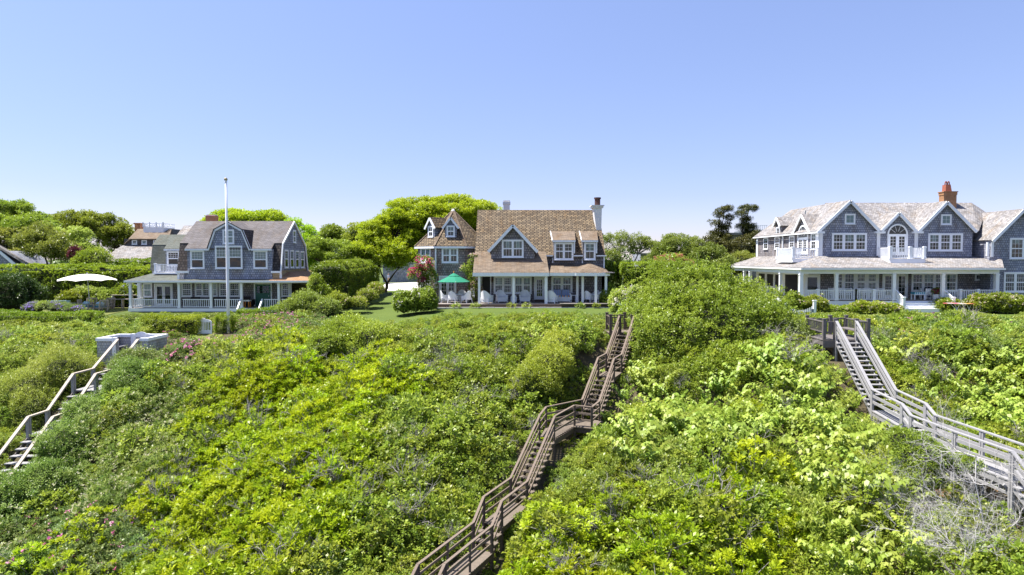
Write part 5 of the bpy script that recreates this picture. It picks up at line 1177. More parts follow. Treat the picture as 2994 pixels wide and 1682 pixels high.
part('seat', MB().box(x - .8, x + .8, y - .3, y + .3, z + .2, z + .5), 'navy', t); part('backrest', MB().box(x - .8, x + .8, y + .302, y + .45, z + .3, z + .95), 'navy', t)
for sx in (-1, 1): part('leg', MB().box(x + sx * .7 - .05, x + sx * .7 + .05, y - .25, y + .25, z, z + .198), 'white', t)
x, y, z = f4(828, 58.2); t = thing('flower_tub', 'round white tub of red and green flowers at the top of the steps', 'planter', (x, y, z))
part('tub', MB().tube([(x, y, z), (x, y, z + .08), (x, y, z + .5), (x, y, z + .5), (x, y, z + .44)], [.2, .26, .31, .27, .25], 16), 'ceramic', t)
lc = LC(); pts = rsph(90) * np.array([.32, .32, .26]) + np.array([x, y, z + .68]); lc.rosette(pts, pts - np.array([x, y, z + .5]), 8, .1, .1); o = lc.obj('foliage', [M['lf_mid']], t)
lc = LC(); pts = rsph(40) * np.array([.34, .34, .2]) + np.array([x, y, z + .72]); lc.rosette(pts, pts - np.array([x, y, z + .5]), 5, .05, .09, wid=.8); lc.obj('flowers', [M['fl_magenta']], t)
# folding table with a striped cloth on crossed legs
x0, x1 = P4_(900, 0, 55.6).x, P4_(1308, 0, 55.6).x; zt_ = P4_(0, 1278, 55.6).z; gzt = tz((x0 + x1) / 2, 55.6)
t = thing('folding_table', 'long folding table with a red and white striped cloth on crossed legs by the steps', 'table', ((x0 + x1) / 2, 55.6, gzt))
n = 12; pl = [(x0 + (x1 - x0) * k / n, 55.6 - .38 * math.sin(math.pi * (k / n) ** .8) - .02, zt_ + .06 - .07 * k / n) for k in range(n + 1)] + [(x0 + (x1 - x0) * k / n, 55.6 + .38 * math.sin(math.pi * (k / n) ** .8) + .02, zt_ + .06 - .07 * k / n) for k in range(n, -1, -1)]
part('tabletop', MB().ext(pl, (0, 0, .05)), 'stripe_board', t)
for xq in (x0 + (x1 - x0) * .34, x0 + (x1 - x0) * .63):
    for s in (-1, 1): part('leg', MB().beam((xq - s * .2, 55.6 + s * .03, zt_ + .03), (xq + s * .2, 55.6 + s * .03, gzt), .035, .035), 'white', t)
part('strut', MB().beam((x0 + .6, 55.6, zt_ + .03), (x0 + 1.3, 55.6, gzt + .15), .03, .03), 'white', t)
# white picket gate post with curved picket section left of the right house
gx_ = at(2398, 0, 53.0).x; zg1 = at(0, 881, 53).z; zg0 = tz(gx_, 53)
t = thing('garden_gate', 'white post and scooped picket gate half hidden by the big shrub mound', 'gate', (gx_, 53, zg0))
part('post', MB().box(gx_ - .1, gx_ + .1, 52.9, 53.1, zg0, zg1).box(gx_ - .14, gx_ + .14, 52.86, 53.14, zg1 + .001, zg1 + .08), 'white', t)
x2 = at(2314, 0, 53).x; part('post', MB().box(x2 - .1, x2 + .1, 52.9, 53.1, zg0, zg1 - .1), 'white', t)
part('latch', MB().box(gx_ - .28, gx_ - .11, 52.88, 52.97, zg1 - .85, zg1 - .6), 'lead', t)
n = 13
for k in range(n):
    f = (k + .5) / n; xx = x2 + .12 + (gx_ - x2 - .24) * f; hh = (zg1 - zg0) * (.42 + .28 * (2 * f - 1) ** 2)
    part('picket', MB().box(xx - .035, xx + .035, 52.98, 53.02, zg0 + .08, zg0 + hh), 'white', t)
for zz in (.22, .42): part('rail', MB().box(x2 + .1, gx_ - .1, 53.022, 53.05, zg0 + zz - .03, zg0 + zz + .03), 'white', t)
# ================================================================== BLUFF STAIRS
def walkway(t, secs, rh_, mc, mp, mt, ms, boards=(.32, .62), cap=(.13, .045), extra_post=3.0, foot=.25, tread_w=.27, psize=.09, rise=.185, bh=.13, sh=.22):
    """secs: (kind, L0, R0, L1, R1) with points at the height of the handrail"""
    for kind, L0, R0, L1, R1 in secs:
        dn = Vector((0, 0, -rh_))
        for A, B, s in ((L0, L1, -1), (R0, R1, 1)):
            d = B - A; ln = Vector((d.x, d.y)).length
            part('handrail', MB().beam(A, B, cap[0], cap[1]), mc, t)
            for bd in boards:
                part('rail_board', MB().beam(A - Z3 * bd, B - Z3 * bd, .035, bh), mc, t)
            m = max(1, int(round(ln / extra_post)))
            for i in range(m + 1):
                q = A.lerp(B, i / m); inset = d.normalized() * (.06 if i == 0 else -.06 if i == m else 0); q = q + inset
                zg = min(tz(q.x, q.y) - foot, q.z - rh_ - .3)
                part('post', MB().box(q.x - psize / 2, q.x + psize / 2, q.y - psize / 2, q.y + psize / 2, zg, q.z - .026), mp, t)
            part('stringer' if kind == 'flight' else 'side_beam', MB().beam(A + dn - Z3 * .13, B + dn - Z3 * .13, .045, sh), ms, t)
        if kind == 'flight':
            n = max(2, int(round((L0.z - L1.z) / rise)) - 1)
            for i in range(n):
                f = (i + 1) / (n + 1); a = L0.lerp(L1, f) + dn; b = R0.lerp(R1, f) + dn; e = (b - a).normalized() * .07
                part('tread', MB().beam(a - e + Z3 * .02, b + e + Z3 * .02, tread_w, .045), mt, t)
        else:
            n = max(2, int(round((L1 - L0).length / .145)))
            for i in range(n):
                f = (i + .5) / n; a = L0.lerp(L1, f) + dn; b = R0.lerp(R1, f) + dn; e = (b - a).normalized() * .05
                part('plank', MB().beam(a - e + Z3 * random.uniform(-.004, .004), b + e, (L1 - L0).length / n - .012, .04), mt, t)
def at_h(u, v, h):
    return atz(u, v, CZ - h)
# ---- middle stair, dark weathered timber
T0 = Vector((6.31, 40, CZ - 3.31))
t = thing('timber_stairs', 'dark brown weathered stairs zigzagging down the middle of the bluff', 'stairs', (3.5, 33.5, tz(3.5, 33.5)))
W = Vector((.79, -.36, 0))
h1, h2, h3, h4 = 5.2, 6.9, 9.0, 9.55
L = [T0, Vector((5.2, 37.5, CZ - h1)), Vector((4.55, 35.9, CZ - h1)), Vector((3.45, 33.3, CZ - h2))]
secs = [('flight', L[0], L[0] + W, L[1], L[1] + W), ('walk', L[1], L[1] + W, L[2], L[2] + W), ('flight', L[2], L[2] + W, L[3], L[3] + W)]
FR = at_h(1730.5, 1190.6, h2); GR = at_h(1680, 1185, h2); HR = at_h(1622, 1217, h2); HL = at_h(1579, 1213, h2)
IR = at_h(1541, 1408, h3); IL = at_h(1493, 1398, h3); JR = at_h(1466.5, 1466, h3); JL = at_h(1414, 1453, h3)
KR = at_h(1438.4, 1537, h4); KL = at_h(1384, 1527.6, h4); LR = at_h(1300, 1649, h4); LL = at_h(1221, 1651, h4)
secs += [('flight', HL, HR, IL, IR), ('walk', IL, IR, JL, JR), ('flight', JL, JR, KL, KR), ('walk', KL, KR, LL, LR)]
dd = Vector((-.42, -.9, 0)).normalized()
secs += [('flight', LL, LR, LL + dd * 2.6 - Z3 * 1.9, LR + dd * 2.6 - Z3 * 1.9)]
walkway(t, secs, 1.0, 'wood_brown', 'wood_post', 'tread', 'wood_post', boards=(.34, .66), extra_post=2.2, cap=(.10, .04), psize=.08, bh=.09, sh=.16)
# turning platform between the second and third flight
EL = L[3]; ER = L[3] + W; bk = Vector((HL.x + .35, HL.y + 1.6, HL.z))
for a, b in ((ER, FR), (FR, GR), (GR, HR), (HL, bk), (bk, EL)):
    part('handrail', MB().beam(a, b, .10, .04), 'wood_brown', t)
    for bd in (.34, .66): part('rail_board', MB().beam(a - Z3 * bd, b - Z3 * bd, .035, .09), 'wood_brown', t)
for q in (FR, GR, bk):
    part('post', MB().box(q.x - .05, q.x + .05, q.y - .05, q.y + .05, min(tz(q.x, q.y) - .3, q.z - 1.3), q.z - .026), 'wood_post', t)
zdk = CZ - h2 - 1.0
nrm = Vector((.91, -.41, 0)); ax = Vector((-.43, -.9, 0)).normalized()
p0 = Vector((EL.x, EL.y, zdk)) + ax * -.05; n = 22
for i in range(n):
    q = p0 + ax * (i * .15); wL = -.05 if i < 4 else -1.95 if i < 12 else None
    if i < 11: part('plank', MB().beam(q + nrm * -.75, q + nrm * 1.05, .138, .04), 'tread', t)
    else:
        f = (i - 11) / 11; a = bk.lerp(HL, f); b = GR.lerp(HR, f); part('plank', MB().beam(Vector((a.x, a.y, zdk)), Vector((b.x, b.y, zdk + .001)), .138, .04), 'tread', t)
part('side_beam', MB().beam(Vector((FR.x, FR.y, zdk - .16)) + nrm * .08, Vector((GR.x, GR.y, zdk - .16)), .05, .24).beam((GR.x, GR.y, zdk - .16), (HR.x, HR.y, zdk - .16), .05, .24), 'wood_post', t)
# top landing with posts, baluster rails and a braced gate
def landing(t, x0, x1, y0, y1, zd, hgt, mat, posts, rails, gate=None, fascia='wood_grey2', mdeck='tread'):
    n = int((y1 - y0) / .15)
    for i in range(n): part('plank', MB().box(x0 - .08, x1 + .08, y0 + i * (y1 - y0) / n + .005, y0 + (i + 1) * (y1 - y0) / n - .005, zd - .04, zd), mdeck, t)
    part('skirt_board', MB().box(x0 - .05, x1 + .05, y0 - .05, y0 - .005, zd - .42, zd - .045).box(x0 - .05, x0 - .005, y0, y1, zd - .3, zd - .045).box(x1 + .005, x1 + .05, y0, y1, zd - .3, zd - .045), fascia, t)
    for (px, py) in posts:
        zg = tz(px, py) - .2
        part('landing_post', MB().box(px - .075, px + .075, py - .075, py + .075, min(zg, zd - .1), zd + hgt).box(px - .095, px + .095, py - .095, py + .095, zd + hgt + .001, zd + hgt + .05), mat, t)
    for (a, b) in rails: railing(t, (*a, zd), (*b, zd), hgt - .1, .15, .035, mat, low=.38)
    if gate:
        (a, b) = gate; p = Vector((*a, zd + .12)); q = Vector((*b, zd + .12)); u = Z3 * (hgt - .3)
        g = MB().beam(p, q, .04, .09).beam(p + u, q + u, .04, .09).beam(p, p + u, .05, .05).beam(q, q + u, .05, .05).beam(p, q + u, .03, .06); part('gate', g, mat, t)
zd0 = CZ - 3.31 - 1.0
landing(t, 5.75, 7.75, 39.98, 41.7, zd0, 1.02, 'wood_post', [(5.8, 40.05), (5.8, 41.6), (6.36, 40.05), (6.9, 41.6), (7.06, 40.0), (7.65, 41.6), (7.7, 40.05)],
        [((5.8, 40.1), (5.8, 41.55)), ((5.85, 40.05), (6.3, 40.05)), ((5.85, 41.6), (6.85, 41.6)), ((7.7, 40.1), (7.65, 41.55)), ((7.1, 40.05), (7.65, 40.05))], ((7.0, 41.6), (7.6, 41.6)), 'wood_post')
# ---- right stair, silver grey timber
t = thing('grey_stairs', 'silver grey timber stairs and raised walkway at the right of the bluff', 'stairs', (17, 30, tz(17, 30)))
xa_, xb_ = 17.05, 18.15
V = lambda x, y, h: Vector((x, y, CZ - h))
secs = [('flight', V(xa_ + .1, 36, 3.25), V(xb_ + .05, 36, 3.25), V(xa_ - .15, 31.8, 6.1), V(xb_ - .2, 31.7, 6.1)),
        ('walk', V(xa_ - .15, 31.8, 6.1), V(xb_ - .2, 31.7, 6.1), V(16.45, 28.55, 6.1), V(17.5, 28.65, 6.1)),
        ('flight', V(16.45, 28.55, 6.1), V(17.5, 28.65, 6.1), V(16.42, 27.85, 6.42), V(17.45, 27.9, 6.42)),
        ('walk', V(16.42, 27.85, 6.42), V(17.45, 27.9, 6.42), V(16.5, 25.2, 6.42), V(17.6, 25.3, 6.42)),
        ('walk', V(16.5, 25.2, 6.42), V(17.6, 25.3, 6.42), V(16.72, 22.55, 6.42), V(17.75, 22.7, 6.42)),
        ('flight', V(16.72, 22.55, 6.42), V(17.75, 22.7, 6.42), V(17.0, 19.6, 8.6), V(18.1, 19.7, 8.6))]
walkway(t, secs, 1.0, 'wood_grey', 'wood_grey', 'wood_grey', 'wood_grey', boards=(.30, .58), extra_post=3.2, cap=(.14, .045))
for A, B in ((V(16.42, 27.8, 6.42), V(16.72, 22.6, 6.42)), (V(xa_ - .15, 31.7, 6.1), V(16.45, 28.6, 6.1))):
    n = int((B - A).length / .32)
    jb = MB()
    for i in range(n):                           # joist ends showing under the deck edge
        q = A.lerp(B, (i + .5) / n) - Z3 * 1.42; jb.box(q.x - .03, q.x + .9, q.y - .022, q.y + .022, q.z, q.z + .18)
    part('joist', jb, 'wood_grey', t); part('ledger', MB().beam(A - Z3 * 1.46, B - Z3 * 1.46, .05, .09), 'wood_grey', t)
for yy in (22.75, 25.3): part('brace', MB().beam((16.6, yy, CZ - 7.6), (17.4, yy, CZ - 8.6), .05, .1), 'wood_grey', t)
landing(t, 16.5, 18.95, 36.0, 38.5, CZ - 4.25, 1.05, 'wood_grey2', [(16.55, 36.08), (16.65, 38.4), (17.12, 36.05), (17.95, 38.4), (18.25, 36.05), (18.85, 38.4), (18.9, 36.08)],
        [((16.55, 36.15), (16.65, 38.3)), ((16.6, 36.08), (17.08, 36.08)), ((18.3, 36.08), (18.85, 36.08)), ((18.9, 36.15), (18.85, 38.3)), ((18.0, 38.4), (18.8, 38.4)), ((16.7, 38.4), (17.15, 38.4))], ((17.2, 38.4), (17.9, 38.4)), 'wood_grey2', 'wood_grey2')
part('bench', MB().box(18.3, 18.8, 36.3, 38.2, CZ - 3.85, CZ - 3.8), 'wood_grey2', t)
# ---- left stair, pale rails, with its shingled landing box
t = thing('pale_rail_stairs', 'beach stairs with pale handrails running down the left edge of the bluff', 'stairs', (-23.7, 36, tz(-23.7, 36)))
a_, b_ = -24.35, -23.1
S = [(42.0, -1.0), (39.45, -2.41), (37.65, -2.41), (35.5, -3.98), (34.06, -3.98), (30.4, -6.45)]
secs = []
for k, kd in enumerate(('flight', 'walk', 'flight', 'walk', 'flight')):
    (y0, z0), (y1, z1) = S[k], S[k + 1]; secs.append((kd, Vector((a_, y0, z0)), Vector((b_, y0, z0)), Vector((a_, y1, z1)), Vector((b_, y1, z1))))
walkway(t, secs, .95, 'wood_pale', 'wood_grey', 'wood_grey', 'wood_grey2', boards=(), extra_post=4, cap=(.16, .07), psize=.13, tread_w=.34, rise=.25)
bx0, bx1, by0, by1 = -25.65, -22.5, 42.0, 44.35; zdk = -2.1; ztp = -.92
t = thing('landing_box', 'grey shingled lookout box with white caps at the top of the left stairs', 'lookout', ((bx0 + bx1) / 2, 43, zdk))
og = (a_ - .18, b_ + .1)
def panel(x0, x1, y0, y1, zlo=zdk - .45, zhi=ztp - .18): part('shingled_panel', MB().box(x0, x1, y0, y1, zlo, zhi), 'wall_pale', t)
panel(bx0, og[0] - .16, by0, by0 + .14); panel(og[1], bx1, by0, by0 + .14); panel(bx0, bx0 + .14, by0 + .142, by1); panel(bx1 - .14, bx1, by0 + .142, by1, zdk - .7); panel(bx0 + .142, -24.75, by1 - .14, by1); panel(-23.6, bx1 - .142, by1 - .14, by1)
cb = MB().box(bx0 - .05, og[0] - .16, by0 - .05, by0 + .2, ztp - .18, ztp).box(og[1], bx1 + .06, by0 - .05, by0 + .2, ztp - .18, ztp).box(bx0 - .05, bx0 + .2, by0 + .201, by1 + .05, ztp - .18, ztp).box(bx1 - .2, bx1 + .06, by0 + .201, by1 + .05, ztp - .18, ztp).box(bx0 + .201, -24.75, by1 - .2, by1 + .05, ztp - .18, ztp - .001).box(-23.6, bx1 - .201, by1 - .2, by1 + .05, ztp - .18, ztp - .001)
part('cap_board', cb, 'white', t)
part('white_post', MB().box(og[0] - .159, og[0] + .06, by0 - .05, by0 + .2, zdk - .35, ztp + .02), 'white', t)
part('white_post', MB().box(-24.76, -24.58, by1 - .2, by1 + .05, zdk, ztp + .02), 'white', t); part('white_post', MB().box(-23.76, -23.6, by1 - .2, by1 + .05, zdk, ztp + .02), 'white', t)
part('base_board', MB().box(bx1 - .1, bx1 + .06, by0, by1, zdk - .9, zdk - .72).box(bx0, bx1, by0 - .04, by0 - .001, zdk - .62, zdk - .46), 'white', t)
n = 15
for i in range(n): part('plank', MB().box(bx0 + .15, bx1 - .15, by0 + .1 + i * .15, by0 + .24 + i * .15, zdk - .04, zdk), 'wood_grey2', t)
part('bench', MB().box(bx0 + .16, bx0 + .62, by0 + .25, by1 - .2, zdk + .42, zdk + .48), 'wood_grey', t)
part('bench', MB().box(bx1 - .62, bx1 - .16, by0 + .25, by1 - .2, zdk + .42, zdk + .48), 'wood_grey', t)
wl = MB()
for k in range(9): wl.box(bx0 + .142, bx0 + .165, by0 + .2 + k * .23, by0 + .42 + k * .23, zdk, ztp - .2)
part('inner_boards', wl, 'wood_grey2', t)
gcx = -24.17; gp = [(gcx - .42, by1 - .05, zdk + .15), (gcx + .42, by1 - .05, zdk + .15), (gcx + .42, by1 - .05, ztp - .12)] + [(gcx + .42 * math.cos(math.pi * k / 12), by1 - .05, ztp - .12 + .26 * math.sin(math.pi * k / 12)) for k in range(1, 12)] + [(gcx - .42, by1 - .05, ztp - .12)]
part('arched_gate', MB().ext(gp, (0, .05, 0)), 'white', t)
gd = MB()
for k in range(7): gd.box(gcx - .33 + k * .1, gcx - .27 + k * .1, by1 - .06, by1 - .052, zdk + .3, ztp - .2)
part('gate_slots', gd, 'lattice', t)

# ---- garden gate by the flagpole, with its post
Yg = 49.0; a, b = at(578, 980, Yg), at(619, 935, Yg); zg = tz(-22, Yg)
t = thing('arched_garden_gate', 'small white garden gate with an arched top between hedges beside the flagpole', 'gate', ((a.x + b.x) / 2, Yg, zg))
w_ = b.x - a.x; cx_ = (a.x + b.x) / 2; hh = b.z - zg
arch = lambda r, zb, th: [(cx_ + r * math.cos(math.pi * k / 12), Yg, zb + th * math.sin(math.pi * k / 12)) for k in range(13)]
part('stile', MB().box(cx_ - w_ / 2, cx_ - w_ / 2 + .11, Yg, Yg + .06, zg + .03, zg + hh * .82), 'white', t); part('stile', MB().box(cx_ + w_ / 2 - .11, cx_ + w_ / 2, Yg, Yg + .06, zg + .03, zg + hh * .82), 'white', t)
part('rail', MB().box(cx_ - w_ / 2 + .11, cx_ + w_ / 2 - .11, Yg, Yg + .06, zg + .05, zg + .30), 'white', t)
part('arched_top', MB().ext(arch(w_ / 2, zg + hh * .82, hh * .2)[::-1], (0, .06, 0)), 'white', t)
for k in range(6): part('slat', MB().box(cx_ - w_ / 2 + .16 + k * (w_ - .34) / 5.6, cx_ - w_ / 2 + .2 + k * (w_ - .34) / 5.6, Yg + .015, Yg + .045, zg + .30, zg + hh * .82), 'white', t)
px = at(575, 0, Yg).x; part('gate_post', MB().box(px - .06, px + .06, Yg + .05, Yg + .17, zg - .2, at(0, 936, Yg).z).box(px - .12, px + .12, Yg + .02, Yg + .2, at(0, 936, Yg).z + .001, at(0, 931, Yg).z), 'chimney_white', t)
# ---- flagpole
fp = at(668, 978, 49.3); zf0 = tz(fp.x, fp.y); zf1 = at(661, 530, 49.3).z
t = thing('flagpole', 'tall bare white flagpole with a dull gold ball in front of the left house', 'flagpole', (fp.x, fp.y, zf0))
part('pole', MB().tube([(fp.x, fp.y, zf0 - .2), (fp.x, fp.y, zf0 + 3.5), (fp.x, fp.y, zf0 + 7), (fp.x, fp.y, zf1)], [.115, .105, .085, .055], 14), 'white', t).data.polygons.foreach_set('use_smooth', [True] * (14 * 3 + 2))
part('truck', MB().tube([(fp.x, fp.y, zf1 - .08), (fp.x, fp.y, zf1 + .04)], .10, 10), 'white', t)
part('ball', MB().tube([(fp.x, fp.y, zf1 + .13 - .13 * math.cos(k * math.pi / 8)) for k in range(9)], [max(.003, .13 * math.sin(k * math.pi / 8)) for k in range(9)], 12), 'brass', t)
part('halyard', MB().tube([(fp.x + .13, fp.y - .03, zf0 + 1.2), (fp.x + .1, fp.y - .02, zf1)], .008, 4), 'white', t); part('cleat', MB().box(fp.x + .1, fp.x + .18, fp.y - .06, fp.y, zf0 + 1.1, zf0 + 1.25), 'white', t)

# ================================================================== GARDEN FURNITURE LEFT
z7 = lambda x, y: (140 + x * .108696, 780 + y * .108696)
P7 = lambda x, y, Y: at(*z7(x, y), Y)
gl = tz(-38, 62) + .02
ux = P7(1050, 0, 61).x; zt_ = P7(0, 205, 61).z
t = thing('cream_umbrella', 'wide cream garden umbrella tilted over armchairs on the left lawn', 'umbrella', (ux, 61, gl))
cn = canopy(ux, 61, zt_ - .55, zt_ + .02, 2.45, 8, 'cream_cloth', bulge=.85, scallop=.10, par=t)
part('pole', MB().tube([(ux + .2, 61, gl), (ux, 61, zt_ + .02), (ux, 61, zt_ + .16)], .035, 8), 'steel', t)
rb = MB()
for k in range(8):
    a = 2 * math.pi * k / 8 + .2; rb.beam((ux, 61, zt_ - .05), (ux + 1.2 * math.cos(a), 61 + 1.2 * math.sin(a), zt_ - .2), .02, .03).beam((ux + 1.2 * math.cos(a), 61 + 1.2 * math.sin(a), zt_ - .2), (ux + 2.35 * math.cos(a), 61 + 2.35 * math.sin(a), zt_ - .54), .02, .03)
part('rib', rb, 'steel', t)
part('base', MB().tube([(ux + .2, 61, gl), (ux + .2, 61, gl + .1)], .3, 14), 'stone', t)
def teak_chair(loc, rz, label, cush, wide=.75):
    t = thing('garden_armchair', label, 'chair', (0, 0, 0), 'garden armchairs under the umbrella'); w = wide / 2
    inst('seat_frame', wmesh(('tsf', wide), lambda: MB().box(-w, w, -.4, .35, .24, .31).mesh('seat_frame', M['teak'])), t)
    for sx in (-1, 1):
        inst('armrest', wmesh(('ta', wide), lambda: MB().box(-.05, .05, -.42, .38, .59, .63).mesh('armrest', M['teak'])), t, (sx * w, 0, 0))
        inst('leg', wmesh(('tl',), lambda: MB().box(-.04, .04, -.4, -.32, 0, .589).mesh('leg', M['teak'])), t, (sx * w, 0, 0)); inst('leg', wmesh(('tl2',), lambda: MB().beam((0, .32, 0), (0, .5, .96), .08, .08, up=(0, 1, 0)).mesh('back_leg', M['teak'])), t, (sx * w, 0, 0))
    inst('top_rail', wmesh(('ttr', wide), lambda: MB().box(-w, w, .47, .53, .90, 1.0).mesh('top_rail', M['teak'])), t)
    for k in range(6): inst('slat', wmesh(('tsl',), lambda: MB().beam((0, .38, .31), (0, .5, .9), .06, .02, up=(1, 0, 0)).mesh('slat', M['teak'])), t, (-w + .07 + k * (wide - .14) / 5, 0, 0))
    if cush:
        inst('seat_cushion', wmesh(('tc', wide), lambda: MB().box(-w + .05, w - .05, -.42, .32, .312, .47).mesh('seat_cushion', M['cushion_deep'])), t)
        inst('loose_cushion', wmesh(('tc2', wide), lambda: MB().tube([(0, -.25, .55), (0, -.2, .6), (0, .1, .64), (0, .25, .66)], [.1, .3, .3, .1], 10).mesh('loose_cushion', M['cushion_blue'])), t, (0, 0, 0), 0, (1, 1, .9) )
    t.location = loc; t.rotation_euler.z = rz; return t
teak_chair((P7(1090, 0, 62.2).x, 62.2, gl), R(5), 'slatted wooden garden armchair behind the umbrella pole', False, .85)
teak_chair((P7(1540, 0, 62).x, 62.2, gl), R(-8), 'slatted wooden garden armchair right of the umbrella pole, back row', False, .8)
teak_chair((P7(985, 0, 60.2).x, 60.2, gl), R(100), 'wooden garden armchair with pale blue cushions at the umbrella pole', True)
teak_chair((P7(1390, 0, 59.8).x, 59.8, gl), R(-115), 'wooden garden armchair with a deep blue seat cushion, nearest the camera', True)
x = P7(360, 0, 60.5).x
t = thing('covered_sofa', 'pale blue covered garden sofa beside the lavender', 'sofa', (x, 60.5, gl))
part('seat', MB().box(x - .8, x + .8, 60.2, 60.9, gl + .1, gl + .45), 'cushion_blue', t); part('backrest', MB().ext([(x - .95, 60.0, gl + .3), (x + .85, 60.0, gl + .3), (x + .95, 60.0, gl + .92), (x - 1.05, 60.0, gl + .88)], (0, .19, 0)), 'cushion_blue', t)
for s in (-1, 1): part('armrest', MB().box(x + s * .82, x + s * .98, 60.2, 60.9, gl + .1, gl + .65), 'cushion_blue', t)
x = P7(700, 0, 60.6).x
t = thing('low_table', 'low grey wooden table beside the covered garden sofa', 'table', (x, 60.6, gl))
part('tabletop', MB().box(x - .75, x + .75, 60.3, 60.9, gl + .62, gl + .67), 'wood_grey2', t)
for sx in (-1, 1):
    for sy in (-1, 1): part('leg', MB().box(x + sx * .66 - .04, x + sx * .66 + .04, 60.6 + sy * .22 - .04, 60.6 + sy * .22 + .04, gl, gl + .618), 'wood_grey2', t)
x0, x1 = P7(1745, 0, 64).x, P7(2420, 0, 64).x; zt_ = P7(0, 752, 64).z
t = thing('dining_table', 'long pale outdoor dining table beside the porch corner', 'table', ((x0 + x1) / 2, 64, gl))
part('tabletop', MB().box(x0, x1, 63.5, 64.6, zt_ - .06, zt_), 'wood_pale', t)
for f in (.1, .85):
    for sy in (63.65, 64.4): part('leg', MB().box(x0 + (x1 - x0) * f - .05, x0 + (x1 - x0) * f + .05, sy - .05, sy + .05, gl, zt_ - .062), 'teak', t)
x0, x1 = P7(1650, 0, 62.6).x, P7(2330, 0, 62.6).x; zt_ = P7(0, 868, 62.6).z
t = thing('garden_bench', 'long backless wooden bench in front of the outdoor dining table', 'bench', ((x0 + x1) / 2, 62.6, gl))
part('seat', MB().box(x0, x1, 62.4, 62.8, zt_ - .05, zt_), 'teak', t)
for f in (.08, .5, .9): part('leg', MB().box(x0 + (x1 - x0) * f - .04, x0 + (x1 - x0) * f + .04, 62.42, 62.78, gl, zt_ - .052), 'teak', t)
for sx, lab in ((1600, 'grey garden chair at the left end of the outdoor dining table'), (2060, 'grey garden chair behind the middle of the outdoor dining table'), (2340, 'grey garden chair behind the outdoor dining table nearest the porch')):
    o = slat_chair((P7(sx, 0, 65.3).x, 65.3, gl), R(0), lab, 1.18, 'garden_chair'); o['group'] = 'garden chairs at the dining table'
    for c in o.children:
        me2 = wmesh(('teak', c.data.name), lambda c=c: c.data.copy()); me2.materials[0] = M['teak']; c.data = me2

# ================================================================== BACKGROUND BUILDINGS
zB_ = zL
Yb = 88.0
PB = lambda x, y, Y=Yb: at(*zL(x, y), Y)
t = thing('far_house', 'distant shingled house with a brick chimney and white roof walk behind the left house', 'house', (PB(420, 0).x, 92, -.3))
x0, x1 = PB(150, 0).x, PB(600, 0).x; ze_, zr_ = PB(0, 357).z, PB(0, 252, 92).z
part('wall', MB().box(PB(75, 0).x, x1 + 1, Yb, 97, -.4, ze_).ext([(x1 + .3, Yb, ze_), (x1 + .3, 96, ze_), (x1 + .3, 92, zr_ - .1)], (-.3, 0, 0)), 'wall_dark', t)
part('roof', MB().slab([(x0, Yb - .3, ze_), (PB(640, 0).x, Yb - .3, ze_), (PB(605, 0, 92).x, 92, zr_), (PB(218, 0, 92).x, 92, zr_)], .15).slab([(PB(75, 0).x, Yb - .2, PB(0, 415).z), (x0, Yb - .3, ze_ - .01), (PB(218, 0, 92).x, 92, zr_ - .02), (PB(75, 0).x, 92, PB(0, 400).z)], .12), 'roof_tan2', t)
part('lower_roof', MB().slab([(PB(-180, 600, 84).x, 83.5, PB(0, 600, 84).z), (PB(520, 600, 84).x, 83.5, PB(0, 600, 84).z), (PB(400, 435).x + 2, Yb - .02, PB(0, 430).z), (PB(70, 425).x, Yb - .02, PB(0, 425).z)], .2), 'roof_pale', t)
for xa_, xb_, kk in ((166, 222, 0), (268, 326, 1), (393, 440, 0)): win_px(t, zL, xa_, 368, xb_, 417, Yb, cols=3, ru=2, hung=False, blind=kk * .9)
a, b = PB(212, 265, 93), PB(270, 205, 93); part('chimney', MB().box(a.x, b.x, 92.6, 94, a.z - 1, b.z).box(a.x - .1, b.x + .1, 92.5, 94.1, b.z, PB(0, 190, 93).z), 'brick', t)
a, b = PB(313, 285, 91), PB(520, 235, 91); part('roof_walk', MB().box(a.x, b.x, 90.4, 93.5, a.z - .3, b.z), 'white', t)
h_ = PB(0, 196, 91).z - b.z
for p0, p1 in (((a.x, 90.45), (b.x, 90.45)), ((a.x, 93.4), (b.x, 93.4)), ((a.x, 90.5), (a.x, 93.4)), ((b.x, 90.5), (b.x, 93.4))): railing(t, (*p0, b.z), (*p1, b.z), h_, .3, .06, name='roof_railing')
for f in (0, .33, .66, 1): post(t, a.x + (b.x - a.x) * f, 90.4, b.z, b.z + h_ + .15, .14, name='railing_post', capital=False)
a = PB(605, 250, 87.5); part('dormer_wall', MB().ext([(PB(572, 0).x, Yb - .6, ze_), (PB(640, 0).x, Yb - .6, ze_), (PB(605, 0).x, Yb - .6, PB(0, 254).z)], (0, 3, 0)), 'wall_dark', t)
zX = lambda x, y: (x * .262687, 570 + y * .262687)
t = thing('edge_house', 'house at the left edge with a silvery sloping roof and white rake board', 'house', (-58, 78, -.4))
p = lambda x, y, Y: at(*zX(x, y), Y)
q0, q1, q2 = p(-420, 380, 78), p(-3, 580, 74), p(352, 785, 74)
part('roof', MB().slab([p(-60, 545, 74), p(180, 690, 74), p(352, 775, 74), p(352, 800, 74), p(452, 760, 82), p(120, 590, 84), p(-160, 440, 84)], .2), 'roof_pale', t)
part('wall', MB().ext([p(-60, 620, 74.3), p(0, 655, 74.3), p(150, 770, 74.3), p(150, 1100, 74.3), p(-60, 1100, 74.3)], (0, 6, 0)), 'wall_blue', t)
rk = MB(); rk.beam(p(-60, 600, 74.1), p(5, 640, 74.1), .12, .3).beam(p(5, 640, 74.1), p(165, 775, 74.1), .12, .3); part('rake_board', rk, 'white', t)
t = thing('distant_cottage', 'small far grey roofed cottage among trees right of the left house', 'house', (at(955, 0, 130).x, 130, -.3))
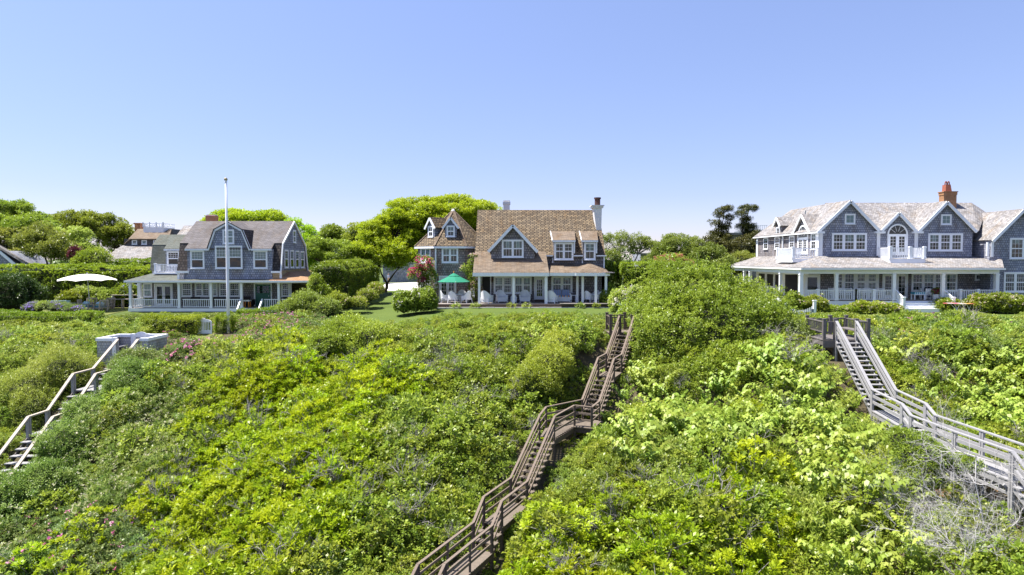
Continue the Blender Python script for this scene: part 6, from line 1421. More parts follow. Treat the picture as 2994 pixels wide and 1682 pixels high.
z6 = lambda x, y: (840 + x * .27643, 560 + y * .27643); p = lambda x, y, Y: at(*z6(x, y), Y)
a, b, c = p(348, 545, 130), p(470, 475, 133), p(505, 545, 130)
part('roof', MB().slab([p(330, 545, 129), p(462, 545, 129), p(485, 475, 134), p(410, 475, 134)], .2), 'roof_pale', t)
part('wall', MB().ext([p(462, 548, 129.5), p(508, 548, 134), p(485, 480, 131.5)], (-.2, 0, 0)).box(p(350, 0, 130).x, p(460, 0, 130).x, 130, 138, -.3, p(0, 546, 130).z), 'wall_blue', t)
part('chimney', MB().box(p(574, 0, 131).x, p(588, 0, 131).x, 131, 132, -.3, p(0, 492, 131).z), 'chimney_white', t)
t = thing('distant_pale_house', 'pale walled house showing through the locust branches left of the tower', 'house', (at(1170, 0, 125).x, 125, -.3))
a, b = p(1010, 760, 125), p(1420, 640, 125)
part('wall', MB().box(a.x, b.x, 125, 132, -.3, b.z), 'wall_blue', t); part('roof', MB().slab([(a.x - .5, 124.5, b.z), (b.x + .5, 124.5, b.z), (b.x - 1.5, 129, p(0, 590, 129).z), (a.x + 1.5, 129, p(0, 590, 129).z)], .2), 'roof_pale', t)
for xa_ in (1040, 1180, 1330): win_px(t, z6, xa_, 690, xa_ + 50, 740, 125, cols=2, ru=2, rl=2)
t = thing('behind_roof_house', 'house with a pale sunlit hipped roof showing behind the left house', 'house', (PB(740, 0, 84).x, 86, -.3))
part('roof', MB().slab([PB(560, 420, 80), PB(860, 420, 80), PB(815, 215, 86), PB(715, 215, 86)], .2), 'roof_pale', t); part('wall', MB().box(PB(600, 0, 82).x, PB(830, 0, 82).x, 81.5, 90, -.3, PB(0, 425, 80).z - .1), 'wall_dark', t)
z7b = lambda x, y: (1750 + x * .2073, 560 + y * .2073); p = lambda x, y, Y: at(*z7b(x, y), Y)
t = thing('roof_walk_house', 'far house with a grey roof walk railing behind the two cedars', 'house', (at(2200, 0, 100).x, 104, -.3))
a, b = p(1830, 580, 100), p(2420, 545, 100)
part('wall', MB().box(p(1800, 0, 100).x, p(2500, 0, 100).x, 101, 110, -.3, a.z - .3), 'wall_brown', t); part('roof', MB().box(p(1790, 0, 100).x, p(2520, 0, 100).x, 100.5, 110, a.z - .29, a.z), 'roof_pale', t)
part('roof_deck', MB().box(p(2110, 0, 100).x, b.x, 101, 106, a.z + .002, b.z), 'lead', t); railing(t, (p(2112, 0, 100).x, 101.05, b.z), (b.x, 101.05, b.z), p(0, 472, 100).z - b.z, .28, .05, name='roof_railing')
t = thing('low_far_house', 'low pale roof glimpsed between shrubs right of the middle house', 'house', (at(1895, 0, 95).x, 96, -.3))
part('roof', MB().slab([p(560, 870, 92), p(790, 870, 92), p(760, 795, 97), p(640, 795, 97)], .2), 'roof_pale', t); part('wall', MB().box(p(580, 0, 94).x, p(770, 0, 94).x, 93, 99, -.3, p(0, 872, 92).z - .05), 'wall_blue', t)
# picket fence at the driveway's end
FY = 146.0; a, b = at(1180, 0, FY).x, at(1206, 0, FY).x; zt_ = at(0, 787, FY).z; zb_ = tz(-15, FY)
t = thing('dark_fence', 'dark green vertical slat fence at the end of the driveway', 'fence', ((a + b) / 2, FY, zb_)); xf0, xf1 = at(1172, 0, FY).x, at(1218, 0, FY).x
for k in range(16): xx = xf0 + (xf1 - xf0) * k / 15; part('slat', MB().box(xx - .07, xx + .07, FY, FY + .04, zb_ + .05, zt_), 'lead', t)
for zz in (.25, .8): part('rail', MB().box(xf0 - .1, xf1 + .1, FY + .042, FY + .09, zb_ + (zt_ - zb_) * zz - .05, zb_ + (zt_ - zb_) * zz + .05), 'lead', t)
# ---- person on the driveway: grey shirt, khaki trousers, turned away, hands in front
def person(loc, rz):
    t = thing('person', 'person in a grey shirt and khaki trousers standing beside the hedge at the driveway', 'person', loc)
    J = {'pel': (0, 0, .93), 'wst': (0, .01, 1.08), 'chs': (0, .0, 1.32), 'nck': (0, .02, 1.47), 'hd0': (0, .0, 1.56), 'hd1': (0, -.01, 1.68), 'hd2': (0, .0, 1.75)}
    rad = {'pel': (.17, .13), 'wst': (.15, .11), 'chs': (.18, .12), 'nck': (.06, .06), 'hd0': (.07, .08), 'hd1': (.085, .1), 'hd2': (.05, .06)}
    ed = [('pel', 'wst'), ('wst', 'chs'), ('chs', 'nck'), ('nck', 'hd0'), ('hd0', 'hd1'), ('hd1', 'hd2')]
    for s, n in ((-1, 'l'), (1, 'r')):
        J.update({n + 'hp': (s * .10, 0, .88), n + 'kn': (s * .12, -.02, .48), n + 'an': (s * .13, .02, .08), n + 'to': (s * .15, -.13, .04), n + 'sh': (s * .20, .01, 1.40), n + 'el': (s * .27, .03, 1.12), n + 'wr': (s * .17, -.20, 1.02), n + 'pm': (s * .12, -.26, 1.03)})
        rad.update({n + 'hp': (.10, .10), n + 'kn': (.065, .065), n + 'an': (.045, .045), n + 'to': (.045, .03), n + 'sh': (.065, .065), n + 'el': (.045, .045), n + 'wr': (.03, .03), n + 'pm': (.035, .02)})
        ed += [('pel', n + 'hp'), (n + 'hp', n + 'kn'), (n + 'kn', n + 'an'), (n + 'an', n + 'to'), ('chs', n + 'sh'), (n + 'sh', n + 'el'), (n + 'el', n + 'wr'), (n + 'wr', n + 'pm')]
        for f in range(5):
            k = n + 'f%d' % f; b = J[n + 'pm']; ln = (.055, .07, .075, .07, .055)[f]; dx = (f - 2) * .016
            J[k] = (b[0] + dx * .6 - s * .02, b[1] - ln * .7, b[2] + dx * .7 - .02); rad[k] = (.009, .009); ed.append((n + 'pm', k))
    ks = list(J); me = bpy.data.meshes.new('person_body'); me.from_pydata([J[k] for k in ks], [(ks.index(a), ks.index(b)) for a, b in ed], [])
    o = inst('body', me, t); md = o.modifiers.new('skin', 'SKIN'); o.modifiers.new('sub', 'SUBSURF').render_levels = 2; o.modifiers[-1].levels = 2
    for k, sv in zip(ks, me.skin_vertices[0].data): sv.radius = rad[k]; sv.use_root = (k == 'pel')
    dg = bpy.context.evaluated_depsgraph_get(); m2 = bpy.data.meshes.new_from_object(o.evaluated_get(dg)); o.modifiers.clear(); o.data = m2; m2.name = 'person_body'
    m2.materials.clear()
    for mm in ('skin', 'shirt', 'khaki', 'dark'): m2.materials.append(M[mm])
    for p in m2.polygons:
        c = p.center; p.use_smooth = True
        p.material_index = 3 if c.z < .07 else 2 if c.z < 1.0 and abs(c.x) < .24 and c.y > -.16 else 1 if c.z < 1.46 and not (c.y < -.15) else 0
    inst('hair', MB().tube([(0, .02, 1.60 + .0), (0, .03, 1.66), (0, .02, 1.74), (0, .02, 1.79)], [.07, .098, .085, .02], 12).mesh('person_hair', M['hair'], smooth=True), t)
    for s in (-1, 1): inst('eye', MB().tube([(s * .032, -.095, 1.675), (s * .032, -.105, 1.675)], .01, 6).mesh('eye', M['dark']), t)
    inst('nose', MB().tube([(0, -.085, 1.67), (0, -.125, 1.635), (0, -.09, 1.625)], [.008, .014, .01], 6).mesh('nose', M['skin']), t)
    for s in (-1, 1): inst('ear', MB().tube([(s * .085, .0, 1.63), (s * .1, .01, 1.665), (s * .088, 0, 1.69)], [.012, .018, .01], 6).mesh('ear', M['skin']), t)
    t.rotation_euler.z = rz
pp = at(1136, 826, 116.0); person((pp.x, 116.0, tz(pp.x, 116) + .05), R(60))
bpy.data.objects['person'].scale = (1.04, 1.04, 1.04)
# ================================================================== VEGETATION
def ell_points(c, r, dens, noise=.16, up_only=False, nsc=.7, zmin=-1.0):
    """points spread on a lumpy ellipsoid with their outward directions"""
    c = np.array(c, float); r = np.array(r, float)
    area = 4 * math.pi * (((r[0] * r[1]) ** 1.6 + (r[0] * r[2]) ** 1.6 + (r[1] * r[2]) ** 1.6) / 3) ** (1 / 1.6)
    n = int(area * dens); d = rsph(n)
    w_ = np.linalg.norm(d * (1 / r), axis=1); keep = rng.random(n) < w_ / w_.max(); d = d[keep]      # even cover on stretched shapes
    d = d[d[:, 2] > zmin]
    p = d * r
    f = 1 + noise * (vnoise(p + c, nsc) - .5) * 2 + noise * .6 * (vnoise(p + c, nsc * 2.7) - .5) * 2
    return c + p * f[:, None], unit(d / r)
def in_front(p, slack=.25): return p
def bush(name, label, cat, ells, leafm, dens=60, per=10, leaf=.10, wid=.55, size=.22, group=None, up=.35, core=True, extra=None, shell=2, noise=.26, nsc=.9, zmin=-.35, spr=.26):
    """shrub or mound: lumpy shells of leaf rosettes over a solid dark core"""
    base = ells[0][0]; zb = tz(base[0], base[1])
    t = thing(name, label, cat, (base[0], base[1], zb), group)
    lc = LC()
    for i, (c, r) in enumerate(ells):
        for k in range(shell):
            f = 1 - .16 * k
            p, o = ell_points(c, np.array(r) * f, dens * (1 if k == 0 else .6), noise, nsc=nsc, zmin=zmin)
            keep = np.ones(len(p), bool)
            for j, (c2, r2) in enumerate(ells):
                if j != i: keep &= (((p - np.array(c2)) / np.array(r2)) ** 2).sum(1) > .62
            g = vnoise(p, 2.3) + .35 * rng.random(len(p)); keep &= g > (.30 if k == 0 else .1)
            p, o = p[keep], o[keep]
            p = p + (o + np.array([0, 0, .5])) * (spr * min(1, min(r)) * rng.random((len(p), 1)) ** 3)
            lc.rosette(p, o, per, size, leaf, wid, up=up, rb=np.clip(vnoise(p, .9) * .8 + .3 * rng.random(len(p)) - .05, 0, 1))
    lc.obj('foliage', [leafm], t)
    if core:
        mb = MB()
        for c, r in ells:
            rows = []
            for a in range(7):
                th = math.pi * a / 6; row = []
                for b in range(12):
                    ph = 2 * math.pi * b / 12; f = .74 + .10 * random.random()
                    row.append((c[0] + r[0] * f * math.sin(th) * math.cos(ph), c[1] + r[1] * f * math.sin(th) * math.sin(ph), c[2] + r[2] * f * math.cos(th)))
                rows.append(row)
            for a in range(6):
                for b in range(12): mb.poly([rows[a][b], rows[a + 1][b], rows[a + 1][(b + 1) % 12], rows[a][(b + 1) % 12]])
        part('twigs', mb, 'inner', t)['kind'] = 'stuff'  # solid dark core, stands in for the shaded inside of the shrub
    if extra:                                      # flowers: (material, heads per m2, petal, petals per head, head size)
        for nm, fm, dn, petal, pp_, hs in extra:
            fl = LC()
            for c, r in ells:
                p, o = ell_points(c, np.array(r) * 1.04, dn, noise, nsc=nsc, zmin=-.1)
                keep = vnoise(p, 1.1) > .36; p, o = p[keep], o[keep]; p = p + (o + np.array([0, 0, .5])) * (spr * .45 * min(1, min(r)))
                fl.rosette(p, o, pp_, hs, petal, .85, up=.25, spread=.9)
            fl.obj(nm, [fm], t)['kind'] = 'stuff'
    return t
def hedge(name, label, pts, width, height, leafm, dens=55, per=9, leaf=.11, z0=None, group=None, lump=.22, extra=None, front_only=False):
    """clipped hedge along a line of (x, y); leaves on its top and sides over a solid dark core"""
    P = [Vector((x, y, 0)) for x, y in pts]
    t = thing(name, label, 'hedge', (pts[0][0], pts[0][1], tz(*pts[0]) if z0 is None else z0), group)
    lc = LC(); core = MB(); allp = []
    for k, (a, b) in enumerate(zip(P, P[1:])):
        d = (b - a); L = d.length; d.normalize(); nrm = np.array([d.y, -d.x, 0.0])
        a_ = np.array([a.x, a.y, 0.0]); d_ = np.array([d.x, d.y, 0.0])
        def emit(n, fs, fo, fz):
            s = rng.random(n) * L; base = a_ + s[:, None] * d_
            zt = terr(base[:, 0], base[:, 1]) if z0 is None else np.full(n, z0)
            p = base + nrm * fs[:, None]; p[:, 2] = zt + fz
            rim = 1 - .14 * np.clip((np.abs(fs) / (width / 2)) ** 4 * (fz / height) ** 6, 0, 1)
            p = a_ + ((p - a_) @ d_)[:, None] * d_ + nrm * (fs * rim)[:, None] + np.stack([0 * s, 0 * s, zt + fz * rim], 1)
            q = p + fo * ((vnoise(p, .8) - .5) * 2 * lump + (vnoise(p, 2.4) - .5) * lump)[:, None]
            keep = vnoise(q, 2.6) + .35 * rng.random(n) > .28
            return q[keep], np.broadcast_to(fo, (n, 3))[keep] if fo.ndim == 1 else fo[keep]
        nt_ = int(L * width * dens); q1 = emit(nt_, (rng.random(nt_) - .5) * width, np.array([0, 0, 1.0]), np.full(nt_, height))
        sides = [q1]
        for sg in ((1,) if front_only else (1, -1)):
            ns_ = int(L * height * dens); sides.append(emit(ns_, np.full(ns_, sg * width / 2), nrm * sg, rng.random(ns_) * height))
        for p, o in sides:
            lc.rosette(p, o, per, .18, leaf, .5, up=.4, rb=np.clip(vnoise(p, .9) * .8 + .3 * rng.random(len(p)) - .05, 0, 1)); allp.append((p, o))
        m = max(1, int(L / 1.5))
        for i in range(m):
            q0 = a + d * (max(L * i / m, .4 if k == 0 else .12)); q2 = a + d * (min(L * (i + 1) / m, L - (.4 if k == len(P) - 2 else .12))); n_ = Vector(nrm) * (width / 2 - .34)
            zq = [tz(q.x, q.y) if z0 is None else z0 for q in (q0, q2)]
            c4 = [Vector((v.x, v.y, zq[j])) for v, j in ((q0 - n_, 0), (q0 + n_, 0), (q2 + n_, 1), (q2 - n_, 1))]
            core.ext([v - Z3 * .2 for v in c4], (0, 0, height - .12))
    for s, k, k2 in ((1, 0, 1), (1, -1, -2)):            # rounded ends
        e = P[k]; dirn = (P[k] - P[k2]).normalized(); n = int(height * width * dens * 1.6)
        f = (rng.random(n) - .5) * width; zt = tz(e.x, e.y) if z0 is None else z0
        side = Vector((dirn.y, -dirn.x, 0))
        p = np.stack([e.x + side.x * f, e.y + side.y * f, zt + rng.random(n) * height], 1); o = np.broadcast_to(np.array([dirn.x, dirn.y, 0.0]), (n, 3))
        p = p + o * ((vnoise(p, .8) - .5) * 2 * lump + .08)[:, None]
        lc.rosette(p, o, per, .18, leaf, .5, up=.4, rb=np.clip(vnoise(p, .9) * .8 + .3 * rng.random(n) - .05, 0, 1))
    lc.obj('foliage', [leafm], t); part('twigs', core, 'inner', t)['kind'] = 'stuff'  # core blocks are solid and dark, the hedge's inner shade as colour
    if extra:
        for nm, fm, frac, petal, pp_, hs in extra:
            fl = LC()
            for p, o in allp:
                k = rng.random(len(p)) < frac; fl.rosette(p[k] + o[k] * .06, o[k], pp_, hs, petal, .85, up=.25, spread=.9)
            fl.obj(nm, [fm], t)['kind'] = 'stuff'
    return t
def tree(name, label, base, blobs, leafm, leaf=.16, pad=.9, npad=26, dens=26, per=9, trunk=.22, flat=.6, fork=.3, group=None, cat='tree', barkm='bark', gaps=.36, shell=(.55, 1.0), wid=.5, lean=0.0, twigs=True, lown=.25):
    """trunk, forking limbs and a crown built of many leafy pads with gaps between them"""
    bx, by, bz = base; t = thing(name, label, cat, base, group)
    lc = LC(); st = MB()
    cen = np.mean([np.array(b[0]) for b in blobs], 0); top = max(b[0][2] for b in blobs)
    fk = Vector((bx + (cen[0] - bx) * .25 + lean, by, bz + (top - bz) * fork))
    st.tube([(bx, by, bz - .3), (bx + .03, by, bz + .4), ((bx + fk.x) / 2 + .08, by, (bz + fk.z) / 2), fk], [trunk * 1.35, trunk, trunk * .88, trunk * .8], 9)
    for c, r in blobs:
        c = np.array(c, float); r = np.array(r, float); k = max(3, int(npad * (r[0] * r[1] * r[2]) ** (2 / 3) / 4))
        cv = Vector(c - np.array([0, 0, r[2] * .45]))
        mid = fk.lerp(cv, .5) + Vector((random.uniform(-.3, .3), random.uniform(-.3, .3), .15 * r[2]))
        st.tube([fk, mid, cv], [trunk * .62, trunk * .42, trunk * .26], 7)
        d = rsph(k * 3); d = d[d[:, 2] > -lown - .3 * rng.random(len(d))][:k]
        pc = c + d * r * (shell[0] + (shell[1] - shell[0]) * rng.random((len(d), 1)) ** .5)
        for q in pc:
            if twigs:
                qv = Vector(q); h = cv.lerp(qv, .5) + Vector((random.uniform(-.2, .2), random.uniform(-.2, .2), -.05)); st.tube([cv, h, qv - Z3 * .1], [trunk * .2, trunk * .12, .012], 4, cap=False)
            pr = pad * (.7 + .6 * random.random()); n = max(4, int(dens * pr * pr * 4))
            dd = rsph(n); pp_ = q + dd * np.array([pr, pr, pr * flat]) * (rng.random((n, 1)) ** .4)
            keep = vnoise(pp_, 1.7) + .3 * rng.random(n) > gaps; pp_, dd = pp_[keep], dd[keep]
            lc.rosette(pp_, dd + np.array([0, 0, .5]), per, .26, leaf, wid, up=.25, rb=np.clip(.25 + .5 * rng.random() + .25 * dd[:, 2] + .2 * rng.random(len(dd)), 0, 1))  # tone part random, lighter toward the top of each pad
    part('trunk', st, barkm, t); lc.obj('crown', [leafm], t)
    return t
def pxe(u, v, ru, rv, Y, dy=None):
    """ellipsoid round a picture point at depth Y"""
    p = at(u, v, Y); s = Y / F
    return ((p.x, p.y, p.z), (ru * s, (dy if dy else ru * s * .9), rv * s))
def gbase(u, Y): x = at(u, 0, Y).x; return (x, Y, tz(x, Y))

# ---- trees behind the gardens
big = dict(leaf=.20, pad=.85, npad=34, dens=22, per=8, gaps=.42, shell=(.5, 1.12))
tree('oak_tree', 'tall bright oak at the far left edge of the photo', gbase(20, 86), [pxe(20, 655, 95, 58, 86), pxe(85, 690, 75, 50, 84), pxe(-60, 660, 90, 60, 88)], M['lf_oak'], **big)
tree('oak_tree', 'dark green domed tree left of the distant roof walk house', gbase(300, 92), [pxe(215, 665, 65, 40, 92), pxe(290, 672, 65, 46, 92), pxe(335, 705, 45, 48, 92), pxe(180, 690, 55, 45, 93)], M['lf_oak'], **big)
tree('maple_tree', 'yellowish green tree with reddish tips behind the left hedge', gbase(125, 76), [pxe(120, 705, 62, 45, 76), pxe(150, 735, 58, 45, 75)], M['lf_olive'], leaf=.18, pad=.8, dens=24, per=8)
tree('maple_tree', 'dark yellowish tree above the silvery roof at the left edge', gbase(20, 80), [pxe(15, 720, 48, 48, 80), pxe(50, 760, 40, 35, 79)], M['lf_olive'], leaf=.18, pad=.8, dens=24, per=8)
tree('light_tree', 'pale green tree between the two darker crowns on the left', gbase(205, 84), [pxe(205, 710, 62, 42, 84), pxe(240, 740, 40, 32, 83)], M['lf_light'], leaf=.18, pad=.8, dens=22, per=8)
bush('purple_shrub', 'dark purple leaved shrub under the trees left of the far house', 'shrub', [pxe(222, 748, 18, 26, 74), pxe(250, 755, 17, 18, 74)], M['lf_purple'], dens=35, per=9, leaf=.15, core=False)
bush('clipped_shrub', 'rounded bright clipped shrub beside the far silvery roof', 'shrub', [pxe(272, 762, 42, 28, 72), pxe(245, 775, 30, 22, 71.5)], M['lf_hedge'], dens=40, per=10, leaf=.13)
tree('locust_tree', 'bright yellow green crown rising behind the left house chimney', gbase(720, 86), [pxe(700, 650, 90, 32, 86), pxe(790, 660, 60, 36, 86), pxe(640, 660, 40, 26, 87)], M['lf_locust'], leaf=.18, pad=1.0, dens=24, per=9, flat=.45)
tree('locust_tree', 'yellow green tree beside the right gable of the left house', gbase(880, 80), [pxe(878, 690, 42, 42, 80), pxe(905, 730, 40, 45, 79), pxe(890, 770, 42, 35, 78)], M['lf_locust'], leaf=.17, pad=.9, dens=26, per=9, flat=.5)
tree('dark_tree', 'dark shady tree above the tall hedge right of the left house', gbase(960, 78), [pxe(935, 745, 48, 45, 77), pxe(995, 748, 52, 40, 78), pxe(1050, 760, 48, 38, 78)], M['lf_oak'], leaf=.15, pad=.8, dens=30, per=9)
tree('pine_tree', 'dark bushy evergreen on the skyline between left and middle houses', gbase(985, 128), [pxe(970, 690, 26, 28, 128), pxe(1000, 705, 18, 26, 128), pxe(955, 705, 14, 20, 128)], M['lf_oak'], leaf=.26, pad=1.3, dens=14, per=8)
tree('pine_tree', 'dark evergreen tip behind the left edge of the great locust', gbase(1050, 118), [pxe(1050, 690, 22, 26, 118), pxe(1035, 715, 18, 25, 118)], M['lf_oak'], leaf=.26, pad=1.2, dens=14, per=8)
tree('great_locust_tree', 'great spreading yellow green locust with visible limbs behind the tower', gbase(1350, 82), [pxe(1225, 640, 110, 52, 82), pxe(1325, 625, 110, 42, 83), pxe(1140, 690, 80, 48, 80), pxe(1090, 740, 60, 35, 79), pxe(1180, 740, 85, 38, 79), pxe(1250, 710, 80, 36, 81), pxe(1395, 640, 65, 42, 84), pxe(1405, 700, 45, 25, 85)],
     M['lf_locust'], leaf=.17, pad=.95, npad=50, dens=22, per=9, trunk=.40, flat=.40, fork=.42, gaps=.42, lown=.5, shell=(.55, 1.08))
tree('locust_sapling', 'low bright branches of locust hanging above the driveway', gbase(1120, 84), [pxe(1110, 768, 55, 32, 82), pxe(1165, 775, 40, 22, 82)], M['lf_locust'], leaf=.15, pad=.8, dens=26, per=9, flat=.5)
tree('scrub_oak', 'sparse grey branched tree right of the middle house chimney', gbase(1840, 74), [pxe(1810, 722, 48, 42, 74), pxe(1865, 728, 42, 38, 74), pxe(1790, 770, 38, 35, 73)], M['lf_olive'], leaf=.14, pad=.6, npad=34, dens=26, per=8, gaps=.44, barkm='twig')
tree('round_shrub_tree', 'broad olive green shrubby tree in front of the cedars', gbase(2020, 72), [pxe(1985, 745, 80, 52, 72), pxe(2055, 770, 75, 52, 71), pxe(1940, 775, 60, 40, 72), pxe(2090, 800, 55, 42, 70)], M['lf_olive'], leaf=.14, pad=.7, npad=40, dens=34, per=9, gaps=.27, fork=.2)
cd = dict(leaf=.14, pad=.55, npad=80, dens=40, per=10, flat=.5, trunk=.2, gaps=.42, fork=.35, wid=.35)
tree('cedar_tree', 'left one of two tall wind shaped cedars beside the large right house', gbase(2112, 86), [pxe(2110, 675, 13, 22, 86), pxe(2100, 712, 24, 16, 86), pxe(2118, 617, 19, 12, 86), pxe(2104, 632, 13, 10, 86), pxe(2092, 655, 14, 11, 86), pxe(2125, 662, 14, 13, 86), pxe(2088, 692, 14, 13, 86), pxe(2112, 700, 19, 17, 86), pxe(2135, 640, 6, 9, 86)], M['lf_cedar'], **cd)
tree('cedar_tree', 'right one of two tall wind shaped cedars, nearest the large right house', gbase(2186, 86), [pxe(2182, 675, 12, 22, 86), pxe(2180, 712, 22, 16, 86), pxe(2188, 612, 19, 9, 86), pxe(2168, 626, 11, 10, 86), pxe(2186, 648, 10, 16, 86), pxe(2172, 664, 10, 10, 86), pxe(2195, 690, 17, 16, 86), pxe(2200, 668, 6, 12, 86)], M['lf_cedar'], **cd)
bush('juniper', 'dark spreading juniper at the feet of the two cedars', 'shrub', [pxe(2110, 735, 45, 30, 84), pxe(2175, 735, 50, 35, 83), pxe(2220, 715, 38, 32, 83), pxe(2085, 720, 30, 24, 84), pxe(2190, 770, 48, 30, 82)], M['lf_cedar'], dens=24, per=10, leaf=.16, nsc=.5, noise=.25)
bush('golden_shrub', 'golden green shrub beside the left end of the right house porch', 'shrub', [pxe(2170, 775, 45, 36, 78), pxe(2130, 790, 35, 30, 78)], M['lf_olive'], dens=40, per=9, leaf=.13)
bush('smokebush', 'reddish plumed smokebush above the hedge right of the middle house', 'shrub', [pxe(1945, 768, 34, 16, 64), pxe(1975, 764, 25, 14, 64), pxe(2012, 772, 16, 9, 64)], M['lf_smoke'], dens=60, per=9, leaf=.12, wid=.7)
# far woods closing the view
lc = LC(); n = 5200; fx = rng.uniform(-190, 210, n); fy = rng.uniform(150, 172, n); hh = 3.2 + 4.2 * vnoise(np.stack([fx * .06, fy * 0, fx * 0], 1), 1.0) + 1.6 * vnoise(np.stack([fx * .3, fy * 0, fx * 0], 1), 1.0)
p = np.stack([fx, fy, -.3 + hh * rng.random(n) ** .55], 1); lc.rosette(p, np.tile([0, -.4, 1.0], (n, 1)), 9, .9, .62, .6)
o = lc.obj('far_woods', [M['lf_dark']]); setlab(o, 'far dark line of woods behind all the houses', 'woods', kind='stuff')

# ---- hedges
X = lambda u, Y: at(u, 0, Y).x
hedge('tall_hedge', 'long tall clipped hedge behind the cream umbrella at the left', [(X(-60, 67), 67), (X(200, 67.5), 67.5), (X(440, 67.5), 67.7)], 3.0, 3.75, M['lf_hedge'], dens=26, per=10, leaf=.15, lump=.35)
hedge('tall_hedge', 'hedge between the far silvery roof and the left house porch', [(X(335, 73), 73), (X(450, 73.5), 73.5)], 2.6, 4.3, M['lf_hedge'], dens=26, per=10, leaf=.15, lump=.3)
bush('dark_shrub', 'big rounded dark green shrub at the left edge below the tall hedge', 'shrub', [pxe(40, 868, 62, 58, 57, 2.0), pxe(-20, 872, 60, 58, 57, 2.0)], M['lf_dark'], dens=60, per=11, leaf=.12)
hedge('block_hedge', 'tall block hedge with dark shaded side between left house and driveway', [(-15.7, 58.4), (-15.8, 66), (-16.6, 77)], 2.9, 3.85, M['lf_hedge'], dens=30, per=10, leaf=.14, lump=.28)
bush('hedge_shrub', 'leafy loose shrub against the front left of the tall block hedge', 'shrub', [pxe(925, 845, 16, 40, 57.4, .6), pxe(940, 865, 22, 28, 57.0, .6)], M['lf_hedge'], dens=60, per=10, leaf=.12, noise=.4)
hedge('garden_hedge', 'tall hedge right of the middle house cut by a dark opening', [(X(1772, 60), 60.2), (X(1792, 60), 60.2)], 2.2, 3.7, M['lf_hedge'], dens=45, per=10, leaf=.12, z0=-.1)
hedge('garden_hedge', 'tall hedge behind the shrub mound right of the dark opening', [(X(1822, 60), 60.2), (X(1990, 60), 60.5)], 2.2, 3.7, M['lf_hedge'], dens=45, per=10, leaf=.12, z0=-.1)
hedge('hedge_lintel', 'dark leafy arch joining the two tall hedges right of the middle house', [(X(1788, 61.5), 61.6), (X(1826, 61.5), 61.6)], 1.6, 1.1, M['lf_hedge'], dens=45, per=10, leaf=.12, z0=2.4)
hedge('low_hedge', 'low clipped hedge along the far left of the bluff top', [(X(-40, 52.5), 52.5), (X(90, 52), 52), (X(260, 52), 52)], 1.6, 1.05, M['lf_hedge'], dens=60, per=10, leaf=.09)
hedge('low_hedge', 'low hedge in front of the left house porch steps', [(X(690, 54.6), 54.6), (X(800, 54.6), 54.6), (X(935, 54.8), 55)], 1.4, .85, M['lf_hedge'], dens=70, per=10, leaf=.09)
hedge('low_hedge', 'low flowering hedge under the left end of the white porch', [(X(340, 53.6), 53.6), (X(520, 53.6), 53.6), (X(650, 53.6), 53.6)], 1.1, .55, M['lf_privet'], dens=80, per=10, leaf=.08, extra=[('blossoms', M['fl_cream'], .12, .05, 5, .06)])
hedge('gate_hedge', 'dark hedge left of the small white garden gate', [(X(420, 49.6), 49.6), (X(572, 49.3), 49.3)], 1.5, 1.25, M['lf_hedge'], dens=70, per=10, leaf=.09)
hedge('gate_hedge', 'dark hedge between the white garden gate and the flagpole', [(X(622, 49.5), 49.5), (X(662, 49.6), 49.6)], 1.3, 1.2, M['lf_hedge'], dens=70, per=10, leaf=.09)
hedge('front_hedge', 'low bright hedge along the lawn of the large right house', [(X(2390, 46.4), 46.4), (X(2650, 46), 46), (X(3040, 46), 46)], 1.4, .62, M['lf_light'], dens=70, per=10, leaf=.09, extra=[('roses', M['fl_white'], .012, .06, 5, .05)])
hy = [('flower_heads', M['fl_cream'], 11, .085, 11, .11), ('pale_heads', M['fl_blush'], 5, .085, 11, .11)]
def hyd(u0, u1, v0, v1, Y, label, fl=hy, lm='lf_hedge', name='hydrangea', step=36):
    n = max(1, int((u1 - u0) / step)); es = []
    for i in range(n):
        u = u0 + (u1 - u0) * (i + .5) / n; x = X(u, Y); zt = at(u, v0 + random.uniform(-4, 6), Y).z; zb = min(at(u, v1, Y).z, tz(x, Y)); es.append(((x, Y + random.uniform(-.25, .25), (zt + zb) / 2), ((u1 - u0) / n * .68 * Y / F, .95, (zt - zb) / 2)))
    return bush(name, label, 'shrub', es, M[lm], dens=85, per=9, leaf=.12, wid=.65, size=.17, extra=fl, zmin=-.6, noise=.30, nsc=1.1, spr=.28)
hyd(2425, 2520, 895, 912, 55.5, 'white and blush hydrangea left of centre under the right house porch rail')
hyd(2520, 2645, 891, 912, 55.5, 'white flowering hydrangea left of the right house front steps')
hyd(2770, 2880, 881, 915, 56.8, 'cream hydrangea just right of the front steps of the large house')
hyd(2870, 3030, 871, 915, 55.8, 'large cream flowering hydrangea at the right edge of the photo')
hyd(2310, 2360, 868, 905, 55, 'peach flowered hydrangea beside the scooped picket gate', [('flower_heads', M['fl_blush'], 9, .07, 9, .12)])
hyd(2368, 2425, 878, 915, 54.5, 'green leafy shrub right of the white gate post', [('flower_heads', M['fl_blush'], 1.5, .06, 8, .1)], 'lf_mid', 'leafy_shrub')
hyd(1800, 1880, 850, 925, 51.5, 'white and pale hydrangea above the top landing of the middle stairs', [('flower_heads', M['fl_white'], 20, .085, 11, .11), ('pale_heads', M['fl_cream'], 14, .085, 11, .11)], 'lf_light')
hyd(1835, 1885, 892, 925, 44.5, 'blue and mauve flowers beside the top landing of the middle stairs', [('blue_heads', M['fl_blue'], 9, .06, 9, .08), ('mauve_heads', M['fl_lav'], 6, .06, 8, .08)], 'lf_light', 'flowering_plant')
hyd(1770, 1812, 845, 905, 56.5, 'pale flowering shrub at the right end of the cottage deck', [('flower_heads', M['fl_blush'], 4, .06, 9, .09)], 'lf_mid', 'flowering_shrub')
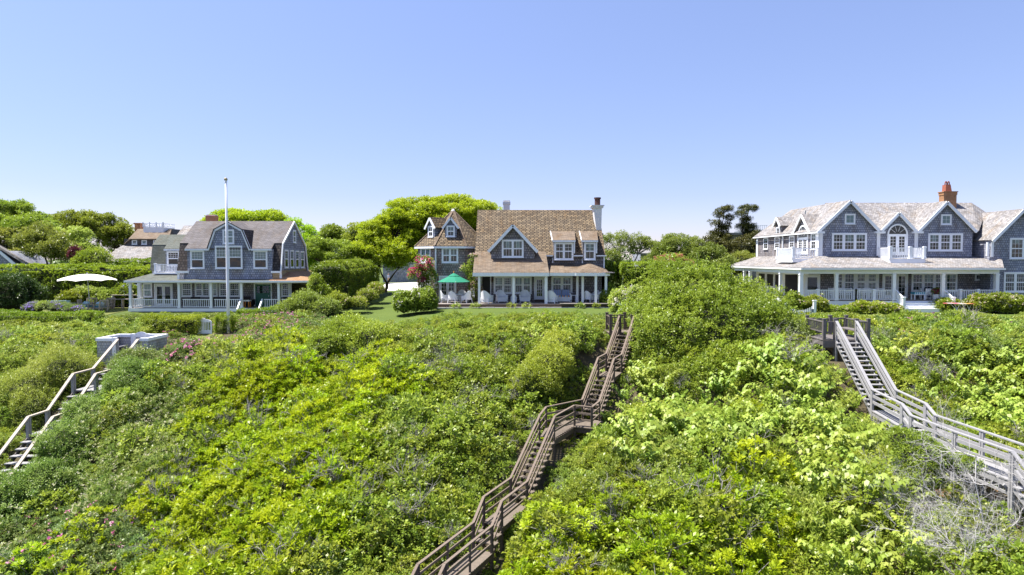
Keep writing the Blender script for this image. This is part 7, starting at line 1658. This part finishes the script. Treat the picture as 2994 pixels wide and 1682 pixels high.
hyd(1160, 1262, 850, 902, 53.4, 'green shrub with white blooms left of the cottage deck', [('blooms', M['fl_white'], 9, .09, 10, .1)], 'lf_mid', 'white_flowering_shrub', 34)
hyd(320, 390, 836, 862, 64.8, 'blue hydrangeas behind the outdoor dining table', [('flower_heads', M['fl_blue'], 12, .08, 9, .13), ('pale_heads', M['fl_cream'], 5, .08, 9, .12)])
hyd(205, 320, 852, 882, 64.5, 'yellow green hydrangeas behind the garden armchairs', [('flower_heads', M['fl_cream'], 3, .08, 9, .12)], 'lf_light')
hyd(155, 200, 855, 885, 63, 'pale yellow hydrangea left of the covered garden sofa', [('flower_heads', M['fl_cream'], 12, .09, 9, .13)], 'lf_hedge')
bush('lavender', 'mauve flowering lavender in front of the covered garden sofa', 'flowers', [pxe(165, 901, 40, 12, 55.2, .7), pxe(100, 904, 28, 15, 55.2, .7), pxe(212, 906, 30, 9, 54.8, .7)], M['lf_rose'], dens=90, per=9, leaf=.10, wid=.25, up=.9, extra=[('flower_spikes', M['fl_lav'], 60, .12, 4, .10)])
bush('small_shrub', 'small bright green shrub between the lavender clumps', 'shrub', [pxe(128, 897, 18, 11, 55.0, .5)], M['lf_light'], dens=90, per=10, leaf=.09)
bush('pink_flower_bed', 'pale pink and white flowers at the foot of the tall block hedge', 'flowers', [pxe(1045, 888, 25, 14, 56, .8), pxe(1075, 868, 25, 18, 59, 1.2), pxe(1100, 850, 20, 18, 64, 1.5), pxe(1010, 885, 18, 12, 55.5, .7)], M['lf_mid'], dens=80, per=9, leaf=.10, extra=[('blossoms', M['fl_blush'], 10, .08, 6, .07), ('pink_blossoms', M['fl_pink'], 2, .07, 6, .06)])
bush('bed_shrub', 'bushy green shrub below the front of the block hedge', 'shrub', [pxe(985, 885, 30, 22, 55.8, .9), pxe(950, 890, 26, 18, 55.6, .9)], M['lf_mid'], dens=70, per=10, leaf=.11)
bush('porch_shrub', 'large pale green shrub hiding the right end of the left porch rail', 'shrub', [pxe(900, 895, 45, 34, 54.5, 1.2), pxe(860, 905, 40, 24, 54.2, 1.0), pxe(950, 905, 45, 24, 54, 1.0)], M['lf_light'], dens=70, per=11, leaf=.10)
# climbing roses on the cottage
def climber(name, label, blobs, fm, dn, leafm='lf_mid', petal=.09):
    return bush(name, label, 'climbing rose', blobs, M[leafm], dens=55, per=8, leaf=.11, core=False, extra=[('roses', M[fm], dn, petal, 7, .10)], noise=.55, nsc=1.6, zmin=-.9, spr=.5)
climber('pink_climbing_rose', 'bright magenta climbing rose on the left side of the tower', [pxe(1242, 778, 24, 20, 57.8, .4), pxe(1222, 798, 22, 13, 57.7, .4), pxe(1255, 800, 16, 22, 57.9, .4), pxe(1235, 828, 10, 16, 57.6, .3), pxe(1212, 808, 18, 10, 57.4, .3)], 'fl_magenta', 48, petal=.11)
climber('white_climbing_rose', 'white climbing rose beside the white tower downspout', [pxe(1262, 812, 10, 22, 57.6, .3), pxe(1264, 842, 11, 18, 57.6, .3), pxe(1258, 865, 10, 16, 57.5, .3)], 'fl_white', 50, petal=.1)
climber('blush_climbing_rose', 'blush white climbing rose between tower and porch corner', [pxe(1385, 765, 13, 18, 57.8, .3), pxe(1378, 790, 16, 18, 57.8, .3), pxe(1386, 820, 13, 24, 57.6, .3), pxe(1388, 850, 12, 24, 57.5, .3), pxe(1366, 785, 14, 8, 57.8, .3)], 'fl_blush', 55, petal=.1)
p0 = at(1390, 880, 57.6); part('stem', MB().tube([(p0.x, 57.6, mz), (p0.x + .03, 57.6, 1.4), (p0.x - .05, 57.6, 3.4)], [.12, .08, .04], 6), 'bark', bpy.data.objects['blush_climbing_rose'])
# little plants along the cottage's edging stones
for i, (u, lab) in enumerate(((1268, 'leftmost'), (1332, 'second'), (1390, 'third'), (1492, 'fourth'), (1540, 'fifth'), (1695, 'sixth'), (1744, 'rightmost'))):
    p = at(u, 899, 54.6); bush('edging_plant', lab + ' of the small yellow green tufts along the deck edging stones', 'plant', [((p.x, 54.55, .1), (.28, .22, .2))], M['lf_light'], dens=60, per=8, leaf=.1, core=False, group='small tufts along the deck edge')
# ---- the great mound and distinct bushes on the bluff
bush('shrub_mound', 'huge rounded green shrub mound between the middle and right stairs', 'shrub', [((11.1, 43.2, .5), (3.3, 3.4, 2.75)), ((14.2, 42.6, .2), (3.0, 3.0, 2.0)), ((11.5, 39.8, -1.0), (4.2, 3.0, 2.6)), ((9.8, 40.4, -.7), (1.9, 2.2, 2.0)), ((14.8, 39.8, -1.2), (2.4, 2.6, 2.5)), ((12.2, 37.4, -2.9), (3.2, 2.4, 2.3))],
     M['lf_mound'], dens=40, per=12, leaf=.12, wid=.6, size=.26, noise=.3, nsc=.6, spr=.4)
bush('grey_leaf_shrub', 'pale grey green shrub at the right foot of the great mound', 'shrub', [pxe(2310, 985, 40, 38, 38.5, 1.0), pxe(2335, 1010, 30, 30, 38, .9)], M['lf_rose'], dens=80, per=9, leaf=.08)
bush('stair_bush', 'dense round bush beside the left stairs below the shingled box', 'shrub', [((-20.7, 37.4, -3.3), (1.5, 1.5, 1.55)), ((-19.6, 36.8, -3.7), (1.3, 1.3, 1.2)), ((-21.0, 36.7, -4.2), (1.1, 1.1, 1.0))], M['lf_privet'], dens=90, per=12, leaf=.085, extra=[('blossoms', M['fl_cream'], 1.5, .05, 5, .05)])
bush('rail_bush', 'cream flowering bush overhanging the right handrail of the left stairs', 'shrub', [((-21.9, 35.4, -4.6), (1.25, 1.5, 1.35)), ((-21.6, 33.2, -5.6), (1.3, 1.5, 1.5)), ((-21.4, 31.2, -6.8), (1.5, 1.3, 1.6)), ((-22.5, 30.2, -7.2), (1.3, 1.2, 1.5))], M['lf_privet'], dens=90, per=12, leaf=.08, extra=[('blossoms', M['fl_cream'], 5, .05, 5, .05)])
bush('box_bush', 'pale flowering bush in front of the shingled lookout box', 'shrub', [((-22.4, 39.8, -2.6), (.95, .95, 1.0)), ((-21.8, 40.3, -2.6), (.8, .8, .95))], M['lf_privet'], dens=100, per=11, leaf=.075, extra=[('blossoms', M['fl_cream'], 6, .05, 5, .05)])
bush('stair_side_bush', 'grassy green shrub left of the left stairs below the lookout box', 'shrub', [((-26.3, 39.8, -3.0), (1.4, 1.6, 1.4)), ((-27.2, 38.2, -3.8), (1.4, 1.4, 1.3)), ((-26.0, 37.0, -4.4), (.9, 1.3, 1.1))], M['lf_light'], dens=80, per=11, leaf=.09, wid=.35)
bush('dark_bluff_bush', 'dark green bush on the bluff below the lawn, left of centre', 'shrub', [pxe(1010, 985, 80, 48, 42, 1.6), pxe(1085, 1000, 70, 42, 41, 1.5), pxe(960, 1010, 60, 36, 40.5, 1.3)], M['lf_mid'], dens=75, per=11, leaf=.10)
bush('dark_bluff_bush', 'dark green bush just left of the middle stairs turning platform', 'shrub', [pxe(1610, 1080, 62, 55, 35.5, 1.3), pxe(1565, 1120, 60, 45, 34.4, 1.2), pxe(1640, 1020, 48, 40, 37.5, 1.2)], M['lf_mid'], dens=80, per=11, leaf=.09)
# ================================================================== BLUFF THICKET
def dome(n, rx, rz, lo=-.15, noise=.22):
    d = rsph(n * 2); d = d[d[:, 2] > lo][:n]; off = rng.random(3) * 50
    f = 1 + noise * (vnoise(d * 1.2 + off, 1.6) - .5) * 2
    return d * np.array([rx, rx, rz]) * f[:, None], d
def stems(lc, pts, mi, r0=.018, n=14, bare=0.0):
    for q in pts[rng.permutation(len(pts))[:n]]:
        qv = Vector(q) * (1 + bare); m = Vector((q[0] * .35, q[1] * .35, q[2] * .55)); lc.mb.tube([(q[0] * .08, q[1] * .08, -.25), m, qv], [r0, r0 * .7, r0 * .25], 4, mi, cap=False)
def p_bay(k):
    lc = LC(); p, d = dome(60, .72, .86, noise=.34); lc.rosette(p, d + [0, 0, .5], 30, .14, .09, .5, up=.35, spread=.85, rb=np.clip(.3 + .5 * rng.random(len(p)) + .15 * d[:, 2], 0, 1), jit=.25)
    p2, d2 = dome(26, .52, .60); lc.rosette(p2, d2 + [0, 0, .5], 14, .16, .085, .42, up=.5, rb=.3 * rng.random(len(p2)))  # inner leaves take the darker tones
    stems(lc, p, 1, n=12)
    if k % 2: stems(lc, p, 1, .010, 7, .14)
    return lc.build('bayberry', [M['lf_bay'], M['twig']])
def p_mid(k):
    lc = LC(); p, d = dome(88, .72, .75, noise=.3); lc.rosette(p, d + [0, 0, .2], 16, .17, .088, .66, up=.3, spread=.85, droop=.1)
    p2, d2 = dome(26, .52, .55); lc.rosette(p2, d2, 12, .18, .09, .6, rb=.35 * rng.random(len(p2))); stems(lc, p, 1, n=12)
    if k % 3 == 0: stems(lc, p, 1, .009, 8, .18)
    return lc.build('vine_bush', [M['lf_mid'], M['twig']])
def p_light(k):
    lc = LC(); p, d = dome(84, .68, .72, noise=.25); lc.rosette(p, d + [0, 0, .6], 17, .17, .095, .42, up=.45, spread=.8)
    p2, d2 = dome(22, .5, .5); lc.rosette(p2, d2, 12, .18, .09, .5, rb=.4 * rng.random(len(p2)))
    return lc.build('light_bush', [M['lf_light'], M['twig']])
def p_rose(k):
    lc = LC(); p, d = dome(95, .68, .66, noise=.28); lc.rosette(p, d + [0, 0, .3], 17, .15, .066, .72, up=.35, spread=.8)
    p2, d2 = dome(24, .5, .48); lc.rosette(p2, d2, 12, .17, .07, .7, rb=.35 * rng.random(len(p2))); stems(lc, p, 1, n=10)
    return lc.build('rose_bush', [M['lf_rose'], M['twig']])
def p_privet(k):
    lc = LC(); p, d = dome(100, .7, .8, noise=.22); lc.rosette(p, d + [0, 0, .35], 18, .15, .068, .5, up=.4, spread=.8)
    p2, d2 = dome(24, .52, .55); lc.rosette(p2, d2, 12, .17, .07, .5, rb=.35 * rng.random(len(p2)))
    p3, d3 = dome((58, 28, 12)[k % 3], .76, .87); lc.rosette(p3, d3 + [0, 0, .6], 10, .10, .05, .7, up=.7, mi=1)
    return lc.build('privet_bush', [M['lf_privet'], M['fl_cream']])
def p_broad(k):
    lc = LC(); ns = 9
    for s in range(ns):
        a = 2 * math.pi * s / ns + rng.random(); ln = .35 + .45 * rng.random(); hgt = .95 + .55 * rng.random()
        q = [np.array([.1 * math.cos(a) + ln * math.cos(a) * t ** 1.6, .1 * math.sin(a) + ln * math.sin(a) * t ** 1.6, hgt * (t - .22 * t ** 3)]) for t in np.linspace(0, 1, 7)]
        lc.mb.tube([Vector(x) for x in q], [.014, .013, .012, .01, .009, .007, .004], 4, 1, cap=False)
        m = 13; t = np.linspace(.3, 1, m); c = np.stack([np.interp(t, np.linspace(0, 1, 7), [x[i] for x in q]) for i in range(3)], 1)
        side = np.where(np.arange(m) % 2, 1, -1) * (1.0 + .5 * rng.random(m)); aa = a + side
        ax = np.stack([np.cos(aa), np.sin(aa), -.42 - .3 * rng.random(m)], 1); nn = np.stack([.35 * np.cos(a) * np.ones(m), .35 * np.sin(a) * np.ones(m), np.ones(m)], 1) + .25 * rng.normal(size=(m, 3))
        L = (.17 + .09 * rng.random(m)) * (1.05 - .45 * (t - .3)); lc.add(c + ax * .03, ax, nn, L, L * .74, .2 + .3 * t + .4 * rng.random(m))
        lc.add(c[-3:] + [0, 0, .03], np.stack([np.cos(a + np.array([-.6, 0, .6])), np.sin(a + np.array([-.6, 0, .6])), np.array([-.5, -.6, -.5])], 1), np.tile([.5 * math.cos(a), .5 * math.sin(a), 1.0], (3, 1)), .17, .12, .7 + .3 * rng.random(3))
    return lc.build('broadleaf', [M['lf_broad'], M['lf_mid']])
def blades(lc, n, r, h, mi, wid=.03):
    a = rng.random(n) * 6.283; rr = r * np.sqrt(rng.random(n)); c = np.stack([rr * np.cos(a), rr * np.sin(a), np.zeros(n) - .1], 1)
    ax = np.stack([.35 * rng.normal(size=n), .35 * rng.normal(size=n), np.ones(n)], 1); L = h * (.6 + .6 * rng.random(n)); lc.add(c, ax, rsph(n), L, wid, rng.random(n), mi)
def p_grass(k):
    lc = LC(); blades(lc, 260, .5, .62, 0, .028); p, d = dome(26, .5, .4); lc.rosette(p, d + [0, 0, .5], 8, .15, .08, .4, up=.7); return lc.build('grass_clump', [M['blade'], M['dry']])
def p_dry(k):
    lc = LC(); blades(lc, 170, .5, .5, 1, .02); blades(lc, 60, .5, .4, 0, .025); p, d = dome(8, .45, .25); lc.rosette(p, d, 5, .15, .09, .6, mi=2); return lc.build('dry_grass', [M['blade'], M['dry'], M['rusty_leaf']])
def branchy(lc, q, d, L, r, depth, mi=0, spread=.55, up=.12):
    """bare forking twig"""
    n = 4; pts = [Vector(q)]; dv = Vector(d).normalized()
    for i in range(n):
        dv = (dv + Vector(rng.normal(size=3)) * .20 + Z3 * up * .3).normalized(); pts.append(pts[-1] + dv * L / n)
    lc.mb.tube(pts, [r * (1 - .5 * i / n) for i in range(n + 1)], 5 if r > .02 else 4, mi, cap=False)
    if depth:
        for i in range(1, n + 1):
            for s in range(1 if i < n else 2):
                e = (dv + Vector(rsph(1)[0]) * spread * 1.6).normalized(); branchy(lc, pts[i], e, L * (.50 + .25 * rng.random()), r * .5, depth - 1, mi, spread, up)
def p_twig(k):
    lc = LC()
    for i in range(4): branchy(lc, (0, 0, -.1), rsph(1)[0] * .7 + np.array([0, 0, .9]), .55, .014, 2)
    return lc.build('bare_twigs', [M['twig']])
def p_fl(mat, petal, n, rx, rz, hd):
    def f(k):
        lc = LC(); p, d = dome(n, rx, rz, lo=.1); lc.rosette(p, d + [0, 0, .4], 7, hd, petal, .9, up=.3, spread=.9); return lc.build('flower_sprinkle', [M[mat]])
    return f
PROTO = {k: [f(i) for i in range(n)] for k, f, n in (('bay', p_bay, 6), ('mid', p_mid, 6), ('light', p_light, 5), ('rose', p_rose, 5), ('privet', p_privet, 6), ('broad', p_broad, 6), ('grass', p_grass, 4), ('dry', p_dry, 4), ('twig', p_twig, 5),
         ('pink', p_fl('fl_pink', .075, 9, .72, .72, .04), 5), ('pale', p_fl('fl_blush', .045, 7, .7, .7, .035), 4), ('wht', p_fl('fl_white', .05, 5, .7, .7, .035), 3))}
def scatter(name, label, cat, key, P, rot, scl):
    """ONE object: points carrying the plants of one kind"""
    if not len(P): return None
    protos = PROTO[key]; col = bpy.data.collections.new(name + '_plants')
    for i, m in enumerate(protos): col.objects.link(bpy.data.objects.new('%s_%02d' % (m.name.split('.')[0], i), m))
    me = bpy.data.meshes.new(name); me.vertices.add(len(P)); me.vertices.foreach_set('co', np.asarray(P, float).ravel())
    a = me.attributes.new('rot', 'FLOAT_VECTOR', 'POINT'); a.data.foreach_set('vector', np.asarray(rot, float).ravel())
    a = me.attributes.new('scl', 'FLOAT_VECTOR', 'POINT'); a.data.foreach_set('vector', np.asarray(scl, float).ravel())
    a = me.attributes.new('pick', 'INT', 'POINT'); a.data.foreach_set('value', rng.integers(0, len(protos), len(P)).astype(np.int32))
    o = bpy.data.objects.new(name, me); COL.objects.link(o)
    g = bpy.data.node_groups.new(name, 'GeometryNodeTree'); g.interface.new_socket('Geometry', in_out='INPUT', socket_type='NodeSocketGeometry'); g.interface.new_socket('Geometry', in_out='OUTPUT', socket_type='NodeSocketGeometry')
    gi = g.nodes.new('NodeGroupInput'); go = g.nodes.new('NodeGroupOutput'); ip = g.nodes.new('GeometryNodeInstanceOnPoints'); ci = g.nodes.new('GeometryNodeCollectionInfo')
    ci.inputs['Collection'].default_value = col; ci.inputs['Separate Children'].default_value = True; ci.inputs['Reset Children'].default_value = True
    def attr(n, ty):
        x = g.nodes.new('GeometryNodeInputNamedAttribute'); x.data_type = ty; x.inputs['Name'].default_value = n; return x.outputs['Attribute']
    e2r = g.nodes.new('FunctionNodeEulerToRotation')
    g.links.new(gi.outputs[0], ip.inputs['Points']); g.links.new(ci.outputs[0], ip.inputs['Instance']); ip.inputs['Pick Instance'].default_value = True
    g.links.new(attr('pick', 'INT'), ip.inputs['Instance Index']); g.links.new(attr('rot', 'FLOAT_VECTOR'), e2r.inputs[0]); g.links.new(e2r.outputs[0], ip.inputs['Rotation']); g.links.new(attr('scl', 'FLOAT_VECTOR'), ip.inputs['Scale'])
    g.links.new(ip.outputs[0], go.inputs[0])
    md = o.modifiers.new('plants', 'NODES'); md.node_group = g
    return setlab(o, label, cat, kind='stuff')
s_ = .72; gx_, gy_ = np.meshgrid(np.arange(-46, 47, s_), np.arange(17, 57, s_)); x = gx_.ravel() + rng.uniform(-.33, .33, gx_.size); y = gy_.ravel() + rng.uniform(-.33, .33, gx_.size)
z = terr(x, y); u, v = proj(x, y, z); dcl = clear(x, y)
front = np.where(x < -14.5, np.where(x < -33.5, 54.5, 55.6), np.where(x < 8.8, 48.4, 45.6)); front = np.where((x > -14.5) & (x < -13), 52, front)
ok = (u > -170) & (u < 3170) & (v < 1850) & (dcl > -.85) & (y < front)
ok &= ~(((x - 11.8) / 5.6) ** 2 + ((y - 41.5) / 4.0) ** 2 < .8)
x, y, z, u, v, dcl = [q[ok] for q in (x, y, z, u, v, dcl)]; n = len(x)
nz = vnoise(np.stack([x, y, 0 * x], 1), .22); nf = vnoise(np.stack([x, y, 0 * x + 9], 1), .8); rn = rng.random(n)
kind = np.full(n, 'mid', dtype=object)
def put(mask, k, p=1.0): kind[mask & (rng.random(n) < p)] = k
def tri_in(poly):
    P = np.array(poly, float); ins = np.zeros(n, bool); j = len(P) - 1
    for i in range(len(P)):
        c = ((P[i, 1] > v) != (P[j, 1] > v)) & (u < (P[j, 0] - P[i, 0]) * (v - P[i, 1]) / (P[j, 1] - P[i, 1] + 1e-9) + P[i, 0]); ins ^= c; j = i
    return ins
bayz = tri_in([(-170, 1700), (60, 1650), (250, 1560), (520, 1290), (620, 1150), (880, 1010), (1150, 1080), (1230, 1200), (1120, 1450), (1000, 1650), (980, 1900), (-170, 1900)])
put(bayz & (nz + .3 * nf > .40), 'bay', .95); put(bayz & (kind == 'mid') & (nf < .35), 'privet', .5); put(~bayz & (u > 1000) & (u < 2350) & (v > 1250) & (nz > .6), 'bay', .4); put((u > 1650) & (u < 2300) & (v > 1430) & (nf > .5), 'bay', .4)
prv = tri_in([(-170, 1560), (40, 1420), (180, 1270), (330, 1120), (520, 1150), (600, 1230), (480, 1420), (260, 1600), (-170, 1760)]); put(prv, 'privet', .85)
lft = tri_in([(-170, 840), (660, 930), (640, 1000), (420, 1090), (300, 1040), (240, 1200), (0, 1420), (-170, 1420)]); put(lft, 'light', .8); put(lft & (nf > .5), 'grass', .6); put(lft & (nz < .45), 'mid', .4)
rs1 = tri_in([(430, 1000), (760, 900), (1150, 900), (1000, 960), (800, 1010), (640, 1080), (480, 1100)]); put(rs1, 'rose', .75); put(rs1 & (nf > .5), 'light', .4)
rs2 = tri_in([(-100, 1900), (60, 1570), (330, 1520), (480, 1560), (420, 1900)]); put(rs2 & (nf > .38), 'rose', .8)
topf = (v < 960) & (u > 1150) & (u < 1800); put(topf, 'light', .55); put(topf & (nf > .55), 'rose', .6)
brd = tri_in([(1730, 1010), (1840, 1010), (1960, 1180), (2180, 1090), (2330, 1020), (2460, 1030), (2560, 1260), (2600, 1360), (2450, 1450), (2200, 1330), (1980, 1330), (1820, 1330), (1720, 1190)]); put(brd & (nf + .2 * nz > .34), 'broad', .93)
put(tri_in([(2620, 1060), (2800, 1040), (3170, 1120), (3170, 1420), (2900, 1290), (2700, 1190)]) & (nf > .3), 'broad', .85); put(tri_in([(2420, 1380), (2640, 1400), (2760, 1560), (2700, 1900), (2480, 1900), (2400, 1560)]) & (nf > .36), 'broad', .85)
put(tri_in([(1380, 930), (1780, 940), (1760, 1060), (1600, 1030), (1400, 1050)]) & (nf > .52), 'broad', .8); put(tri_in([(1750, 1280), (1900, 1260), (1900, 1400), (1780, 1400)]) & (nf > .45), 'broad', .7); kind[(kind == 'broad') & (x > -12) & (x < 6) & (y > 43)] = 'mid'
rgt = (u > 2560) & (v < 1075); put(rgt, 'light', .7); put(rgt & (nf > .48), 'rose', .7)
rslope = (u > 1350) & (u < 2450) & (v > 1330); put(rslope & (kind == 'mid'), 'light', .42); put(rslope & (kind == 'mid') & (nf < .4), 'grass', .5)
dryz = tri_in([(2560, 1460), (2700, 1370), (2994, 1440), (3170, 1500), (3170, 1750), (2860, 1690), (2680, 1560)]); put(dryz, 'dry', .85); put((dcl < .8) & (x > 1) & (x < 9) & (nf > .5), 'grass', .6)
put(tri_in([(2300, 1000), (2420, 980), (2440, 1050), (2330, 1060)]), 'grass', .7)
# sizes: swelling mounds, lower beside the stairs and along the plateau's edge
sc = (.62 + 1.1 * vnoise(np.stack([x, y, 0 * x + 4], 1), .42)) * (.8 + .4 * rn)
sc *= np.clip(.42 + .40 * dcl, .30, 1); sc[dcl < .1] *= 1.1; sc[(dcl < .7) & (x > 14)] *= 1.5
edge = np.where(x > -13.5, np.clip((47.5 - y) / 6, .0, 1), np.clip((57 - y) / 14, 0, 1)); sc *= np.where(x > -13.5, .60, .50) + np.where(x > -13.5, .40, .50) * edge
sc[(kind == 'dry') | (kind == 'grass')] *= .85; sc[kind == 'bay'] *= 1.05
# some shrubs stand well above their neighbours
def standout(m, count, gap, s0, s1):
    idx = np.flatnonzero(m); got = []
    for i in idx[np.argsort(-(sc[idx] + .8 * rng.random(len(idx))))]:
        if all((x[i] - x[j]) ** 2 + (y[i] - y[j]) ** 2 > gap * gap for j in got): got.append(i)
        if len(got) >= count: break
    for i in got: sc[i] = s0 + (s1 - s0) * random.random(); z[i] += .12
standout((kind == 'bay') & (dcl > 1.6) & (v > 1050), 60, 1.8, 1.4, 2.0)
standout((kind == 'mid') & (dcl > 1.6) & (v > 1000) & (y < 42), 60, 1.9, 1.35, 1.95)
standout((kind == 'privet') & (dcl > 1.4) & (u < 700), 18, 1.8, 1.3, 1.8)
sc[(y > 38.5) & (x > -12) & (x < 6.2)] *= .8; m = (y > 43) & (x > -12.5) & (x < 8.8); sc[m] = np.minimum(sc[m], .66); m = (kind == 'broad') & (y > 37) & (x < 6.5); sc[m] = np.minimum(sc[m], .62)
# slopes push the crowns outward: the plant leans with the ground a little
rot = np.stack([rng.normal(size=n) * .10 + .12, rng.normal(size=n) * .10, rng.random(n) * 6.283], 1)
sz = sc * (.85 + .3 * rng.random(n))
P = np.stack([x, y, z - .05], 1); S3 = np.stack([sc, sc, sz], 1)
LAB = {'bay': ('bayberry_thicket', 'dense bright yellow green bayberry thicket covering the left of the bluff', 'thicket'), 'mid': ('vine_thicket', 'mid green tangled vine thicket over the middle of the bluff', 'thicket'), 'light': ('pale_green_thicket', 'fresh pale green low thicket along the bluff top and slopes', 'thicket'),
       'rose': ('beach_rose_thicket', 'grey green beach rose thicket with pink flowers on the bluff', 'thicket'), 'privet': ('privet_thicket', 'cream flowering privet thicket beside the left stairs', 'thicket'), 'broad': ('broadleaf_thicket', 'large leaved light green plants between the middle and right stairs', 'thicket'),
       'grass': ('grass_clumps', 'tufts of long green grass among the bluff shrubs', 'grass'), 'dry': ('dry_grass_patch', 'dry straw grass with rusty leaves below the grey walkway', 'grass')}
for k, (nm, lb, ct) in LAB.items():
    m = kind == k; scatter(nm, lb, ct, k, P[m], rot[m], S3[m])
# flowers and bare twigs ride on the same shrubs
m = (kind == 'rose') & (rng.random(n) < np.where(rs2, .75, np.where(u < 760, .85, .35))); scatter('beach_roses', 'pink beach rose blossoms scattered over the thicket', 'flowers', 'pink', P[m], rot[m], S3[m] * 1.03)
m = rs1 & (u < 860) & ((kind == 'rose') | (kind == 'light') | (kind == 'mid')) & (rng.random(n) < .8); scatter('pink_roses', 'pink rose blossoms massed on the bluff top right of the lookout box', 'flowers', 'pink', P[m] + [0, 0, .06], rot[m] + [0, 0, 2.0], S3[m] * 1.08)
m = ((kind == 'mid') | (kind == 'light')) & (rng.random(n) < .10) & (u < 1250); scatter('pale_blossoms', 'small blush blossoms dotted through the thicket', 'flowers', 'pale', P[m], rot[m], S3[m] * 1.03)
m = ((kind == 'light') | (kind == 'rose')) & (rng.random(n) < .14) & (u > 2300); scatter('white_blossoms', 'white rose blossoms dotted along the right bluff top', 'flowers', 'wht', P[m], rot[m], S3[m] * 1.03)
m = ((kind == 'bay') | (kind == 'mid')) & (rng.random(n) < .11) & (v > 1000); scatter('bare_grey_twigs', 'bare grey twigs poking out of the bluff shrubs', 'twigs', 'twig', P[m] + np.stack([0 * x[m], 0 * x[m] - .35, sc[m] * .35 + .1], 1), rot[m], S3[m] * 1.1)
# dead shrubs, bleached grey, lower right
def dead(name, label, base, L, r, n, up, depth=3, spread=.6, lean=(0, 0), trunk=None):
    t = thing(name, label, 'shrub', base, 'bleached dead shrubs at the lower right'); lc = LC(); b = Vector(base)
    if trunk:
        pts = [b + Vector(q) for q in trunk]; lc.mb.tube([b - Z3 * .4] + pts, [r * 1.6] + [r * (1.3 - .9 * i / len(pts)) for i in range(len(pts))], 7, 0)
        roots = [pts[i] for i in range(len(pts))]
    else: roots = [b]
    o = lc.obj('trunk', [M['deadwood']], t) if trunk else None
    lc = LC()
    for i in range(n):
        q = roots[i % len(roots)]; a = 2 * math.pi * (i + .4 * random.random()) / n
        branchy(lc, q, (math.cos(a) + lean[0], math.sin(a) + lean[1], up * random.uniform(.5, 1.4)), L * random.uniform(.7, 1.15), r * .8, depth, 0, spread, .25)
    lc.obj('branches', [M['deadwood']], t)
    return t
q = at(2590, 1330, 23.6); dead('dead_shrub', 'bleached dead shrub spreading bare branches in front of the grey walkway', (q.x, 23.4, tz(q.x, 23.4) + .35), 1.25, .017, 8, .22, depth=3)
dead('dead_shrub', 'bare bleached shrub with a thick trunk at the bottom right corner', (14.25, 20.4, tz(14.25, 20.4)), 1.2, .02, 13, .10, lean=(-.25, 0), trunk=[(.15, 0, .6), (.05, .1, 1.4), (-.12, .15, 2.2), (-.08, .2, 3.0)])
dead('dead_shrub', 'low bleached dead branches between the two larger dead shrubs', (12.5, 21.4, tz(12.5, 21.4) + .4), 1.0, .018, 6, .5, depth=2)
dead('dead_shrub', 'bleached dead shrub with fine pale twigs at the very bottom right', (13.3, 19.5, tz(13.3, 19.5) + .5), 1.1, .02, 11, .3)
bush('green_shrub', 'bright green shrub growing through the dead branches before the grey walkway', 'shrub', [pxe(2690, 1330, 70, 42, 23.3, .7), pxe(2640, 1290, 45, 30, 23.6, .5), pxe(2790, 1360, 60, 22, 23.0, .5), pxe(2680, 1400, 60, 45, 23.0, .6)], M['lf_mid'], dens=110, per=11, leaf=.075, size=.16, nsc=1.4, noise=.3)
